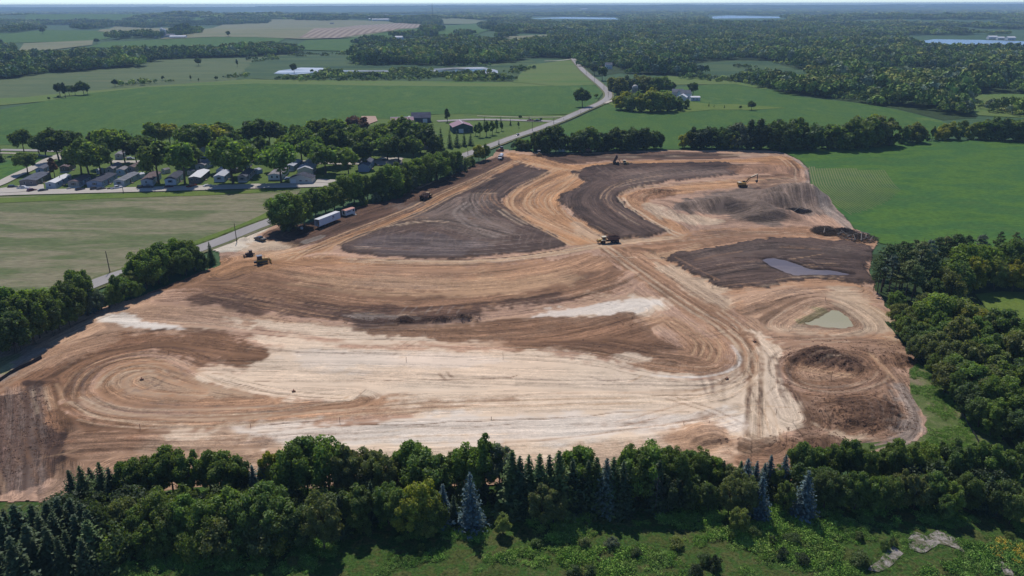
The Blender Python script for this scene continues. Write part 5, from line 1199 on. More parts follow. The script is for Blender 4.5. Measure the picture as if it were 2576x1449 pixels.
# ---- trees of the mobile home park
PK = 'shade trees of the mobile home park'
park = [(5, 408, 360, 'midspruce', 'deep'), (-20, 400, 350, 'mid', 'dark'), (62, 388, 326, 'mid', 'dark'), (100, 390, 345, 'mid', 'mid'), (150, 408, 328, 'mid', 'dark'), (175, 402, 330, 'mid', 'dark'), (70, 438, 385, 'mid', 'mid'), (138, 447, 395, 'column', 'plum'), (228, 452, 352, 'mid', 'mid'), (255, 440, 360, 'mid', 'mid'), (205, 440, 365, 'mid', 'dark'), (282, 420, 326, 'mid', 'bright'), (315, 410, 330, 'mid', 'mid'), (340, 386, 334, 'midspruce', 'deep'), (365, 390, 340, 'mid', 'mid'),
        (400, 462, 360, 'mid', 'mid'), (385, 432, 372, 'mid', 'bright'), (395, 375, 308, 'mid', 'bright'), (430, 372, 312, 'mid', 'yellow'), (465, 464, 357, 'mid', 'bright'), (478, 430, 362, 'mid', 'mid'), (500, 412, 316, 'mid', 'mid'), (530, 400, 312, 'mid', 'yellow'), (560, 380, 310, 'mid', 'mid'), (587, 462, 350, 'mid', 'bright'), (560, 430, 348, 'mid', 'bright'), (620, 440, 356, 'mid', 'mid'), (615, 385, 338, 'mid', 'bright'), (650, 380, 302, 'mid', 'dark'), (680, 376, 306, 'mid', 'dark'),
        (708, 460, 362, 'mid', 'bright'), (690, 430, 370, 'mid', 'mid'), (730, 400, 338, 'mid', 'bright'), (760, 410, 325, 'mid', 'mid'), (745, 362, 314, 'mid', 'mid'), (785, 365, 306, 'mid', 'bright'), (815, 362, 300, 'mid', 'mid'), (790, 425, 345, 'mid', 'mid'), (820, 438, 362, 'mid', 'bright'), (845, 415, 320, 'mid', 'dark'), (877, 436, 374, 'mid', 'bright'), (850, 365, 300, 'mid', 'bright'), (880, 360, 292, 'column', 'plum'), (895, 385, 316, 'mid', 'mid'), (870, 400, 335, 'mid', 'mid'), (905, 362, 293, 'mid', 'plum'),
        (930, 400, 328, 'mid', 'mid'), (915, 425, 356, 'mid', 'dark'), (960, 380, 312, 'mid', 'mid'), (985, 385, 306, 'mid', 'bright'), (1010, 382, 300, 'mid', 'mid'), (1035, 384, 304, 'mid', 'mid'), (1058, 386, 312, 'mid', 'dark'), (975, 405, 340, 'mid', 'mid'), (1005, 412, 345, 'mid', 'dark'), (1040, 408, 345, 'mid', 'mid'), (1090, 388, 304, 'midspruce', 'dark'), (1078, 376, 312, 'column', 'dark'), (1110, 378, 318, 'midspruce', 'dark'), (1132, 372, 322, 'midspruce', 'dark'), (1150, 370, 328, 'midspruce', 'dark'), (1168, 368, 330, 'midspruce', 'dark'), (1184, 366, 330, 'midspruce', 'dark'), (1095, 392, 340, 'mid', 'dark'),
        (540, 372, 318, 'mid', 'bright'), (610, 372, 326, 'mid', 'mid'), (240, 378, 332, 'mid', 'dark'), (200, 385, 336, 'mid', 'mid'), (115, 392, 340, 'mid', 'dark'), (700, 372, 312, 'mid', 'mid'), (660, 405, 345, 'mid', 'mid'), (585, 400, 335, 'mid', 'dark'), (470, 385, 320, 'mid', 'bright'), (345, 415, 350, 'mid', 'dark'), (640, 345, 316, 'mid', 'bright'), (450, 352, 326, 'mid', 'mid'), (940, 345, 318, 'mid', 'mid'), (1000, 350, 312, 'mid', 'mid')]
for u, vb, vt, k, t in park:
    x, y = g1(u, vb)
    plant(k, x, y, max(4, height_at(u, vt, x, y)), t, PK, 'among the mobile homes', None, random.uniform(1.02, 1.3))
for u, vb, vt, k, t in [(1125, 308, 272, 'column', 'dark'), (1197, 342, 312, 'column', 'mid'), (1207, 346, 306, 'column', 'mid'), (1224, 344, 304, 'column', 'mid'), (1238, 340, 302, 'column', 'bright'), (1249, 332, 300, 'column', 'mid'), (1262, 330, 306, 'column', 'mid'), (1219, 318, 292, 'midspruce', 'dark'), (1260, 312, 292, 'midspruce', 'dark'), (1284, 316, 296, 'midspruce', 'dark'), (1309, 300, 290, 'mid', 'dark'), (1304, 322, 304, 'column', 'lime'), (1361, 306, 297, 'mid', 'dark'), (1331, 300, 292, 'midspruce', 'mid')]:
    x, y = g1(u, vb)
    plant(k, x, y, max(3, height_at(u, vt, x, y)), t, 'trees on the lawn by the barns', 'on the lawn by the barns', None, 1.0 if k != 'column' else 1.25)
# ---- the row between the site and the far crop field
FR = 'trees of the far site edge row'
row = [(1298, 374, 352, 'bush', 'grey'), (1312, 376, 346, 'mid', 'mid'), (1330, 378, 352, 'mid', 'mid'), (1350, 380, 334, 'mid', 'dark'), (1375, 383, 320, 'mid', 'dark'), (1398, 383, 316, 'mid', 'dark'), (1365, 384, 345, 'mid', 'dark'), (1440, 383, 338, 'mid', 'dark'), (1462, 382, 322, 'mid', 'dark'), (1482, 382, 318, 'mid', 'mid'), (1455, 372, 330, 'mid', 'mid'), (1508, 380, 334, 'mid', 'dark'), (1530, 379, 328, 'mid', 'deep'), (1552, 378, 320, 'mid', 'dark'), (1578, 377, 318, 'mid', 'dark'), (1602, 376, 320, 'mid', 'deep'), (1626, 375, 322, 'mid', 'dark'), (1650, 374, 330, 'mid', 'dark'), (1540, 366, 330, 'mid', 'mid'), (1610, 366, 324, 'mid', 'dark'),
       (1722, 372, 335, 'mid', 'yellow'), (1742, 372, 322, 'mid', 'dark'), (1765, 373, 316, 'mid', 'deep'), (1790, 373, 320, 'mid', 'dark'), (1815, 373, 318, 'mid', 'dark'), (1838, 374, 330, 'mid', 'yellow'), (1856, 374, 308, 'mid', 'grey'), (1828, 366, 316, 'mid', 'dark'), (1890, 375, 304, 'mid', 'deep'), (1915, 375, 302, 'mid', 'deep'), (1940, 376, 306, 'mid', 'dark'), (1962, 376, 302, 'mid', 'dark'), (1985, 376, 304, 'mid', 'mid'), (2008, 376, 300, 'mid', 'mid'), (2032, 376, 308, 'mid', 'dark'), (1950, 366, 304, 'mid', 'deep'),
       (2080, 374, 322, 'mid', 'mid'), (2105, 374, 308, 'mid', 'mid'), (2130, 373, 300, 'mid', 'mid'), (2156, 372, 296, 'mid', 'mid'), (2182, 370, 292, 'mid', 'mid'), (2208, 368, 294, 'mid', 'olive'), (2236, 366, 300, 'mid', 'dark'), (2150, 362, 292, 'mid', 'olive'), (2200, 360, 292, 'mid', 'yellow'), (2270, 362, 318, 'mid', 'mid'), (2296, 358, 308, 'mid', 'olive'), (2310, 358, 320, 'mid', 'mid'), (2344, 354, 316, 'column', 'mid'), (2332, 354, 336, 'mid', 'mid'), (2362, 352, 318, 'mid', 'yellow'), (2386, 350, 306, 'mid', 'yellow'), (2410, 350, 316, 'mid', 'mid'), (2440, 350, 310, 'mid', 'yellow'), (2466, 350, 304, 'mid', 'mid'), (2494, 352, 296, 'mid', 'mid'), (2520, 353, 298, 'mid', 'dark'), (2548, 354, 296, 'mid', 'mid'), (2572, 356, 300, 'mid', 'dark'), (2600, 358, 300, 'mid', 'mid'), (2480, 340, 300, 'mid', 'dark'), (2550, 342, 298, 'mid', 'dark'), (2420, 340, 302, 'mid', 'mid')]
for u, vb, vt, k, t in row:
    x, y = g1(u, vb)
    plant('low' if k == 'mid' else k, x, y, max(3, height_at(u, vt, x, y)), t, FR, 'in the row beyond the site', None, random.uniform(1.05, 1.35))
# ---- the farm grove with the silo, and single trees standing in the fields
for u, vb, vt, k, t in [(1515, 202, 168, 'mid', 'dark'), (1495, 190, 162, 'mid', 'deep'), (1465, 270, 224, 'mid', 'dark'), (1500, 248, 236, 'mid', 'mid'), (1742, 243, 208, 'mid', 'dark'), (1890, 277, 255, 'mid', 'dark'), (1822, 272, 262, 'midspruce', 'dark'), (1783, 268, 257, 'midspruce', 'dark'), (1862, 275, 266, 'mid', 'dark'), (1796, 270, 262, 'midspruce', 'mid'),
                        (165, 246, 206, 'column', 'deep'), (152, 244, 210, 'mid', 'deep'), (175, 241, 216, 'mid', 'dark'), (190, 240, 215, 'mid', 'dark'), (212, 240, 206, 'mid', 'dark'), (221, 238, 210, 'column', 'dark'), (124, 253, 244, 'mid', 'dark'), (148, 249, 240, 'mid', 'dark'), (290, 218, 200, 'mid', 'dark'), (410, 202, 191, 'mid', 'dark'), (500, 166, 146, 'mid', 'dark'), (480, 202, 187, 'column', 'dark'), (362, 214, 204, 'mid', 'dark'), (597, 168, 147, 'column', 'dark'), (350, 172, 160, 'mid', 'dark'), (740, 186, 160, 'mid', 'dark'), (785, 184, 174, 'mid', 'mid'), (108, 86, 78, 'mid', 'dark'), (575, 93, 88, 'mid', 'dark'), (244, 110, 100, 'mid', 'dark'), (500, 206, 196, 'column', 'dark'), (545, 202, 192, 'mid', 'dark'), (594, 196, 188, 'column', 'dark')]:
    x, y = g1(u, vb)
    plant(k, x, y, max(3, height_at(u, vt, x, y)), t, 'single trees standing in the fields', 'standing alone in open fields', None, 1.1)
for i, (u, vb, vt, t) in enumerate([(1562, 276, 236, 'yellow'), (1585, 279, 232, 'lime'), (1610, 281, 238, 'yellow'), (1635, 282, 228, 'yellow'), (1660, 281, 224, 'lime'), (1685, 280, 232, 'mid'), (1705, 278, 244, 'bright'), (1725, 274, 250, 'mid'), (1575, 262, 226, 'yellow'), (1605, 264, 230, 'bright'), (1640, 264, 222, 'yellow'), (1670, 262, 226, 'bright'), (1560, 238, 196, 'olive'), (1550, 230, 190, 'olive'), (1580, 232, 190, 'grey'), (1605, 230, 186, 'olive'), (1630, 232, 192, 'olive'), (1655, 232, 188, 'mid'), (1675, 230, 196, 'mid'), (1690, 228, 206, 'dark'), (1600, 236, 206, 'dark'), (1565, 236, 206, 'dark'), (1640, 236, 210, 'dark'), (1545, 260, 246, 'yellow'), (1560, 252, 238, 'mid')]):
    x, y = g1(u, vb)
    plant('low', x, y, max(4, height_at(u, vt, x, y)), t, 'trees of the farm grove', 'in the farm grove around the silo', None, random.uniform(1.05, 1.3))

# a bare dead tree in the belt
r_ = rays([(1650, 1258)])[0]; t_ = 113.5 / r_[1]
e = empty('dead_tree', (r_[0] * t_, 113.5, 0), .3, 'bare grey dead tree with drooping branches among the spruces', 'tree')
GREYB = plain('dead_bark', alb(104, 98, 96), .9, grain=.25, scale=3)
mb = MB(); mb.bar((0, 0, 0), (.15, 0, 8.6), .12, .02, 6); mb.build('trunk', GREYB, e)
for i in range(26):
    zz = 2.6 + i * .22; a = i * 2.4; L_ = 1.7 * (1 - (zz - 3) / 8.5) + .4
    mb = MB(); p0 = Vector((.1, 0, zz)); p1 = p0 + Vector((math.cos(a) * L_ * .6, math.sin(a) * L_ * .6, .1)); p2 = p0 + Vector((math.cos(a) * L_, math.sin(a) * L_, -.35 * L_))
    mb.bar(p0, p1, .035, .025, 4); mb.bar(p1, p2, .025, .01, 4); mb.build('branch', GREYB, e)

def ordinal(i):
    w = 'first second third fourth fifth sixth seventh eighth ninth tenth eleventh twelfth thirteenth fourteenth fifteenth sixteenth seventeenth eighteenth nineteenth twentieth'.split()
    return w[i] if i < len(w) else '%dth' % (i + 1) if (i + 1) % 10 not in (1, 2, 3) or 10 < (i + 1) % 100 < 14 else '%d%s' % (i + 1, {1: 'st', 2: 'nd', 3: 'rd'}[(i + 1) % 10])
fam = {}
for T_ in TREES: fam.setdefault((T_[2], T_[3], T_[4]), []).append(T_)
for (tone, word, place), L_ in fam.items():
    L_.sort(key=lambda q: q[0])
    for i, q in enumerate(L_):
        if len(L_) == 1: q[1]['label'] = f'the only {tone} {word} {place}'
        elif i == len(L_) - 1: q[1]['label'] = f'rightmost {tone} {word} {place}'
        elif i == 0: q[1]['label'] = f'leftmost {tone} {word} {place}'
        else: q[1]['label'] = f'{ordinal(i)} {tone} {word} from the left {place}'
print('trees', len(TREES))
# ------------------------------------------------------------------ far woods: masses of trees nobody could count, as stuff
def wood_mat():
    m, nt, b = new_mat('wood_leaf')
    at = N(nt, 'ShaderNodeAttribute', attribute_name='tone')
    oi = N(nt, 'ShaderNodeObjectInfo')
    r = N(nt, 'ShaderNodeMapRange'); r.inputs['To Min'].default_value = .75; r.inputs['To Max'].default_value = 1.35
    nt.links.new(oi.outputs['Random'], r.inputs[0])
    g = N(nt, 'ShaderNodeNewGeometry')
    n1 = N(nt, 'ShaderNodeTexNoise'); n1.inputs['Scale'].default_value = .0075; n1.inputs['Detail'].default_value = 4; n1.inputs['Roughness'].default_value = .65
    nt.links.new(g.outputs['Position'], n1.inputs['Vector'])
    cr = N(nt, 'ShaderNodeValToRGB'); e = cr.color_ramp.elements
    e[0].position, e[0].color = .36, (1.05, 1.15, 1.15, 1); e[1].position, e[1].color = .64, (2.3, 2.0, 1.5, 1)
    k = e.new(.5); k.color = (1.6, 1.55, 1.35, 1)
    nt.links.new(n1.outputs[0], cr.inputs[0])
    mu = N(nt, 'ShaderNodeMix', data_type='RGBA', blend_type='MULTIPLY'); mu.inputs['Factor'].default_value = 1
    nt.links.new(at.outputs['Color'], mu.inputs['A']); nt.links.new(cr.outputs[0], mu.inputs['B'])
    s = N(nt, 'ShaderNodeVectorMath', operation='SCALE'); nt.links.new(mu.outputs['Result'], s.inputs[0]); nt.links.new(r.outputs[0], s.inputs['Scale'])
    nt.links.new(s.outputs[0], b.inputs['Base Color'])
    b.inputs['Roughness'].default_value = .9; b.inputs['Specular IOR Level'].default_value = .1
    return m
WOODM = wood_mat()

def grove(seed, size, count, leafy, hmin, hmax, tones, rel=.36):
    """a patch of woodland: crowns of loose leaf sprays standing side by side"""
    rg = np.random.default_rng(seed)
    V, T = [], []
    pts = []
    tries = 0
    while len(pts) < count and tries < 6000:
        tries += 1
        p = rg.uniform(-size / 2, size / 2, 2)
        if all((p[0] - q[0]) ** 2 + (p[1] - q[1]) ** 2 > (size * size / count) * .42 for q in pts): pts.append(p)
    for p in pts:
        h = rg.uniform(hmin, hmax); r = h * rg.uniform(rel * .8, rel * 1.2)
        if rg.uniform() < .1: r *= .55; h *= 1.08
        col = np.array(tones[rg.integers(len(tones))]) * rg.uniform(.8, 1.2)
        nl = 9
        L_ = unit(rg.normal(size=(nl, 3))); L_[:, 2] = np.abs(L_[:, 2]) * 1.1 - .3
        k = leafy // nl
        for l in L_:
            c0 = np.array([p[0], p[1], h * .58]) + l * np.array([r * .62, r * .62, h * .3])
            d = unit(rg.normal(size=(k, 3)) + np.array([0, 0, .35]) + l * .4)
            c = c0 + d * r * .5 * rg.uniform(.7, 1.1, (k, 1))
            nrm = unit(d + rg.normal(size=(k, 3)) * .45)
            v, _ = quads_at(c, nrm, r * .26 * rg.uniform(.7, 1.35, k), .7, rg)
            V.append(v); T.append(np.repeat(col[None] * (rg.uniform(.8, 1.15) * rg.uniform(.75, 1.25, (k, 1))), 4, axis=0))
    V = np.vstack(V); T = np.vstack(T)
    me = mesh_np('grove', V, np.arange(len(V)).reshape(-1, 4), WOODM)
    vattr(me, 'tone', T)
    return me

GT = [TONE[k][1] for k in ('mid', 'dark', 'mid', 'olive', 'dark', 'mid', 'bright', 'grey', 'dark')]
col_g = bpy.data.collections.new('grove_sources')
for i in range(5):
    o = bpy.data.objects.new('grove', grove(300 + i, 30, [22, 17, 26, 20, 28][i], 170, [9, 10, 7, 8, 5][i], [15, 17, 12, 14, 10][i], GT)); col_g.objects.link(o)
col_s = bpy.data.collections.new('scrub_sources')
for i in range(4):
    o = bpy.data.objects.new('scrub', grove(330 + i, 18, 8, 110, 2.0, 5.5, [TONE[k][1] for k in ('grey', 'olive', 'mid', 'lime', 'dark')], .55)); col_s.objects.link(o)

def scatter(name, P3, scl, source, kind='stuff'):
    """one object whose points carry patches from SOURCE"""
    P3 = np.asarray(P3, np.float32)
    me = bpy.data.meshes.new(name)
    me.vertices.add(len(P3)); me.vertices.foreach_set('co', P3.ravel())
    vattr(me, 'size', np.asarray(scl, np.float32), 'FLOAT_VECTOR')
    vattr(me, 'turn', RNG.uniform(0, 6.28, len(P3)), 'FLOAT')
    o = link(name, me)
    ng = bpy.data.node_groups.new(name, 'GeometryNodeTree')
    ng.interface.new_socket('Geometry', in_out='INPUT', socket_type='NodeSocketGeometry')
    ng.interface.new_socket('Geometry', in_out='OUTPUT', socket_type='NodeSocketGeometry')
    gi, go = ng.nodes.new('NodeGroupInput'), ng.nodes.new('NodeGroupOutput')
    mp = ng.nodes.new('GeometryNodeMeshToPoints')
    ip = ng.nodes.new('GeometryNodeInstanceOnPoints')
    ci = ng.nodes.new('GeometryNodeCollectionInfo')
    ci.inputs['Collection'].default_value = source
    ci.inputs['Separate Children'].default_value = True
    ci.inputs['Reset Children'].default_value = True
    ip.inputs['Pick Instance'].default_value = True
    sa = ng.nodes.new('GeometryNodeInputNamedAttribute'); sa.data_type = 'FLOAT_VECTOR'; sa.inputs[0].default_value = 'size'
    ta = ng.nodes.new('GeometryNodeInputNamedAttribute'); ta.data_type = 'FLOAT'; ta.inputs[0].default_value = 'turn'
    cx = ng.nodes.new('ShaderNodeCombineXYZ')
    ng.links.new(ta.outputs[0], cx.inputs[2])
    ng.links.new(gi.outputs[0], mp.inputs[0]); ng.links.new(mp.outputs[0], ip.inputs['Points'])
    ng.links.new(ci.outputs[0], ip.inputs['Instance'])
    ng.links.new(cx.outputs[0], ip.inputs['Rotation']); ng.links.new(sa.outputs[0], ip.inputs['Scale'])
    ng.links.new(ip.outputs[0], go.inputs[0])
    md = o.modifiers.new('grow', 'NODES'); md.node_group = ng
    return tag(o, kind=kind)

def fill(poly, cell, keep=1.0, seed=0, holes=(), px=True, noise=None):
    P = G(poly) if px else np.asarray(poly)
    lo, hi = P.min(0), P.max(0)
    gx, gy = np.meshgrid(np.arange(lo[0], hi[0] + cell, cell), np.arange(lo[1], hi[1] + cell, cell))
    rg = np.random.default_rng(seed)
    Q = np.stack([gx.ravel(), gy.ravel()], 1) + rg.uniform(-.45, .45, (gx.size, 2)) * cell
    k = sdf(Q, P) < -cell * .3
    for h in holes: k &= sdf(Q, G(h)) > cell * .45
    if noise: k &= fbm(Q[:, 0] / noise[0], Q[:, 1] / noise[0], seed + 5, 3) > noise[1]
    k &= rg.uniform(size=len(Q)) < keep
    # nothing far outside the view
    k &= np.abs(Q[:, 0]) < 120 + Q[:, 1] * .86
    return Q[k]

def put(Q, s=1.0, sv=.32, flat=1.0, sink=.0, seed=1):
    rg = np.random.default_rng(seed)
    zc = H(Q[:, 0], Q[:, 1]) - sink
    ss = s * rg.uniform(1 - sv, 1 + sv, len(Q))
    return np.column_stack([Q, zc]), np.column_stack([ss, ss, ss * flat * rg.uniform(.8, 1.2, len(Q))])

FRONT = [[(2290, 98), (2600, 102), (2900, 108), (2900, 150), (2600, 138), (2480, 130), (2380, 126), (2290, 118)], [(1780, 37), (1975, 40), (1978, 62), (1880, 64), (1785, 58)], [(1330, 41), (1565, 43), (1565, 60), (1460, 62), (1340, 57)], [(530, 18), (1060, 17), (1060, 31), (800, 34), (530, 36)]]
LAKES = [[(1340, 47), (1420, 42), (1560, 44), (1550, 52), (1460, 55), (1350, 50)], [(1790, 43), (1830, 38), (1965, 41), (1968, 51), (1880, 53), (1796, 49)], [(2318, 104), (2350, 98), (2480, 100), (2600, 104), (2900, 111), (2900, 129), (2600, 119), (2480, 117), (2340, 114)], [(540, 26), (560, 21), (640, 19), (900, 19), (1050, 20), (1000, 25), (800, 28), (640, 30)]]
OPEN = [[(1650, 182), (1700, 163), (1850, 151), (1940, 153), (2000, 172), (2070, 182), (2030, 202), (1960, 207), (1880, 200), (1760, 192)], [(2150, 190), (2250, 170), (2330, 176), (2430, 178), (2400, 192), (2300, 198), (2200, 200)], [(2440, 260), (2470, 234), (2700, 238), (2800, 300), (2576, 298), (2450, 292)], [(1262, 112), (1266, 92), (1385, 87), (1384, 103), (1300, 110)], [(1505, 175), (1560, 172), (1575, 186), (1520, 190)]]
Ps, Ss = [], []
def more(Q, **k):
    a, b = put(Q, **k); Ps.append(a); Ss.append(b)
more(fill(WOODS['right'], 24, .97, 1, LAKES + OPEN + FRONT), s=1.0, seed=2)
more(fill(WOODS['centre'], 22, .98, 3), s=1.0, seed=4)
more(fill(WOODS['left'], 22, .98, 5), s=1.0, seed=6)
for i, (poly, c_) in enumerate([([(262, 104), (330, 96), (420, 97), (508, 86), (512, 78), (440, 78), (415, 88), (360, 84), (290, 92)], 26), ([(0, 84), (60, 82), (110, 76), (100, 66), (0, 62), (-200, 62), (-200, 90)], 34), ([(185, 76), (290, 68), (360, 72), (450, 66), (560, 62), (560, 56), (400, 54), (260, 58), (180, 66)], 32), ([(520, 66), (560, 64), (678, 60), (676, 50), (600, 46), (540, 52)], 30),
    ([(740, 52), (820, 54), (880, 52), (870, 42), (800, 38), (740, 44)], 32), ([(982, 60), (1050, 62), (1105, 66), (1112, 52), (1080, 44), (1020, 48), (985, 54)], 30), ([(1064, 82), (1090, 82), (1112, 80), (1110, 70), (1070, 70)], 24), ([(960, 106), (985, 98), (1010, 96), (1108, 96), (1106, 92), (1000, 92), (970, 100)], 20), ([(1140, 94), (1188, 92), (1188, 84), (1150, 86)], 22), ([(1250, 104), (1300, 92), (1300, 78), (1232, 76), (1240, 70), (1350, 62), (1260, 58), (1200, 66), (1245, 84)], 26), ([(1090, 120), (1130, 108), (1240, 108), (1250, 120), (1180, 124)], 22),
    ([(870, 108), (890, 104), (900, 124), (1000, 110), (970, 106), (930, 106)], 22), ([(-300, 230), (-60, 206), (0, 200), (50, 196), (60, 150), (0, 120), (-300, 140)], 24), ([(2440, 300), (2480, 292), (2576, 296), (2700, 300), (2700, 286), (2560, 280), (2480, 276)], 20), ([(1550, 190), (1600, 186), (1690, 190), (1760, 194), (1760, 184), (1660, 178), (1560, 180)], 20)]):
    more(fill(poly, c_, .95, 20 + i), s=1.0, seed=40 + i)
# the country beyond: woods with gaps, getting closer set towards the horizon
def country(y0, y1, cell, thr, s, seed):
    x1 = y1 * .75
    Q = fill([(-x1, y0), (x1, y0), (x1, y1), (-x1, y1)], cell, 1.0, seed, LAKES + OPEN + FRONT, px=False, noise=(cell * 9, thr))
    g_ = np.array([pix(x, y, float(H(x, y)))[0:2] for x, y in Q]) if len(Q) else np.zeros((0, 2))
    return Q, g_
for y0, y1, cell, thr, s, seed in [(2300, 4200, 46, .44, 1.7, 71), (4200, 8000, 88, .36, 3.0, 72), (8000, 18000, 240, .38, 7.0, 73)]:
    Q, g_ = country(y0, y1, cell, thr, s, seed)
    # the open farmland of the left middle distance stays open
    if y0 < 4000:
        farm = [(-600, 200), (-200, 74), (60, 84), (180, 70), (400, 60), (640, 46), (1010, 52), (1105, 44), (1250, 56), (1250, 108), (900, 130), (640, 150), (200, 160)]
        k = sdf(Q, G(farm)) > cell
        Q = Q[k]
    more(Q, s=s, flat={1.7: .62, 3.0: .36, 7.0: .12}[s], seed=seed)
P3, S3 = np.vstack(Ps), np.vstack(Ss)
print('grove patches', len(P3))
scatter('far_woodland', P3, S3, col_g)
# willow scrub and reeds round the ponds and the wet meadows
Ps, Ss = [], []
for i, (poly, c_, kp) in enumerate([([(690, 196), (820, 190), (900, 186), (1000, 184), (1100, 186), (1160, 192), (1290, 200), (1290, 206), (1000, 204), (700, 203)], 13, .55), ([(990, 178), (1075, 178), (1080, 186), (1000, 187)], 10, .8), ([(1150, 182), (1260, 192), (1270, 203), (1150, 203)], 10, .85), ([(800, 182), (860, 182), (855, 196), (800, 196)], 10, .9), ([(900, 165), (1240, 168), (1290, 170), (1280, 164), (1000, 160), (880, 150)], 16, .5),
    ([(1275, 200), (1300, 186), (1340, 172), (1300, 166), (1280, 180)], 13, .6), ([(1690, 196), (1850, 208), (1990, 234), (2150, 256), (2160, 246), (2000, 222), (1900, 204), (1760, 190)], 14, .8), ([(1700, 182), (1800, 172), (1900, 166), (2000, 180), (1900, 196), (1780, 190)], 26, .3), ([(2030, 236), (2100, 246), (2230, 266), (2230, 250), (2100, 236), (2040, 226)], 12, .95), ([(1940, 160), (2100, 176), (2200, 184), (2160, 168), (2000, 154)], 20, .6),
    ([(2450, 262), (2600, 270), (2700, 300), (2560, 294), (2460, 280)], 13, .6), ([(225, 226), (300, 218), (420, 208), (560, 198), (640, 194), (640, 190), (460, 202), (290, 214), (225, 220)], 12, .35), ([(600, 152), (760, 136), (880, 134), (880, 142), (760, 146), (640, 158)], 20, .35)]):
    a, b_ = put(fill(poly, c_, kp, 120 + i), 1.0, .3, 1.0, .2, 130 + i); Ps.append(a); Ss.append(b_)
scatter('marsh_scrub', np.vstack(Ps), np.vstack(Ss), col_s)

# ------------------------------------------------------------------ air
hz = MB().box((0, 9800, 47), (52000, 20900, 102)).build('haze', None)
hm = bpy.data.materials.new('haze'); hm.use_nodes = True
hn = hm.node_tree; hn.nodes.clear()
pv = hn.nodes.new('ShaderNodeVolumePrincipled'); ho = hn.nodes.new('ShaderNodeOutputMaterial')
pv.inputs['Color'].default_value = (.50, .74, 1.0, 1)
pv.inputs['Density'].default_value = 0.000095
pv.inputs['Anisotropy'].default_value = 0.0
hn.links.new(pv.outputs[0], ho.inputs['Volume'])
hz.data.materials.append(hm)
tag(hz, kind='stuff')
# ------------------------------------------------------------------ buildings
PM = {}
def paint(c, rough=.6, metal=0.0, grain=.08):
    key = (c, rough, metal)
    if key not in PM: PM[key] = plain('paint', alb(*c), rough, metal, grain, .8)
    return PM[key]
def siding(c, period=.3, vertical=False):
    key = ('s', c, vertical)
    if key in PM: return PM[key]
    m, nt, b = new_mat('siding')
    tc = N(nt, 'ShaderNodeTexCoord')
    w = N(nt, 'ShaderNodeTexWave', bands_direction='X' if vertical else 'Z', wave_profile='SAW'); w.inputs['Scale'].default_value = .314 / period * 1.0
    nt.links.new(tc.outputs['Object'], w.inputs['Vector'])
    r = N(nt, 'ShaderNodeMapRange'); r.inputs['To Min'].default_value = .88; r.inputs['To Max'].default_value = 1.06
    nt.links.new(w.outputs['Fac'], r.inputs[0])
    s = N(nt, 'ShaderNodeVectorMath', operation='SCALE'); s.inputs[0].default_value = alb(*c)[:3]
    nt.links.new(r.outputs[0], s.inputs['Scale']); nt.links.new(s.outputs[0], b.inputs['Base Color'])
    bp = N(nt, 'ShaderNodeBump'); bp.inputs['Strength'].default_value = .3; bp.inputs['Distance'].default_value = .03
    nt.links.new(w.outputs['Fac'], bp.inputs['Height']); nt.links.new(bp.outputs[0], b.inputs['Normal'])
    b.inputs['Roughness'].default_value = .75; b.inputs['Specular IOR Level'].default_value = .25
    PM[key] = m
    return m
def roofing(c, metal=False):
    key = ('r', c, metal)
    if key not in PM:
        PM[key] = siding(c, .5, True) if metal else gmat('roofing', [alb(*[q * .88 for q in c]), alb(*c), alb(*[min(255, q * 1.1) for q in c])], big=3, small=.25, fine=.14, bump=.3)
    return PM[key]
GLASS = plain('glass', (.03, .04, .05, 1), .08, 0, .1)
WHITE = paint((236, 236, 238))
CONC = M['concrete']

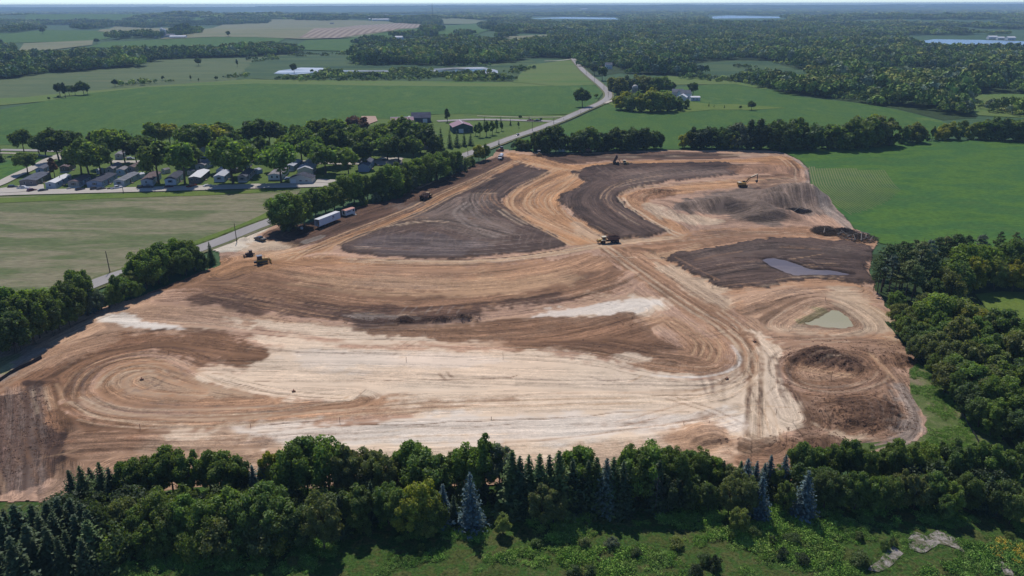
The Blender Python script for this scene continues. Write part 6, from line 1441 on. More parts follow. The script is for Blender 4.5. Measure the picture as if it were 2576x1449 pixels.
def gable_house(name, label, cat, group, x, y, rz, L, W, hw, rise, wall, roof, skirt=None, windows=(), doors=(), over=.35, shut=None, extras=(), base=.0):
    """long axis along local +X, gable ends at x=0 and x=L, y from 0 to W"""
    e = empty(name, (x, y, base), rz, label, cat, group)
    b0 = .55 if skirt else 0.0
    mb = MB()
    prof = [(0, b0), (W, b0), (W, hw), (W / 2, hw + rise), (0, hw)]
    n = 5
    vs = [(0, yy_, zz_) for yy_, zz_ in prof] + [(L, yy_, zz_) for yy_, zz_ in prof]
    fs = [(0, 4, 3, 2, 1), (5, 6, 7, 8, 9), (0, 1, 6, 5), (1, 2, 7, 6), (4, 0, 5, 9), (2, 3, 8, 7), (3, 4, 9, 8)]
    mb.add(vs, fs).build('wall', wall, e)
    mb = MB(); t = .12
    for sgn in (0, 1):
        yo = -over if sgn == 0 else W + over
        sl = rise / (W / 2); zo = hw - over * sl
        a = [(-over, yo, zo + .04), (L + over, yo, zo + .04), (L + over, W / 2, hw + rise + .04), (-over, W / 2, hw + rise + .04)]
        up = [(p[0], p[1], p[2] + t) for p in a]
        mb.add(a + up, [(0, 3, 2, 1), (4, 5, 6, 7), (0, 1, 5, 4), (1, 2, 6, 5), (2, 3, 7, 6), (3, 0, 4, 7)] if sgn == 0 else [(0, 1, 2, 3), (4, 7, 6, 5), (0, 4, 5, 1), (1, 5, 6, 2), (2, 6, 7, 3), (3, 7, 4, 0)])
    mb.build('roof', roof, e)
    if skirt:
        MB().box((L / 2, W / 2, .275), (L + .08, W + .08, .55)).build('skirting', skirt, e)
    for side, pos, z0, w, h in windows:
        m1, m2 = MB(), MB()
        if side == 'F': c, d, dd = (-.03, pos, z0 + h / 2), (.06, w + .16, h + .16), (.04, w, h)
        elif side == 'B': c, d, dd = (L + .03, pos, z0 + h / 2), (.06, w + .16, h + .16), (.04, w, h)
        elif side == 'R': c, d, dd = (pos, -.03, z0 + h / 2), (w + .16, .06, h + .16), (w, .04, h)
        else: c, d, dd = (pos, W + .03, z0 + h / 2), (w + .16, .06, h + .16), (w, .04, h)
        fr = m1.box(c, d).build('window', WHITE, e)
        o = {'F': (-.05, 0), 'B': (.05, 0), 'R': (0, -.05), 'L': (0, .05)}[side]
        m2.box((c[0] + o[0], c[1] + o[1], c[2]), dd).build('pane', GLASS, fr)
        if shut is not None and side == 'F':
            for q in (-1, 1): MB().box((-.04, pos + q * (w / 2 + .3), z0 + h / 2), (.05, .36, h + .1)).build('shutter', shut, e)
    for side, pos, w, h, m_ in doors:
        z0 = b0
        if side == 'F': MB().box((-.04, pos, z0 + h / 2), (.08, w, h)).build('door', m_, e)
        elif side == 'R': MB().box((pos, -.04, z0 + h / 2), (w, .08, h)).build('door', m_, e)
    return e

BARKISH = paint((60, 44, 40))
NAVY = paint((44, 50, 74))
HG = 'mobile homes along the park street'
def home(P0, P1, P2, label, wall, roof, skirt=WHITE, W=None, shut=NAVY, L=None, hw=3.1, rise=.75, front='two', name='mobile_home', cat='mobile home', chim=False, side=3):
    """P0,P1: front corners at the ground, P2: far corner of the visible long side (pixels)"""
    a, b, c = (np.array(g1(*p)) for p in (P0, P1, P2))
    d = c - b; l = np.linalg.norm(d); d = d / l
    w = np.linalg.norm(np.cross(np.append(d, 0), np.append(b - a, 0)))
    w = W or float(np.clip(w, 4.2, 9.0)); l = L or float(np.clip(l, 6, 19.5))
    rz = math.atan2(d[1], d[0])
    # local +X along d from the front right corner; local y grows to the left
    win = []
    if front == 'two': win.append(('F', w / 2, 1.5, 1.3, 1.2))
    elif front == 'pair': win += [('F', w * .3, 1.5, .8, 1.2), ('F', w * .7, 1.5, .8, 1.2)]
    elif front == 'small': win.append(('F', w * .55, 1.7, .8, .9))
    for i in range(side): win.append(('R', l * (.16 + .66 * i / max(1, side - 1)), 1.6, 1.0, 1.0))
    e = gable_house(name, label, cat, HG, b[0], b[1], rz, l, w, hw, rise, wall, roof, skirt, win, [('R', l * .38, .95, 2.05, paint((120, 60, 56)) if random.random() < .4 else WHITE)], .25, shut)
    if chim: MB().bar((l * .55, w * .4, hw), (l * .55, w * .4, hw + 1.9), .16, .16, 8).build('flue_pipe', paint((70, 70, 74)), e)
    # entry steps at the side door
    MB().box((l * .38, -.75, .25), (1.6, 1.3, .5)).build('porch_step', paint((150, 132, 112)), e)
    return e
def c1(x, y): return (x / 6.144, 352.2 + y / 6.144)
def c2(x, y): return (335.4 + x / 7.68, 352.2 + y / 7.68)
def c3(x, y): return (603.8 + x / 6.144, 318.7 + y / 6.144)
W_ = dict(taupe=siding((152, 140, 134)), ice=siding((206, 212, 224)), tan=siding((188, 178, 172)), bluegrey=siding((168, 178, 204)), grey=siding((200, 202, 208)), white=siding((232, 234, 240)), mauve=siding((176, 164, 164)), sky=siding((176, 198, 224)), brown=siding((138, 122, 116)), cream=siding((228, 224, 214)))
R_ = dict(slate=roofing((104, 108, 120)), white=roofing((236, 236, 240), True), brown=roofing((124, 108, 108)), dark=roofing((84, 86, 98)), grey=roofing((136, 138, 144)), pale=roofing((196, 200, 214), True), mid=roofing((150, 146, 150)), teal=roofing((150, 176, 178), True))
home(c1(330, 690), c1(575, 715), c1(800, 590), 'wide taupe double mobile home with slate grey roof by the parked white pickup', W_['taupe'], R_['slate'], paint((110, 100, 98)), W=8.2, front='pair', shut=None)
home(c1(745, 745), c1(870, 755), c1(1150, 610), 'long pale mobile home with bright white roof and a thin flue pipe', W_['ice'], R_['white'], front='small', shut=None, chim=True)
home(c1(1085, 730), c1(1230, 738), c1(1420, 640), 'taupe mobile home with shutters half hidden under a tree, brown grey roof', W_['tan'], R_['brown'])
home(c1(1430, 700), c1(1590, 735), c1(1830, 605), 'blue grey mobile home with dark roof and a lighter end cap', W_['bluegrey'], R_['dark'])
home(c1(1815, 700), c1(1930, 722), c1(2180, 590), 'light grey mobile home with grey roof behind the white pickup and pole', W_['grey'], R_['grey'])
home(c2(185, 870), c2(385, 882), c2(560, 720), 'short grey mobile home in the shade behind two dark parked cars', W_['grey'], R_['brown'], front='small', shut=None)
home(c2(640, 860), c2(830, 870), c2(1010, 720), 'white fronted mobile home with a wide dark window and charcoal roof', W_['white'], R_['dark'])
home(c2(1120, 810), c2(1310, 838), c2(1545, 640), 'brown sided mobile home with bright white metal roof', W_['brown'], R_['white'], paint((130, 120, 116)), front='pair', shut=None)
home(c2(1575, 808), c2(1765, 812), c2(1900, 700), 'pale blue mobile home with whitish roof and dark shutters', W_['ice'], R_['pale'])
home(c2(2005, 812), c2(2195, 818), c2(2340, 670), 'taupe mobile home with grey roof and tall white skirting', W_['tan'], R_['slate'], W=4.6)
home(c1(1840, 545), c1(1930, 550), c1(2005, 500), 'small light blue mobile home between two long grey ones', W_['sky'], R_['mid'], front='small', shut=None, side=2)
home(c1(1660, 520), c1(1760, 530), c1(1900, 440), 'tan mobile home with mid grey roof behind the blue grey one', W_['tan'], R_['mid'], front='small', shut=None)
home(c1(1995, 500), c1(2090, 505), c1(2260, 420), 'taupe mobile home with brownish roof behind the light grey one', W_['mauve'], R_['brown'], front='small', shut=None)
home(c1(580, 530), c1(690, 530), c1(790, 470), 'grey blue roofed mobile home behind the wide taupe double', W_['bluegrey'], R_['slate'], front='small', shut=None, side=2)
home(c1(960, 490), c1(1070, 500), c1(1180, 430), 'brown roofed mobile home under the dark trees at the back', W_['brown'], R_['brown'], front='small', shut=None, side=2)
home(c2(1225, 590), c2(1385, 595), c2(1540, 480), 'grey mobile home with tan grey roof behind the white metal roof', W_['grey'], R_['mid'], front='small', shut=None)
home(c2(1640, 700), c2(1760, 690), c2(1880, 600), 'white mobile home end seen behind the pale blue one', W_['white'], R_['pale'], front='small', shut=None, side=2)
home(c2(2050, 545), c2(2210, 550), c2(2300, 480), 'mobile home with pale teal metal roof in the second line', W_['sky'], R_['teal'], front='small', shut=None, side=2)
home(c3(405, 828), c3(640, 832), c3(760, 720), 'white mobile home with two narrow windows beside the big leaning tree', W_['white'], R_['mid'], paint((170, 170, 176)), W=7, front='pair', shut=None)
home(c3(800, 745), c3(1130, 745), c3(1190, 660), 'long white house with pale metal roof joined to the garage', W_['cream'], R_['pale'], None, W=8.5, L=13, front='none', shut=None, hw=3.2, rise=1.5)
home(c3(740, 690), c3(832, 692), c3(960, 600), 'light blue mobile home behind the white house with two windows', W_['sky'], R_['pale'], front='small', shut=None, side=2)
home(c3(1025, 610), c3(1150, 615), c3(1220, 560), 'mobile home with short bright white roof behind the garage', W_['ice'], R_['white'], front='small', shut=None, side=2)
home(c3(1860, 698), c3(1990, 700), c3(2075, 590), 'blue grey mobile home with dark grey roof beside a concrete yard', W_['bluegrey'], R_['slate'], None, W=6, front='none', shut=None, hw=3.6, rise=1.3)
home(c3(1900, 600), c3(1985, 605), c3(2065, 540), 'low dark roofed house extension at the concrete yard', W_['taupe'], R_['dark'], None, W=5.5, L=8, front='none', shut=None, hw=3.4, rise=1.2)
home(c3(1915, 430), c3(2000, 432), c3(2060, 350), 'blue house with grey roof deep among the trees', W_['sky'], R_['mid'], None, front='small', shut=None, hw=4.4, rise=1.2)
home(c2(1250, 335), c2(1500, 340), c2(1560, 280), 'tall light blue house behind the trees at the back street', W_['sky'], R_['pale'], None, W=8, L=9, front='pair', shut=None, hw=5.2, rise=2)
home(c1(1800, 300), c1(1900, 302), c1(1960, 250), 'grey house among tree trunks at the back street', W_['grey'], R_['mid'], None, front='small', shut=None, side=2)
home(c1(990, 300), c1(1070, 302), c1(1130, 250), 'teal sided house under dark trees at the far left back', siding((96, 130, 150)), R_['pale'], None, front='small', shut=None, side=2)
# garage at the street with double gable and three openings
a, b = np.array(g1(*c3(775, 887))), np.array(g1(*c3(1122, 887)))
d = (b - a) / np.linalg.norm(b - a); Wd = float(np.linalg.norm(b - a))
rz = math.atan2(d[1], d[0]) + math.pi / 2
g_ = gable_house('garage', 'cream double garage with dark gable roof and white door at the street', 'garage', HG, b[0], b[1], rz, 6.5, Wd, 3.2, 2.0, W_['cream'], R_['dark'], None, [('F', Wd * .26, 1.5, 1.3, .6), ('F', Wd * .52, 1.5, 1.3, .6)], [], .4)
MB().box((-.05, Wd * .85, 1.25), (.1, 2.9, 2.5)).build('garage_door', WHITE, g_)
# sheds
for px, lab, w_, l_, wm, rm in [(c2(2400, 665), 'pale blue grey garden shed behind the taupe home', 4.5, 4, W_['sky'], R_['grey']), (c3(265, 740), 'small blue shed on the lawn between two homes', 3.6, 3.5, W_['sky'], R_['pale']), (c1(1540, 530), 'small white shed roof beside the blue grey home', 2.6, 3, W_['white'], R_['pale']), (c1(2170, 600), 'white canopy shed beside the light grey home', 2.6, 3.2, W_['white'], R_['white']), (c2(620, 660), 'tan shed behind the white fronted home', 3, 3.6, W_['cream'], R_['mid']), (c2(1120, 690), 'low grey shed left of the white metal roof', 3, 3.2, W_['grey'], R_['slate']), (c2(1990, 640), 'open dark carport with grey roof between two homes', 4.5, 5, W_['brown'], R_['mid']), ((1074, 377), 'small brown roofed house by the lawn under tall trees', 7, 9, siding((150, 140, 150)), roofing((120, 96, 100)))]:
    x, y = g1(*px)
    gable_house('shed' if 'house' not in lab else 'cottage', lab, 'shed' if 'house' not in lab else 'house', 'sheds of the park', x, y, math.radians(62), l_, w_, 2.3 if 'house' not in lab else 3.4, .7 if 'house' not in lab else 2.2, wm, rm, None, [('F', w_ / 2, 1.1, .7, .7)], [], .15)
# barns by the farm drive
def barn(P0, P1, depth, label, hw, rise, wall, roof, along=False, turn=0.0, rid=False):
    a, b = np.array(g1(*P0)), np.array(g1(*P1)); w = float(np.linalg.norm(b - a)); d = (b - a) / w
    if along:   # ridge parallel to the line P0-P1
        rz_ = math.atan2(d[1], d[0]) + turn
        e = gable_house('barn', label, 'barn', 'barns by the drive', a[0], a[1], rz_, w, depth, hw, rise, wall, roof, None, [], [('R', w * .7, 3.6, 3.4, WHITE)], .3)
        if rid: MB().box((w / 2, depth / 2, hw + rise + .2), (w + .6, .35, .12)).build('ridge_cap', WHITE, e)
    else:
        rz_ = math.atan2(d[1], d[0]) + math.pi / 2
        e = gable_house('barn', label, 'barn', 'barns by the drive', b[0], b[1], rz_, depth, w, hw, rise, wall, roof, None, [('F', w * .2, 1.4, 1.0, .9)], [('F', w * .6, 3.6, 3.2, WHITE)], .45)
        if rid: MB().box((depth / 2, w / 2, hw + rise + .2), (depth + .9, .35, .12)).build('ridge_cap', WHITE, e)
    return e
REDR = roofing((168, 132, 146), True)
barn((1140, 336), (1190, 334), 17, 'green barn with dusty red metal roof facing the lawn', 4.6, 2.6, siding((70, 96, 96)), REDR, rid=True)
barn((1036, 310), (1084, 309), 13, 'dark slate barn with grey roof beside the crop field', 4.2, 3.4, siding((86, 88, 104), .4, True), roofing((88, 90, 108)), along=True)
barn((985, 322), (1032, 326), 16, 'dusty red roofed barn half hidden behind the trees', 4.2, 2.8, siding((120, 96, 104)), REDR, along=True, turn=math.radians(38), rid=True)
# round white tank beside the barns
x, y = g1(1030, 305); e = empty('water_tank', (x, y, 0), 0, 'round white tank beside the dark slate barn', 'tank')
MB().bar((0, 0, 0), (0, 0, 3.4), 2.3, 2.3, 18).build('tank_wall', WHITE, e); MB().bar((0, 0, 3.4), (0, 0, 4.3), 2.35, .2, 18).build('tank_roof', WHITE, e)
# concrete stave silo in the farm grove
x, y = g1(1596, 250); hs = height_at(1596, 213, x, y)
e = empty('silo', (x, y, 0), 0, 'grey concrete silo with domed cap rising from the farm grove', 'silo')
mb = MB(); mb.bar((0, 0, 0), (0, 0, hs - 3), 3.1, 3.1, 20); mb.build('shaft', gmat('stave', [alb(140, 138, 140), alb(158, 154, 154)], big=3, small=.4, fine=.1), e)
mb = MB()
for i in range(5):
    a0, a1 = i / 5 * math.pi / 2, (i + 1) / 5 * math.pi / 2
    mb.bar((0, 0, hs - 3 + 3 * math.sin(a0)), (0, 0, hs - 3 + 3 * math.sin(a1)), 3.15 * math.cos(a0), max(.02, 3.15 * math.cos(a1)), 20)
mb.build('dome_cap', paint((176, 170, 166)), e)
mb = MB()
for i in range(9): mb.bar((0, 0, 1.2 + i * (hs - 5) / 8), (0, 0, 1.32 + i * (hs - 5) / 8), 3.16, 3.16, 20)
mb.build('steel_bands', paint((110, 108, 110)), e)['kind'] = 'stuff'
# farm buildings: (base pixel, label, long, wide, wall height, rise, wall, roof, turn)
FB = 'farm buildings in the distance'
def farm(u, v, lab, L, W, hw, rise, wall, roof, turn=0, name='farm_building', cat='farm building'):
    x, y = g1(u, v)
    return gable_house(name, lab, cat, FB, x, y, math.radians(turn), L, W, hw, rise, wall, roof, None, [('R', L * .3, 1.4, 1.2, 1.2)], [('R', L * .65, 2.6, 2.8, W_['grey'])], .3, base=float(H(x, y)))
farm(1726, 256, 'white gable shed beside the round dark tree right of the grove', 9, 9, 4.0, 2.6, siding((236, 238, 242)), R_['white'], 70)
farm(1738, 254, 'long low white lean-to joined to the white gable shed', 9, 7, 3.4, .9, siding((236, 238, 242)), R_['white'], 0)
farm(1712, 250, 'grey roofed farmhouse half hidden in the grove', 12, 8, 5.5, 3, W_['white'], R_['grey'], 15, 'farmhouse', 'house')
farm(1690, 246, 'second grey roof deeper in the farm grove', 11, 8, 5.5, 3, W_['grey'], R_['grey'], -10, 'farmhouse', 'house')
farm(1523, 174, 'white two storey house by the road below the woods', 10, 8, 6, 3, siding((232, 234, 240)), R_['grey'], 0, 'farmhouse', 'house')
for u, v, lab, L, W, hw in [(427, 97, 'long white roofed barn of the far left farm', 40, 14, 5), (405, 96, 'grey barn below the far left silos', 34, 16, 7), (948, 52, 'long white barn on the ridge left of the radio mast', 60, 18, 6), (936, 53, 'white shed with the far ridge barns', 26, 16, 8), (955, 51.5, 'white roof at the right end of the far ridge barns', 50, 16, 6), (1312, 58, 'white barn in the woods below the middle lake', 34, 16, 8), (993, 100, 'pale house before the thin conifer row', 20, 12, 6), (1383, 90, 'white shed at the little field before the woods', 24, 12, 6), (2188, 43, 'bright white farm on the far hill field at the right', 60, 20, 9), (2380, 41, 'white barn on the far wooded slope at the right', 46, 18, 9), (2075, 63, 'reddish barn in the clearing among the right hand woods', 40, 16, 6), (1460, 25, 'white building far across the woods near the horizon', 90, 30, 12), (1467, 24, 'second white building near the horizon woods', 60, 26, 11), (2310, 18, 'white speck of a building near the right horizon', 110, 30, 14), (955, 41, 'white building behind the ridge woods', 70, 22, 9), (828, 40, 'small white farm in the woods left of the ridge barns', 44, 18, 9), (830, 62, 'grey house at the edge of the ridge field', 18, 12, 6), (510, 136, 'white house among trees in the left wood belt', 20, 12, 6), (528, 135, 'second white house among trees in the left wood belt', 14, 10, 5), (380, 150, 'pale shed at the edge of the left wood belt', 12, 8, 4), (250, 63, 'white farm speck on the far left slope', 26, 12, 7), (2487, 99, 'lakeside house on the far shore', 22, 14, 6), (2510, 100, 'pale lakeside boathouse on the far shore', 16, 12, 5), (2535, 101, 'third lakeside house toward the right on the far shore', 20, 14, 6)]:
    farm(u, v, lab, L, W, hw, hw * .5, siding((240, 240, 244)) if 'red' not in lab and 'grey' not in lab else (siding((150, 110, 96)) if 'red' in lab else W_['grey']), R_['white'] if 'red' not in lab and 'grey' not in lab else (roofing((190, 150, 130)) if 'red' in lab else R_['grey']), random.uniform(-12, 12))
for u, vb, vt, lab, r in [(410, 95, 69, 'tall white silo of the far left farm', 5), (416.5, 95, 72, 'second white silo of the far left farm', 4), (392, 96, 87, 'short white domed bin of the far left farm', 4), (930, 53, 46, 'white domed silo on the ridge left of the mast', 6)]:
    x, y = g1(u, vb); z0 = float(H(x, y)); hs = height_at(u, vt, x, y) - z0
    e = empty('silo', (x, y, z0), 0, lab, 'silo', FB)
    MB().bar((0, 0, 0), (0, 0, hs * .85), r, r, 14).build('shaft', W_['cream'], e); MB().bar((0, 0, hs * .85), (0, 0, hs), r, r * .3, 14).build('dome_cap', WHITE, e)
# lattice radio mast on the far ridge
x, y = g1(1088, 42); z0 = float(H(x, y)); hs = height_at(1089, 8.5, x, y) - z0
e = empty('radio_mast', (x, y, z0), .3, 'tall grey lattice radio mast on the far ridge', 'mast')
STEEL = paint((92, 96, 104), .5)
for i in range(3):
    a = i * 2.094; mb = MB(); mb.bar((math.cos(a) * 4, math.sin(a) * 4, 0), (math.cos(a) * .8, math.sin(a) * .8, hs), .7, .5, 5); mb.build('leg', STEEL, e)
mb = MB()
for k in range(14):
    f0, f1 = k / 14, (k + 1) / 14; r0, r1 = 4 - 3.2 * f0, 4 - 3.2 * f1
    for i in range(3):
        a, b_ = i * 2.094, (i + 1) * 2.094
        mb.bar((math.cos(a) * r0, math.sin(a) * r0, hs * f0), (math.cos(b_) * r1, math.sin(b_) * r1, hs * f1), .3, .3, 4)
mb.build('lattice', STEEL, e)['kind'] = 'stuff'
mb = MB(); mb.bar((-2.5, 0, hs * .98), (2.5, 0, hs * .98), 1.2, 1.2, 6); mb.build('antenna_panel', STEEL, e)
# ------------------------------------------------------------------ poles, signs, fences
WOODP = plain('pole_wood', alb(104, 92, 80), .9, grain=.2, scale=4)
def pole(u, vb, vt, label, arm=True):
    x, y = g1(u, vb); z0 = site_z(x, y); h = height_at(u, vt, x, y) - z0
    e = empty('utility_pole', (x, y, z0), math.radians(62), label, 'utility pole', 'utility poles along the road')
    MB().bar((0, 0, -.4), (0, 0, h), .19, .12, 8).build('shaft', WOODP, e)
    if arm:
        MB().box((0, 0, h - .5), (.1, 2.2, .12)).build('crossarm', WOODP, e)
        for q in (-.9, 0, .9): MB().bar((0, q, h - .44), (0, q, h - .2), .05, .05, 6).build('insulator', paint((150, 150, 156)), e)
for u, vb, vt, lab, arm in [(277, 686, 632, 'utility pole in the hay field left of the lower hedge', 0), (596, 610, 562, 'utility pole on the grass island by the gravel entrance', 0), (1339, 332, 299, 'tall utility pole beside the road below the barns', 1), (1393, 314, 296, 'utility pole on the left road side past the drive', 1), (1418, 303, 297, 'short roadside post near the drive', 0), (1461, 286, 278, 'short roadside post before the bend', 0), (1482, 279, 266, 'utility pole right of the road at the lone tree', 1), (1530, 247, 232, 'utility pole at the bend of the road', 1), (1519, 228, 211, 'utility pole above the bend on the left verge', 1), (1495, 208, 192, 'utility pole midway up the straight', 1), (1475, 189, 178, 'utility pole on the upper straight', 1), (1459, 171, 163, 'utility pole near the top of the road', 1), (311, 487, 470, 'lamp pole at the edge of the park street', 0), (1177, 391, 372, 'utility pole on the lawn by the upper hedge', 0), (1125, 302, 286, 'thin pole beside the dark slate barn', 0), (1580, 246, 214, 'utility pole in front of the farm grove', 0)]:
    pole(u, vb, vt, lab, arm)
STAKE = plain('lath', alb(150, 112, 84), .8)
n_ = 0
for u, vb, vt, lab in [(1266, 903, 882, 'tall survey stake at the top of the pale sand'), (1022, 910, 899, 'survey stake left of the tall one on the sand'), (855, 1064, 1049, 'survey stake on the front sand toward the left'), (1236, 1057, 1048, 'short survey stake on the front sand, middle'), (1720, 1069, 1060, 'survey stake on the front sand toward the right'), (1783, 1075, 1067, 'survey stake beside the tan mound'), (381, 874, 862, 'survey stake above the oval track'), (425, 892, 880, 'survey stake at the edge of the oval track'), (353, 1080, 1067, 'survey stake below the oval track'), (631, 1075, 1066, 'survey stake on the pale strip below the oval'), (2090, 955, 935, 'survey stake in the brown spoil loop'), (1952, 1045, 1030, 'survey stake on the cream apron'), (1743, 937, 925, 'survey stake in the fan of tracks'), (1986, 627, 617, 'survey stake at the dark soil edge on the right'), (1984, 830, 822, 'survey stake left of the basin'), (1755, 672, 662, 'survey stake on the haul road side'), (2076, 757, 748, 'survey stake on the pink slope'), (1070, 838, 830, 'survey stake under the dark heaps'), (2170, 830, 822, 'survey stake right of the basin'), (1818, 930, 920, 'survey stake inside the curve')]:
    x, y = g1(u, vb); z0 = site_z(x, y); h = max(.8, min(2.2, height_at(u, vt, x, y) - z0))
    e = empty('survey_stake', (x, y, z0), random.uniform(0, 3), lab, 'stake', 'survey stakes on the graded soil')
    e.rotation_euler = (random.uniform(-.06, .06), random.uniform(-.06, .06), random.uniform(0, 3))
    MB().box((0, 0, h / 2 - .1), (.1, .05, h + .2)).build('lath', STAKE, e)
    MB().box((.06, 0, h - .12), (.14, .02, .12)).build('ribbon', paint((226, 110, 80)), e)
# black silt fences: fabric panels between posts
SILT = plain('silt_fabric', alb(46, 44, 44), .8, grain=.2, scale=1)
def silt(line, h, lab, step=3.0):
    P_ = smooth_line(G(line), 8)
    e = empty('silt_fence', (P_[0][0], P_[0][1], 0), 0, lab, 'silt fence')
    o = P_[0]; acc = 0; last = P_[0]
    mb = MB(); pts = [last]
    for q in P_[1:]:
        acc += np.linalg.norm(q - last); last = q
        if acc >= step: pts.append(q); acc = 0
    pts.append(P_[-1])
    for i, q in enumerate(pts[:-1]):
        r = pts[i + 1]; za, zb = site_z(*q), site_z(*r)
        a0, b0 = q - o, r - o
        m_ = (a0 + b0) / 2 + np.array([random.uniform(-.12, .12), random.uniform(-.12, .12)])
        hv = h * random.uniform(.85, 1.05)
        t_ = .025
        vs = []
        for p, z_ in ((a0, za), (m_, (za + zb) / 2), (b0, zb)):
            for oy in (-t_, t_): vs += [(p[0], p[1] + oy, z_ - .05), (p[0], p[1] + oy, z_ + hv)]
        MB().add(vs, [(0, 4, 5, 1), (4, 8, 9, 5), (2, 3, 7, 6), (6, 7, 11, 10), (1, 5, 7, 3), (5, 9, 11, 7), (0, 1, 3, 2), (8, 10, 11, 9)]).build('fabric_panel', SILT, e)
    for q in pts: MB().bar((q[0] - o[0], q[1] - o[1], site_z(*q) - .2), (q[0] - o[0], q[1] - o[1], site_z(*q) + h + .12), .04, .04, 5).build('post', WOODP, e)
silt([(106, 903), (92, 911), (60, 925), (30, 940), (8, 955), (-40, 990), (-90, 1030)], .95, 'black silt fence along the grassy left edge of the site')
silt([(2386, 966), (2396, 990), (2405, 1015), (2420, 1045), (2440, 1080), (2462, 1115)], .8, 'black silt fence running down the weedy slope on the right')
# ------------------------------------------------------------------ machines and vehicles
YEL, YELD, CREAM = paint((196, 152, 70), .5), paint((150, 112, 58), .6), paint((238, 222, 186), .45)
TYRE = plain('tyre', alb(40, 38, 40), .9, grain=.25, scale=3); DARK = paint((48, 46, 50), .7); STEELD = paint((98, 92, 92), .6); DIRTY = paint((118, 90, 78), .85, 0, .25)
LOADM = gmat('load_soil', [alb(84, 64, 58), alb(108, 84, 74)], big=1.5, small=.3, fine=.35, bump=.8)
def heading(pb, pf):
    a, b = g1(*pb), g1(*pf)
    return math.atan2(b[1] - a[1], b[0] - a[0])
def wheels(e, spots, r, w, hub=None):
    for x, y in spots:
        t = MB().wheel((x, y, r), r, w, 16).build('wheel', TYRE, e)
        if hub: MB().wheel((x, y + (w / 2 + .01) * (1 if y > 0 else -1), r), r * .5, .06, 10).build('hub', hub, t)
def mound(name, mat, e, L, W, h, z0, x0, seed=1):
    V, Fq = [], []
    n = 9
    for i in range(n):
        for j in range(n):
            x, y = (i / (n - 1) - .5), (j / (n - 1) - .5)
            k = max(0, 1 - 3.6 * (x * x + y * y))
            V.append((x0 + x * L, y * W, z0 + h * k ** .8 * (.75 + .5 * float(vnoise(i * .9, j * .9, seed)))))
    for i in range(n - 1):
        for j in range(n - 1): Fq.append((i * n + j, (i + 1) * n + j, (i + 1) * n + j + 1, i * n + j + 1))
    return MB().add(V, Fq).build(name, mat, e)
def dump_truck(u, v, rz, label, up=0.0, load=True, dull=False):
    x, y = g1(u, v)
    e = empty('dump_truck', (x, y, site_z(x, y)), rz, label, 'dump truck', 'articulated dump trucks', .87)
    body = YELD if dull else YEL  # darker yellow body, with roof and fenders in the same colour
    wheels(e, [(3.2, 1.25), (3.2, -1.25), (-1.5, 1.25), (-1.5, -1.25), (-3.3, 1.25), (-3.3, -1.25)], .92, .66, DIRTY)
    MB().prism([(3.9, 1.0), (5.6, 1.0), (5.75, 1.35), (5.55, 2.0), (3.6, 2.25), (3.6, 1.5)], -.95, .95).build('hood', body, e)
    MB().box((5.7, 0, 1.0), (.3, 2.6, .5)).build('bumper', DARK, e)
    cab = MB().prism([(1.9, 1.35), (3.6, 1.35), (3.75, 2.3), (3.5, 3.1), (2.0, 3.1)], -.85, .85).build('cab', body, e)
    MB().box((2.75, 0, 3.2), (2.0, 1.95, .16)).build('cab_roof', CREAM if not dull else body, e)
    mbw = MB(); mbw.prism([(2.15, 2.2), (3.62, 2.2), (3.46, 3.0), (2.15, 3.0)], -.88, .88); mbw.build('window', GLASS, cab)
    for s in (-1, 1):
        MB().prism([(2.0, 1.75), (4.4, 1.75), (4.3, 2.0), (3.3, 2.12), (2.2, 2.0)], s * 1.55 - .32, s * 1.55 + .32).build('fender', CREAM if not dull else body, e)
    MB().bar((1.75, .9, 1.5), (1.75, .9, 3.5), .09, .09, 7).build('exhaust_pipe', DARK, e)
    MB().box((.9, 0, 1.15), (1.9, .9, .5)).build('hitch', DARK, e)
    MB().box((-1.9, 0, 1.15), (5.0, 1.0, .45)).build('chassis', DARK, e)
    # open dump body, hinged at the rear
    mb = MB(); t = .12; ox = 3.7
    def P(x_, z_): return (x_ + ox, z_ - 1.6)
    prof = [P(-4.9, 2.35), P(-3.6, 1.62), P(.3, 1.62), P(1.25, 2.3), P(1.3, 3.15), P(-4.4, 2.9)]
    for s in (-1, 1): mb.prism(prof, s * 1.45 - t / 2, s * 1.45 + t / 2)
    for a, b_ in zip(prof[:4], prof[1:5]):
        d = Vector((b_[0] - a[0], 0, b_[1] - a[1])); nrm = Vector((-d.z, 0, d.x)).normalized() * t
        mb.add([(a[0], -1.4, a[1]), (b_[0], -1.4, b_[1]), (b_[0] + nrm.x, -1.4, b_[1] + nrm.z), (a[0] + nrm.x, -1.4, a[1] + nrm.z), (a[0], 1.4, a[1]), (b_[0], 1.4, b_[1]), (b_[0] + nrm.x, 1.4, b_[1] + nrm.z), (a[0] + nrm.x, 1.4, a[1] + nrm.z)], [(0, 1, 2, 3), (7, 6, 5, 4), (0, 4, 5, 1), (1, 5, 6, 2), (2, 6, 7, 3), (3, 7, 4, 0)])
    mb.box((1.65 + ox, 0, 1.62), (.9, 2.6, .1))
    bed = mb.build('dump_bed', DIRTY, e); bed.location = (-ox, 0, 1.6); bed.rotation_euler = (0, -up, 0)
    if load: mound('load', LOADM, bed, 5.6, 2.75, 1.25, 1.2, 2.0, int(u))
    if up:
        for s in (-.9, .9): MB().bar((.2, s, 1.3), (-.9, s, 3.6), .13, .1, 8).build('lift_ram', STEELD, e)
    return e
dump_truck(1533, 611, heading((1562, 606), (1505, 609)), 'loaded yellow articulated dump truck at the crossing, facing left')
dump_truck(1560, 417, heading((1535, 416), (1585, 417)), 'yellow articulated dump truck tipping its raised body on the dark fill', math.radians(62), False)
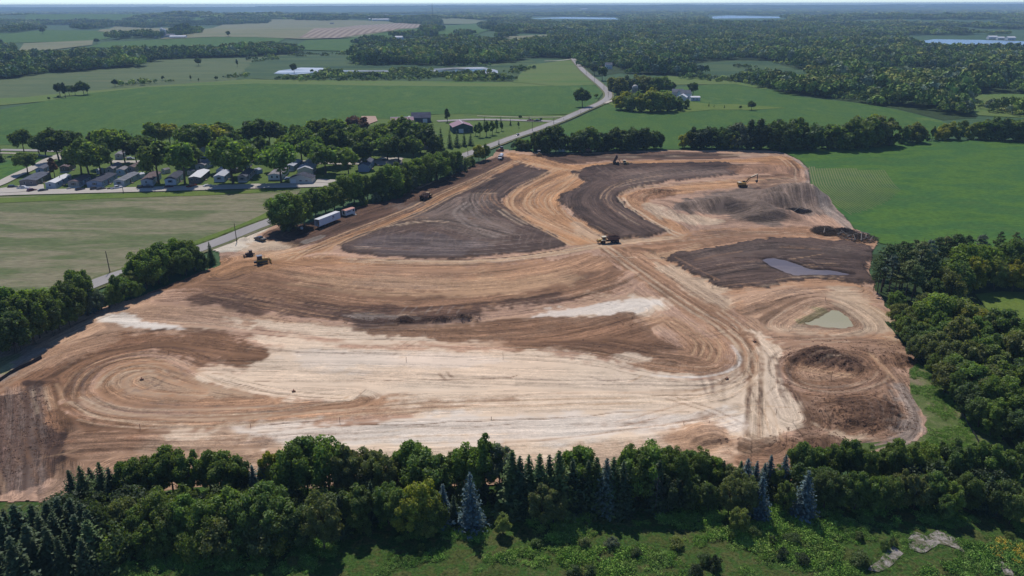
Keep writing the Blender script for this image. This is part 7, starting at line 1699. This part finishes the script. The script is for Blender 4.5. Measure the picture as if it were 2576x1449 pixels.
dump_truck(1071, 501, heading((1052, 511), (1092, 492)), 'loaded dump truck driving up the haul road beside the hedge', 0, True, True)
dump_truck(1474, 385, heading((1498, 384), (1450, 386)), 'brown dump truck standing in the tree shade at the top of the site', 0, True, True)

def tracks(e, L, w, h, gauge, x0=0.0, mat=DARK):
    for s in (-1, 1):
        prof = [(x0 - L / 2 + h * .35, 0), (x0 + L / 2 - h * .35, 0), (x0 + L / 2, h * .45), (x0 + L / 2 - h * .2, h), (x0 - L / 2 + h * .2, h), (x0 - L / 2, h * .45)]
        tr = MB().prism(prof, s * gauge - w / 2, s * gauge + w / 2).build('track', mat, e)
        mb = MB(); mb.box((x0, s * (gauge + w / 2 + .02), h * .5), (L * .66, .06, h * .3)); mb.build('roller_frame', YELD, tr)
def dozer(u, v, rz, label, k=1.0, body=YEL, name='bulldozer', grp='tracked machines'):
    x, y = g1(u, v)
    e = empty(name, (x, y, site_z(x, y)), rz, label, 'bulldozer', grp, k)
    tracks(e, 3.6, .56, 1.05, 1.05)
    MB().prism([(-1.7, .7), (2.0, .7), (2.15, 1.5), (1.9, 1.95), (.3, 2.05), (-.2, 1.7), (-1.7, 1.8)], -.62, .62).build('hood', body, e)
    cab = MB().prism([(-1.5, 1.7), (.1, 1.7), (.0, 3.0), (-1.4, 3.0)], -.75, .75).build('cab', DARK, e)
    MB().box((-.7, 0, 3.08), (1.9, 1.8, .16)).build('cab_roof', body if k < .9 else paint((120, 124, 140)), e)
    MB().prism([(-1.3, 2.0), (-.02, 2.0), (-.08, 2.85), (-1.25, 2.85)], -.78, .78).build('window', GLASS, cab)
    mb = MB(); pr = [(2.75, .05), (2.95, .1), (2.8, .55), (2.85, 1.1), (3.05, 1.5), (2.85, 1.5), (2.65, 1.05), (2.62, .5)]; mb.prism(pr, -1.75, 1.75); mb.build('blade', body if k > .9 else DIRTY, e)
    for s in (-1, 1): MB().bar((-.3, s * 1.45, .55), (2.7, s * 1.45, .5), .13, .13, 6).build('push_arm', body, e)
    for s in (-.5, .5): MB().bar((1.7, s, 1.6), (2.75, s, 1.1), .08, .06, 6).build('lift_ram', STEELD, e)
    MB().box((-2.3, 0, .9), (.9, .8, .7)).build('ripper', DARK, e)
    MB().bar((1.0, .35, 2.0), (1.0, .35, 2.9), .08, .08, 6).build('exhaust_pipe', DARK, e)
    return e
dozer(660, 664, heading((640, 668), (682, 661)), 'yellow bulldozer working by the gravel entrance, blade to the right', 1.05)
dozer(628, 645, heading((643, 642), (612, 647)), 'small dark tracked machine standing behind the yellow bulldozer', .72, paint((92, 62, 54)), 'tracked_loader')
dozer(1356, 391, heading((1356, 384), (1357, 394)), 'bulldozer with white cab roof facing the camera at the top of the site', 1.0, YELD)
dozer(1260, 380, heading((1268, 378), (1250, 381)), 'orange brown tracked loader parked by the hedge end at the road', .95, paint((170, 112, 74)), 'tracked_loader')
# excavator behind the stockpile
x, y = g1(1868, 471)
e = empty('excavator', (x, y, max(site_z(x, y), .3)), heading((1855, 471), (1900, 470)), 'yellow excavator with arched boom reaching right over the stockpile', 'excavator')
tracks(e, 4.4, .6, 1.0, 1.25)
MB().prism([(-2.7, 1.1), (1.3, 1.1), (1.4, 1.7), (1.3, 2.2), (-2.2, 2.4), (-2.8, 2.2)], -1.35, 1.35).build('engine_housing', YEL, e)
cab = MB().prism([(-.1, 1.2), (1.6, 1.2), (1.75, 2.2), (1.3, 3.0), (.0, 3.0)], .35, 1.35).build('cab', YELD, e)
MB().prism([(.1, 2.0), (1.6, 2.0), (1.25, 2.9), (.1, 2.9)], .32, 1.38).build('window', GLASS, cab)
MB().box((-2.0, 0, 2.45), (1.6, 2.3, .2)).build('counterweight_cover', CREAM, e)
MB().bar((.9, -.3, 1.7), (2.9, -.3, 4.6), .34, .36, 6).bar((2.9, -.3, 4.6), (7.4, -.3, 6.4), .36, .26, 6).build('boom', YELD, e)
MB().box((5.5, -.3, 5.95), (3.6, .5, .12), 0, -.38).build('boom_plate', CREAM, e)
MB().bar((7.3, -.3, 6.6), (7.3, -.3, 3.4), .26, .18, 6).build('stick', DARK, e)
MB().prism([(6.7, 3.4), (7.6, 3.5), (7.6, 2.5), (7.1, 2.1), (6.7, 2.5)], -.85, .25).build('bucket', DARK, e)
MB().bar((2.0, -.6, 2.0), (3.6, -.6, 4.5), .11, .09, 6).build('boom_ram', STEELD, e)
# semitrailer
a, b = np.array(g1(804.5, 576)), np.array(g1(864, 552)); d = (b - a) / np.linalg.norm(b - a)
rz = math.atan2(d[1], d[0]); L = 14.6
e = empty('semi_trailer', (a[0], a[1], site_z(*a)), rz, 'long white box semitrailer parked under the hedge with its rear open', 'trailer')
WT = paint((232, 233, 238), .35)
mb = MB(); t = .07; w = 2.6; z0, z1 = 1.15, 4.0
mb.box((L / 2, t / 2, (z0 + z1) / 2), (L, t, z1 - z0)).box((L / 2, w - t / 2, (z0 + z1) / 2), (L, t, z1 - z0)).box((L - t / 2, w / 2, (z0 + z1) / 2), (t, w - 2 * t, z1 - z0)).box((L / 2, w / 2, z0 - .06), (L, w, .12)); mb.build('box_body', WT, e)
MB().box((L / 2, w / 2, z1 + .03), (L + .02, w + .02, .06)).build('roof_panel', paint((240, 240, 244), .4), e)
MB().box((.55, w - .18, 2.5), (.9, .06, 2.5)).build('door', paint((206, 206, 212)), e)
MB().box((.9, .6, 1.9), (1.2, .7, 1.4)).build('cargo', paint((160, 120, 90)), e)
wheels(e, [(1.9, .2), (1.9, w - .2), (3.2, .2), (3.2, w - .2)], .5, .4, paint((200, 200, 206)))
MB().box((2.6, w / 2, .8), (3.2, 1.4, .4)).build('bogie', DARK, e)
for s in (.5, w - .5): MB().bar((L - 3, s, 0), (L - 3, s, 1.2), .09, .09, 6).build('landing_leg', STEELD, e)
INK = paint((66, 56, 74))
mb = MB()
for k, (x0, x1, zz) in enumerate([(9.0, 10.15, 3.35), (8.95, 10.2, 3.05), (9.1, 10.1, 2.78)]): mb.box(((x0 + x1) / 2, -.012, zz), (x1 - x0, .02, .2))
mb.add([(8.7, -.02, 2.3), (10.4, -.02, 2.62), (10.4, -.02, 2.5), (8.75, -.02, 2.1)], [(0, 3, 2, 1)])
mb.build('lettering', INK, e)
# office trailer
a2, b2 = np.array(g1(870.5, 546.5)), np.array(g1(893.5, 539)); d2 = (b2 - a2) / np.linalg.norm(b2 - a2); L2 = float(np.clip(np.linalg.norm(b2 - a2), 6.0, 8.2))
e = empty('office_trailer', (a2[0], a2[1], site_z(*a2)), math.atan2(d2[1], d2[0]), 'white site office trailer with faded red roof at the nose of the semitrailer', 'trailer')
mb = MB(); mb.prism([(0, .55), (L2, .55), (L2, 2.85), (0, 2.85)], 0, 2.5).build('wall', paint((214, 214, 216)), e)
mb = MB(); mb.add([(-.1, -.1, 2.86), (L2 + .1, -.1, 2.86), (L2 + .1, 1.25, 3.12), (-.1, 1.25, 3.12), (-.1, 2.6, 2.86), (L2 + .1, 2.6, 2.86), (-.1, -.1, 2.8), (L2 + .1, -.1, 2.8), (-.1, 2.6, 2.8), (L2 + .1, 2.6, 2.8)], [(0, 1, 2, 3), (3, 2, 5, 4), (6, 7, 1, 0), (4, 5, 9, 8), (6, 0, 3, 4, 8), (7, 9, 5, 2, 1), (6, 8, 9, 7)]); mb.build('roof', paint((206, 140, 124), .7), e)
wheels(e, [(L2 * .45, .15), (L2 * .45, 2.35), (L2 * .6, .15), (L2 * .6, 2.35)], .36, .25)
fr = MB().box((L2 * .84, -.03, 2.05), (.9, .06, .9)).build('window', DARK, e); MB().box((L2 * .84, -.07, 2.05), (.7, .03, .7)).build('pane', GLASS, fr)
fr = MB().box((-.03, 1.2, 1.75), (.06, .9, 1.5)).build('window', DARK, e); MB().box((-.07, 1.2, 1.75), (.03, .7, 1.3)).build('pane', GLASS, fr)
mb = MB()
for k in range(5): mb.box((.9 + k * .52, -.012, 2.05), (.36, .02, .55))
mb.build('lettering', INK, e)
mb = MB()
for k in range(3): mb.box((L2 * .8, -.35 - .45 * k, .48 - .16 * k), (1.3, .45, .1))
mb.build('entry_steps', paint((226, 222, 214)), e)
# intermediate bulk tote
x, y = g1(759, 577); e = empty('storage_tote', (x, y, site_z(x, y)), .5, 'white plastic storage tote beside the hedge foot', 'tote')
MB().box((0, 0, .65), (1.1, 1.1, 1.0)).build('tank', paint((214, 214, 212)), e, .08); MB().box((0, 0, .08), (1.2, 1.2, .14)).build('pallet', STAKE, e)
mb = MB()
for s in (-.57, .57):
    for q in (-.4, 0, .4): mb.bar((s, q, .12), (s, q, 1.2), .02, .02, 4).bar((q, s, .12), (q, s, 1.2), .02, .02, 4)
mb.build('cage', STEELD, e)

def car(u, v, rz, col, label, kind='sedan', grp='vehicles parked along the park street', z=None):
    x, y = g1(u, v)
    m_ = paint(col, .25)
    nm = {'sedan': 'parked_car', 'suv': 'parked_car', 'pickup': 'pickup_truck'}[kind]
    e = empty(nm, (x, y, (site_z(x, y) if z is None else z) + .02), rz, label, 'pickup truck' if kind == 'pickup' else 'car', grp)
    if kind == 'pickup':
        MB().prism([(-2.9, .5), (2.9, .45), (2.95, .95), (2.7, 1.15), (1.3, 1.22), (-2.85, 1.2)], -.98, .98).build('body', m_, e, .05)
        cab = MB().prism([(-.9, 1.2), (1.5, 1.2), (.75, 1.88), (-.75, 1.9)], -.86, .86).build('cab', m_, e, .04)
        MB().prism([(-.75, 1.28), (1.3, 1.28), (.72, 1.82), (-.62, 1.82)], -.88, .88).build('window', GLASS, cab)
        MB().box((-1.95, 0, 1.23), (1.75, 1.6, .05)).build('truck_bed', DARK, e)
        wheels(e, [(1.85, .85), (1.85, -.85), (-1.85, .85), (-1.85, -.85)], .4, .28, STEELD)
    else:
        hi = 1.75 if kind == 'suv' else 1.45
        MB().prism([(-2.3, .4), (2.3, .35), (2.35, .7), (2.1, .92), (.95, 1.0), (-2.2, 1.0), (-2.35, .8)], -.9, .9).build('body', m_, e, .06)
        top = [(-2.1, 1.0), (1.15, 1.0), (.45, hi), (-1.8, hi)] if kind == 'suv' else [(-1.9, 1.0), (1.15, 1.0), (.4, hi), (-1.1, hi)]
        cab = MB().prism(top, -.78, .78).build('cabin', m_, e, .06)
        MB().prism([(top[0][0] + .15, 1.04), (top[1][0] - .05, 1.04), (top[2][0] + .02, hi - .1), (top[3][0] + .02, hi - .1)], -.8, .8).build('window', GLASS, cab)
        wheels(e, [(1.4, .8), (1.4, -.8), (-1.4, .8), (-1.4, -.8)], .34, .22, STEELD)
    for s in (-.65, .65):
        MB().box((2.32 if kind != 'pickup' else 2.93, s, .75), (.06, .36, .16)).build('headlight', CREAM, e)
    return e
ang = math.radians(62)
st = heading((200, 482), (400, 477))
car(*c1(200, 745), st + .1, (34, 34, 40), 'black parked car at the left end of the park street', 'suv')
car(*c1(365, 762), st, (236, 236, 240), 'white pickup truck beside the taupe double home', 'pickup')
car(*c1(495, 797), ang, (120, 52, 70), 'maroon parked car standing out on the street', 'suv')
car(*c1(668, 795), st + .6, (70, 74, 82), 'dark grey car on the street before the white roofed home')
car(*c1(1240, 782), ang - .2, (40, 52, 84), 'dark blue car before the shaded taupe home', 'suv')
car(*c1(1470, 772), st + .5, (62, 62, 70), 'charcoal car left of the paired grey cars', 'suv')
car(*c1(1568, 772), ang - .3, (84, 84, 92), 'grey car parked beside the charcoal one')
car(*c1(1805, 758), ang - .35, (238, 238, 242), 'white pickup truck by the pole at the kerb', 'pickup')
car(*c1(2190, 748), st, (36, 36, 44), 'black car left in the tree shade of the street', 'suv')
car(*c1(2290, 745), st, (34, 36, 46), 'black pickup right in the tree shade of the street', 'pickup')
car(*c2(690, 925), st + .3, (92, 40, 48), 'dark red car in front of the white fronted home')
car(*c2(1130, 910), ang, (128, 42, 40), 'red pickup before the brown home with white roof', 'pickup')
car(*c2(1440, 905), ang - .4, (238, 236, 230), 'small white car alone on the street')
car(*c1(2020, 305), .4, (230, 232, 236), 'white car on the back street among the trees', 'suv')
car(*c3(2240, 530), .1, (40, 42, 50), 'dark car at the concrete yard behind the hedge', 'sedan')
car(1301, 343, heading((1338, 331), (1288, 348)), (36, 34, 44), 'black car driving down the county road', 'suv', None)
car(655, 606, heading((674, 608), (637, 598)), (38, 40, 48), 'black pickup truck parked on the gravel entrance', 'pickup', None)
car(1334, 305, 3.1, (150, 48, 44), 'red farm pickup on the drive past the barns', 'pickup', None)
car(1351, 306, .1, (60, 58, 66), 'dark pickup behind the red one on the drive', 'pickup', None)
x, y = g1(1400, 308); e = empty('cargo_trailer', (x, y, 0), .1, 'pale flat trailer at the end of the drive', 'trailer')
MB().box((0, 0, .7), (6.5, 2.2, .25)).build('deck', paint((200, 200, 190)), e); wheels(e, [(-.6, 1.0), (-.6, -1.0), (.4, 1.0), (.4, -1.0)], .35, .25); MB().box((3.4, 0, .6), (1.4, .15, .15)).build('tongue', DARK, e)
# small utility cart, rubbish bin and blue barrel on the park street
for px, lab, c_ in [(c1(1065, 768), 'grey utility cart at the kerb by the concrete path', (150, 146, 150)), (c1(1690, 768), 'small dark mower left of the white pickup', (50, 46, 48))]:
    x, y = g1(*px); e = empty('utility_cart', (x, y, .0), .8, lab, 'cart'); MB().box((0, 0, .7), (2.0, 1.1, .6), taper=.85).build('body', paint(c_), e, .05); wheels(e, [(.6, .55), (.6, -.55), (-.6, .55), (-.6, -.55)], .28, .2)
x, y = g1(*c3(735, 830)); e = empty('boat', (x, y, .1), 1.2, 'blue covered boat on a trailer left of the garage', 'boat')
MB().prism([(-2.2, .6), (2.0, .6), (2.9, 1.3), (-2.3, 1.3)], -.9, .9).build('hull', paint((44, 92, 150), .35), e, .1); MB().box((-.3, 0, 1.5), (2.6, 1.5, .5), taper=.6).build('cover', paint((190, 210, 230)), e, .1); wheels(e, [(-.4, .9), (-.4, -.9)], .32, .2)
# white tank truck at the top left corner of the site
x, y = g1(1260, 400); e = empty('tank_truck', (x, y, site_z(x, y)), heading((1267, 388), (1254, 402)), 'white tank truck parked at the end of the upper hedge', 'tank truck')
MB().bar((-3.6, 0, 2.0), (1.4, 0, 2.0), 1.15, 1.15, 14).build('tank', WT, e); MB().prism([(1.7, .8), (3.9, .8), (4.0, 1.5), (3.3, 1.7), (2.9, 2.6), (1.7, 2.6)], -1.1, 1.1).build('cab', WT, e, .05)
MB().prism([(2.9, 1.75), (3.4, 1.75), (2.98, 2.5), (2.2, 2.5)], -1.13, 1.13).build('window', GLASS, e); MB().box((-.2, 0, .85), (7.4, 1.0, .3)).build('chassis', DARK, e)
wheels(e, [(3.0, 1.0), (3.0, -1.0), (-1.4, 1.0), (-1.4, -1.0), (-2.7, 1.0), (-2.7, -1.0)], .5, .36, STEELD)
# gate panel of the little pump house at the treeline
x, y = g1(1415, 383); e = empty('pump_house', (x, y, 0), .1, 'pale green pump house in the gap of the tree row', 'shed')
MB().box((0, 3, 1.5), (4.4, 3.5, 3.0)).build('wall', siding((186, 204, 190)), e); MB().box((0, 3, 3.1), (5, 4.1, .2)).build('roof', R_['pale'], e); MB().box((.6, 1.22, 1.1), (1.0, .06, 2.1)).build('door', WHITE, e)
# small survey markers
for u, v, lab in [(357, 956, 'orange topped marker block in the middle of the oval track'), (739, 986, 'small orange marker on the front sand left of centre'), (1898, 861, 'orange marker on the cream apron'), (1828, 955, 'orange brown marker at the lower bend')]:
    x, y = g1(u, v); z0 = site_z(x, y); e = empty('marker', (x, y, z0), .4, lab, 'marker', 'markers on the soil')
    MB().box((0, 0, .2), (1.0, .7, .45), taper=.7).build('base', paint((150, 110, 80)), e); MB().bar((0, 0, .3), (0, 0, .9), .16, .03, 8).build('cone', paint((226, 104, 60)), e)

# ------------------------------------------------------------------ brush heaps and felled logs
def brush(u, v, rx, ry, h, n, label, seed, logs=0, col=BARK):
    x, y = g1(u, v); z0 = site_z(x, y)
    rg = random.Random(seed)
    e = empty('brush_pile', (x, y, z0), 0, label, 'brush pile')
    mb = MB()
    for i in range(n):
        a, q = rg.uniform(0, 6.28), rg.uniform(0, 1) ** .6
        cx, cy = math.cos(a) * rx * q, math.sin(a) * ry * q
        zz = h * (1 - q * q) * rg.uniform(.1, 1)
        L_ = rg.uniform(1.2, 3.4); b_ = rg.uniform(0, 6.28); el = rg.uniform(-.35, .6)
        d_ = Vector((math.cos(b_) * math.cos(el), math.sin(b_) * math.cos(el), math.sin(el))) * L_ / 2
        c_ = Vector((cx, cy, max(zz, .1)))
        mb.bar(c_ - d_, c_ + d_, rg.uniform(.04, .11), .02, 4)
    mb.build('twigs', col, e)['kind'] = 'stuff'
    for i in range(logs):
        cx, cy = rg.uniform(-rx, rx) * .8, rg.uniform(-ry, ry) * .7
        L_ = rg.uniform(3, 6.5); b_ = rg.choice([.9, 1.2, .5, 2.4, .2]) + rg.uniform(-.3, .3); el = rg.uniform(-.1, .45)
        d_ = Vector((math.cos(b_) * math.cos(el), math.sin(b_) * math.cos(el), math.sin(el))) * L_ / 2
        c_ = Vector((cx, cy, h * rg.uniform(.4, 1.0)))
        MB().bar(c_ - d_, c_ + d_, rg.uniform(.15, .24), rg.uniform(.08, .14), 6).build('log', PALEBARK if i % 3 else BARK, e)
DKB = plain('dark_brush', alb(62, 54, 54), .95, grain=.4, scale=2)
brush(2077, 584, 5.8, 6.5, 2.4, 900, 'round heap of tangled brown branches beside the crop field', 5, 3, plain('brush', alb(98, 82, 70), .95, grain=.4, scale=2))
brush(2124, 582, 4.5, 4, 1.2, 420, 'low dark heap of twigs between the two brush heaps', 6, 0, DKB)
brush(2160, 600, 8.0, 7, 1.6, 620, 'long heap of felled pale trunks and branches at the corner of the crop field', 7, 20)
brush(2003, 533, 6.5, 4, 1.5, 520, 'blackish heap of brush at the foot of the stockpile', 8, 4, DKB)

# ------------------------------------------------------------------ clods on the spoil heaps, weeds in the grass
def blob(seed, n=5):
    rg = np.random.default_rng(seed); V, Fq = [], []
    for i in range(n):
        c = np.array([*rg.uniform(-.9, .9, 2), .1]); r = rg.uniform(.18, .42)
        d = np.array([[1, 0, 0], [0, 1, 0], [-1, 0, 0], [0, -1, 0], [0, 0, 1], [0, 0, -1]]) * r * rg.uniform(.6, 1.3, (6, 1)) + rg.normal(size=(6, 3)) * r * .15
        o = len(V); V += list(c + d); Fq += [(o + a, o + b_, o + 4) for a, b_ in ((0, 1), (1, 2), (2, 3), (3, 0))] + [(o + b_, o + a, o + 5) for a, b_ in ((0, 1), (1, 2), (2, 3), (3, 0))]
    return np.array(V), np.array(Fq)
CLOD = gmat('clod', [alb(160, 126, 104), alb(132, 102, 84), alb(180, 144, 118)], big=4, small=.4, fine=.4, bump=.5)
col_c = bpy.data.collections.new('clod_sources')
for i in range(4):
    V_, F_ = blob(500 + i); col_c.objects.link(bpy.data.objects.new('clod', mesh_np('clod', V_, F_, CLOD)))
pts = []
for c, rx, ry, h, r in HEAPS:
    if r < .45: continue
    cx, cy = g1(*c); k = int(rx * ry * (7 if r > .6 else .8) * (1 if h < 3 else .5))
    for _ in range(k):
        a, q = random.uniform(0, 6.28), random.uniform(0, 1) ** .6 * 1.12
        pts.append((cx + math.cos(a) * rx * q, cy + math.sin(a) * ry * q))
for poly, k in [([(960, 800), (1200, 792), (1205, 806), (1000, 818), (860, 800)], 260), ([(1960, 880), (2290, 880), (2300, 1000), (2250, 1090), (2060, 1110), (1980, 1000)], 700), ([(0, 1000), (100, 965), (160, 1110), (0, 1250)], 600), ([(1446, 441), (1530, 417), (1640, 413), (1840, 414), (1700, 420), (1540, 428)], 260), ([(900, 830), (1600, 795), (1640, 880), (1250, 865)], 120), ([(2000, 850), (2280, 860), (2290, 920), (2200, 900)], 200), ([(560, 780), (960, 800), (1100, 830), (700, 815)], 120)]:
    Q = G(poly); lo, hi = Q.min(0), Q.max(0); R_q = RNG.uniform(lo, hi, (k * 3, 2)); R_q = R_q[sdf(R_q, Q) < 0][:k]; pts += [tuple(q) for q in R_q]
pts = np.array(pts)
zz = np.array([site_z(*p) for p in pts]); k = zz != 0
pts, zz = pts[k], zz[k]
ss = RNG.uniform(.06, .52, len(pts)) ** 1.25
scatter('soil_clods', np.column_stack([pts, zz]), np.column_stack([ss, ss, ss * .8]), col_c)

col_t = bpy.data.collections.new('weed_sources')
WT_ = [TONE[k][1] for k in ('mid', 'olive', 'bright', 'lime', 'mid', 'bright', 'mid', 'lime')]
for i in range(8):
    rg = np.random.default_rng(600 + i); V, T = [], []
    cc = np.array(WT_[i]) * np.array([.62, .82, .75])
    for b_ in range(4):
        c0 = np.array([*rg.uniform(-.8, .8, 2), .3]); k = 26
        d = unit(rg.normal(size=(k, 3)) + np.array([0, 0, .6])) * np.array([.62, .62, .55]) * rg.uniform(.5, 1, (k, 1))
        v, _ = quads_at(c0 + d, unit(d + rg.normal(size=(k, 3)) * .8 + np.array([0, 0, .4])), rg.uniform(.08, .2, k), .5, rg)
        V.append(v); T.append(np.repeat(cc[None] * rg.uniform(.65, 1.35, (k, 1)), 4, axis=0))
    V, T = np.vstack(V), np.vstack(T)
    me = mesh_np('weed', V, np.arange(len(V)).reshape(-1, 4), WOODM); vattr(me, 'tone', T)
    col_t.objects.link(bpy.data.objects.new('weed', me))
Q = np.column_stack([RNG.uniform(-95, 100, 30000), RNG.uniform(88, 121, 30000)])
m1 = fbm(Q[:, 0] / 9, Q[:, 1] / 6, 77, 3); m2 = fbm(Q[:, 0] / 2.2, Q[:, 1] / 2.2, 78, 2)
keep = (m1 > .47) & (m2 > .42)
for poly in [[(2277, 1357), (2290, 1342), (2306, 1345), (2325, 1352), (2362, 1339), (2385, 1350), (2407, 1364), (2442, 1380), (2432, 1397), (2402, 1387), (2357, 1372), (2330, 1376), (2307, 1387), (2280, 1384)], [(2196, 1428), (2222, 1396), (2245, 1386), (2267, 1404), (2250, 1426), (2225, 1436)]]:
    keep |= (np.abs(sdf(Q, G(poly))) < .9) & (RNG.uniform(size=len(Q)) < .75)
    keep &= (sdf(Q, G(poly)) > -.6 - 1.2 * RNG.uniform(size=len(Q)) ** 2) | (RNG.uniform(size=len(Q)) < .12)
Q = Q[keep][:11000]
ss = RNG.uniform(.30, .85, len(Q)) * (.55 + .9 * np.clip((fbm(Q[:, 0] / 9, Q[:, 1] / 6, 77, 3) - .45) * 5, 0, 1))
scatter('meadow_weeds', np.column_stack([Q, np.full(len(Q), -.06)]), np.column_stack([ss, ss, ss * RNG.uniform(.6, 1.3, len(Q))]), col_t)
SL = G([(2287, 930), (2310, 915), (2370, 960), (2440, 1030), (2520, 1100), (2560, 1150), (2300, 1155), (2335, 1100), (2322, 1045), (2290, 990)])
lo, hi = SL.min(0), SL.max(0); Q = RNG.uniform(lo, hi, (5200, 2)); Q = Q[(sdf(Q, SL) < -.3) & (fbm(Q[:, 0] / 4, Q[:, 1] / 4, 81, 3) > .44)]
ss = RNG.uniform(.25, .65, len(Q)); scatter('slope_weeds', np.column_stack([Q, np.full(len(Q), .06)]), np.column_stack([ss, ss, ss * .8]), col_t)
# yellow flowers at the lower right corner
FL = G([(2470, 1380), (2520, 1362), (2600, 1375), (2620, 1420), (2560, 1425), (2500, 1410)]); lo, hi = FL.min(0), FL.max(0)
Q = RNG.uniform(lo - 3, hi + 2, (700, 2)); Q = Q[(sdf(Q, FL) < 2.5 * (fbm(Q[:, 0] / 2, Q[:, 1] / 2, 84, 2) - .5)) & (fbm(Q[:, 0] / 1.3, Q[:, 1] / 1.3, 83, 2) > .56)]
mb = MB()
for q in Q:
    for _ in range(6):
        p = Vector((q[0] + random.uniform(-.5, .5), q[1] + random.uniform(-.5, .5), random.uniform(.35, .75))); s = random.uniform(.03, .075)
        mb.add([p + Vector((-s, -s, 0)), p + Vector((s, -s, .03)), p + Vector((s, s, 0)), p + Vector((-s, s, .03))], [(0, 1, 2, 3)])
tag(mb.build('yellow_flowers', plain('petal', alb(214, 176, 40), .8, 0, .2, 3), None), kind='stuff')
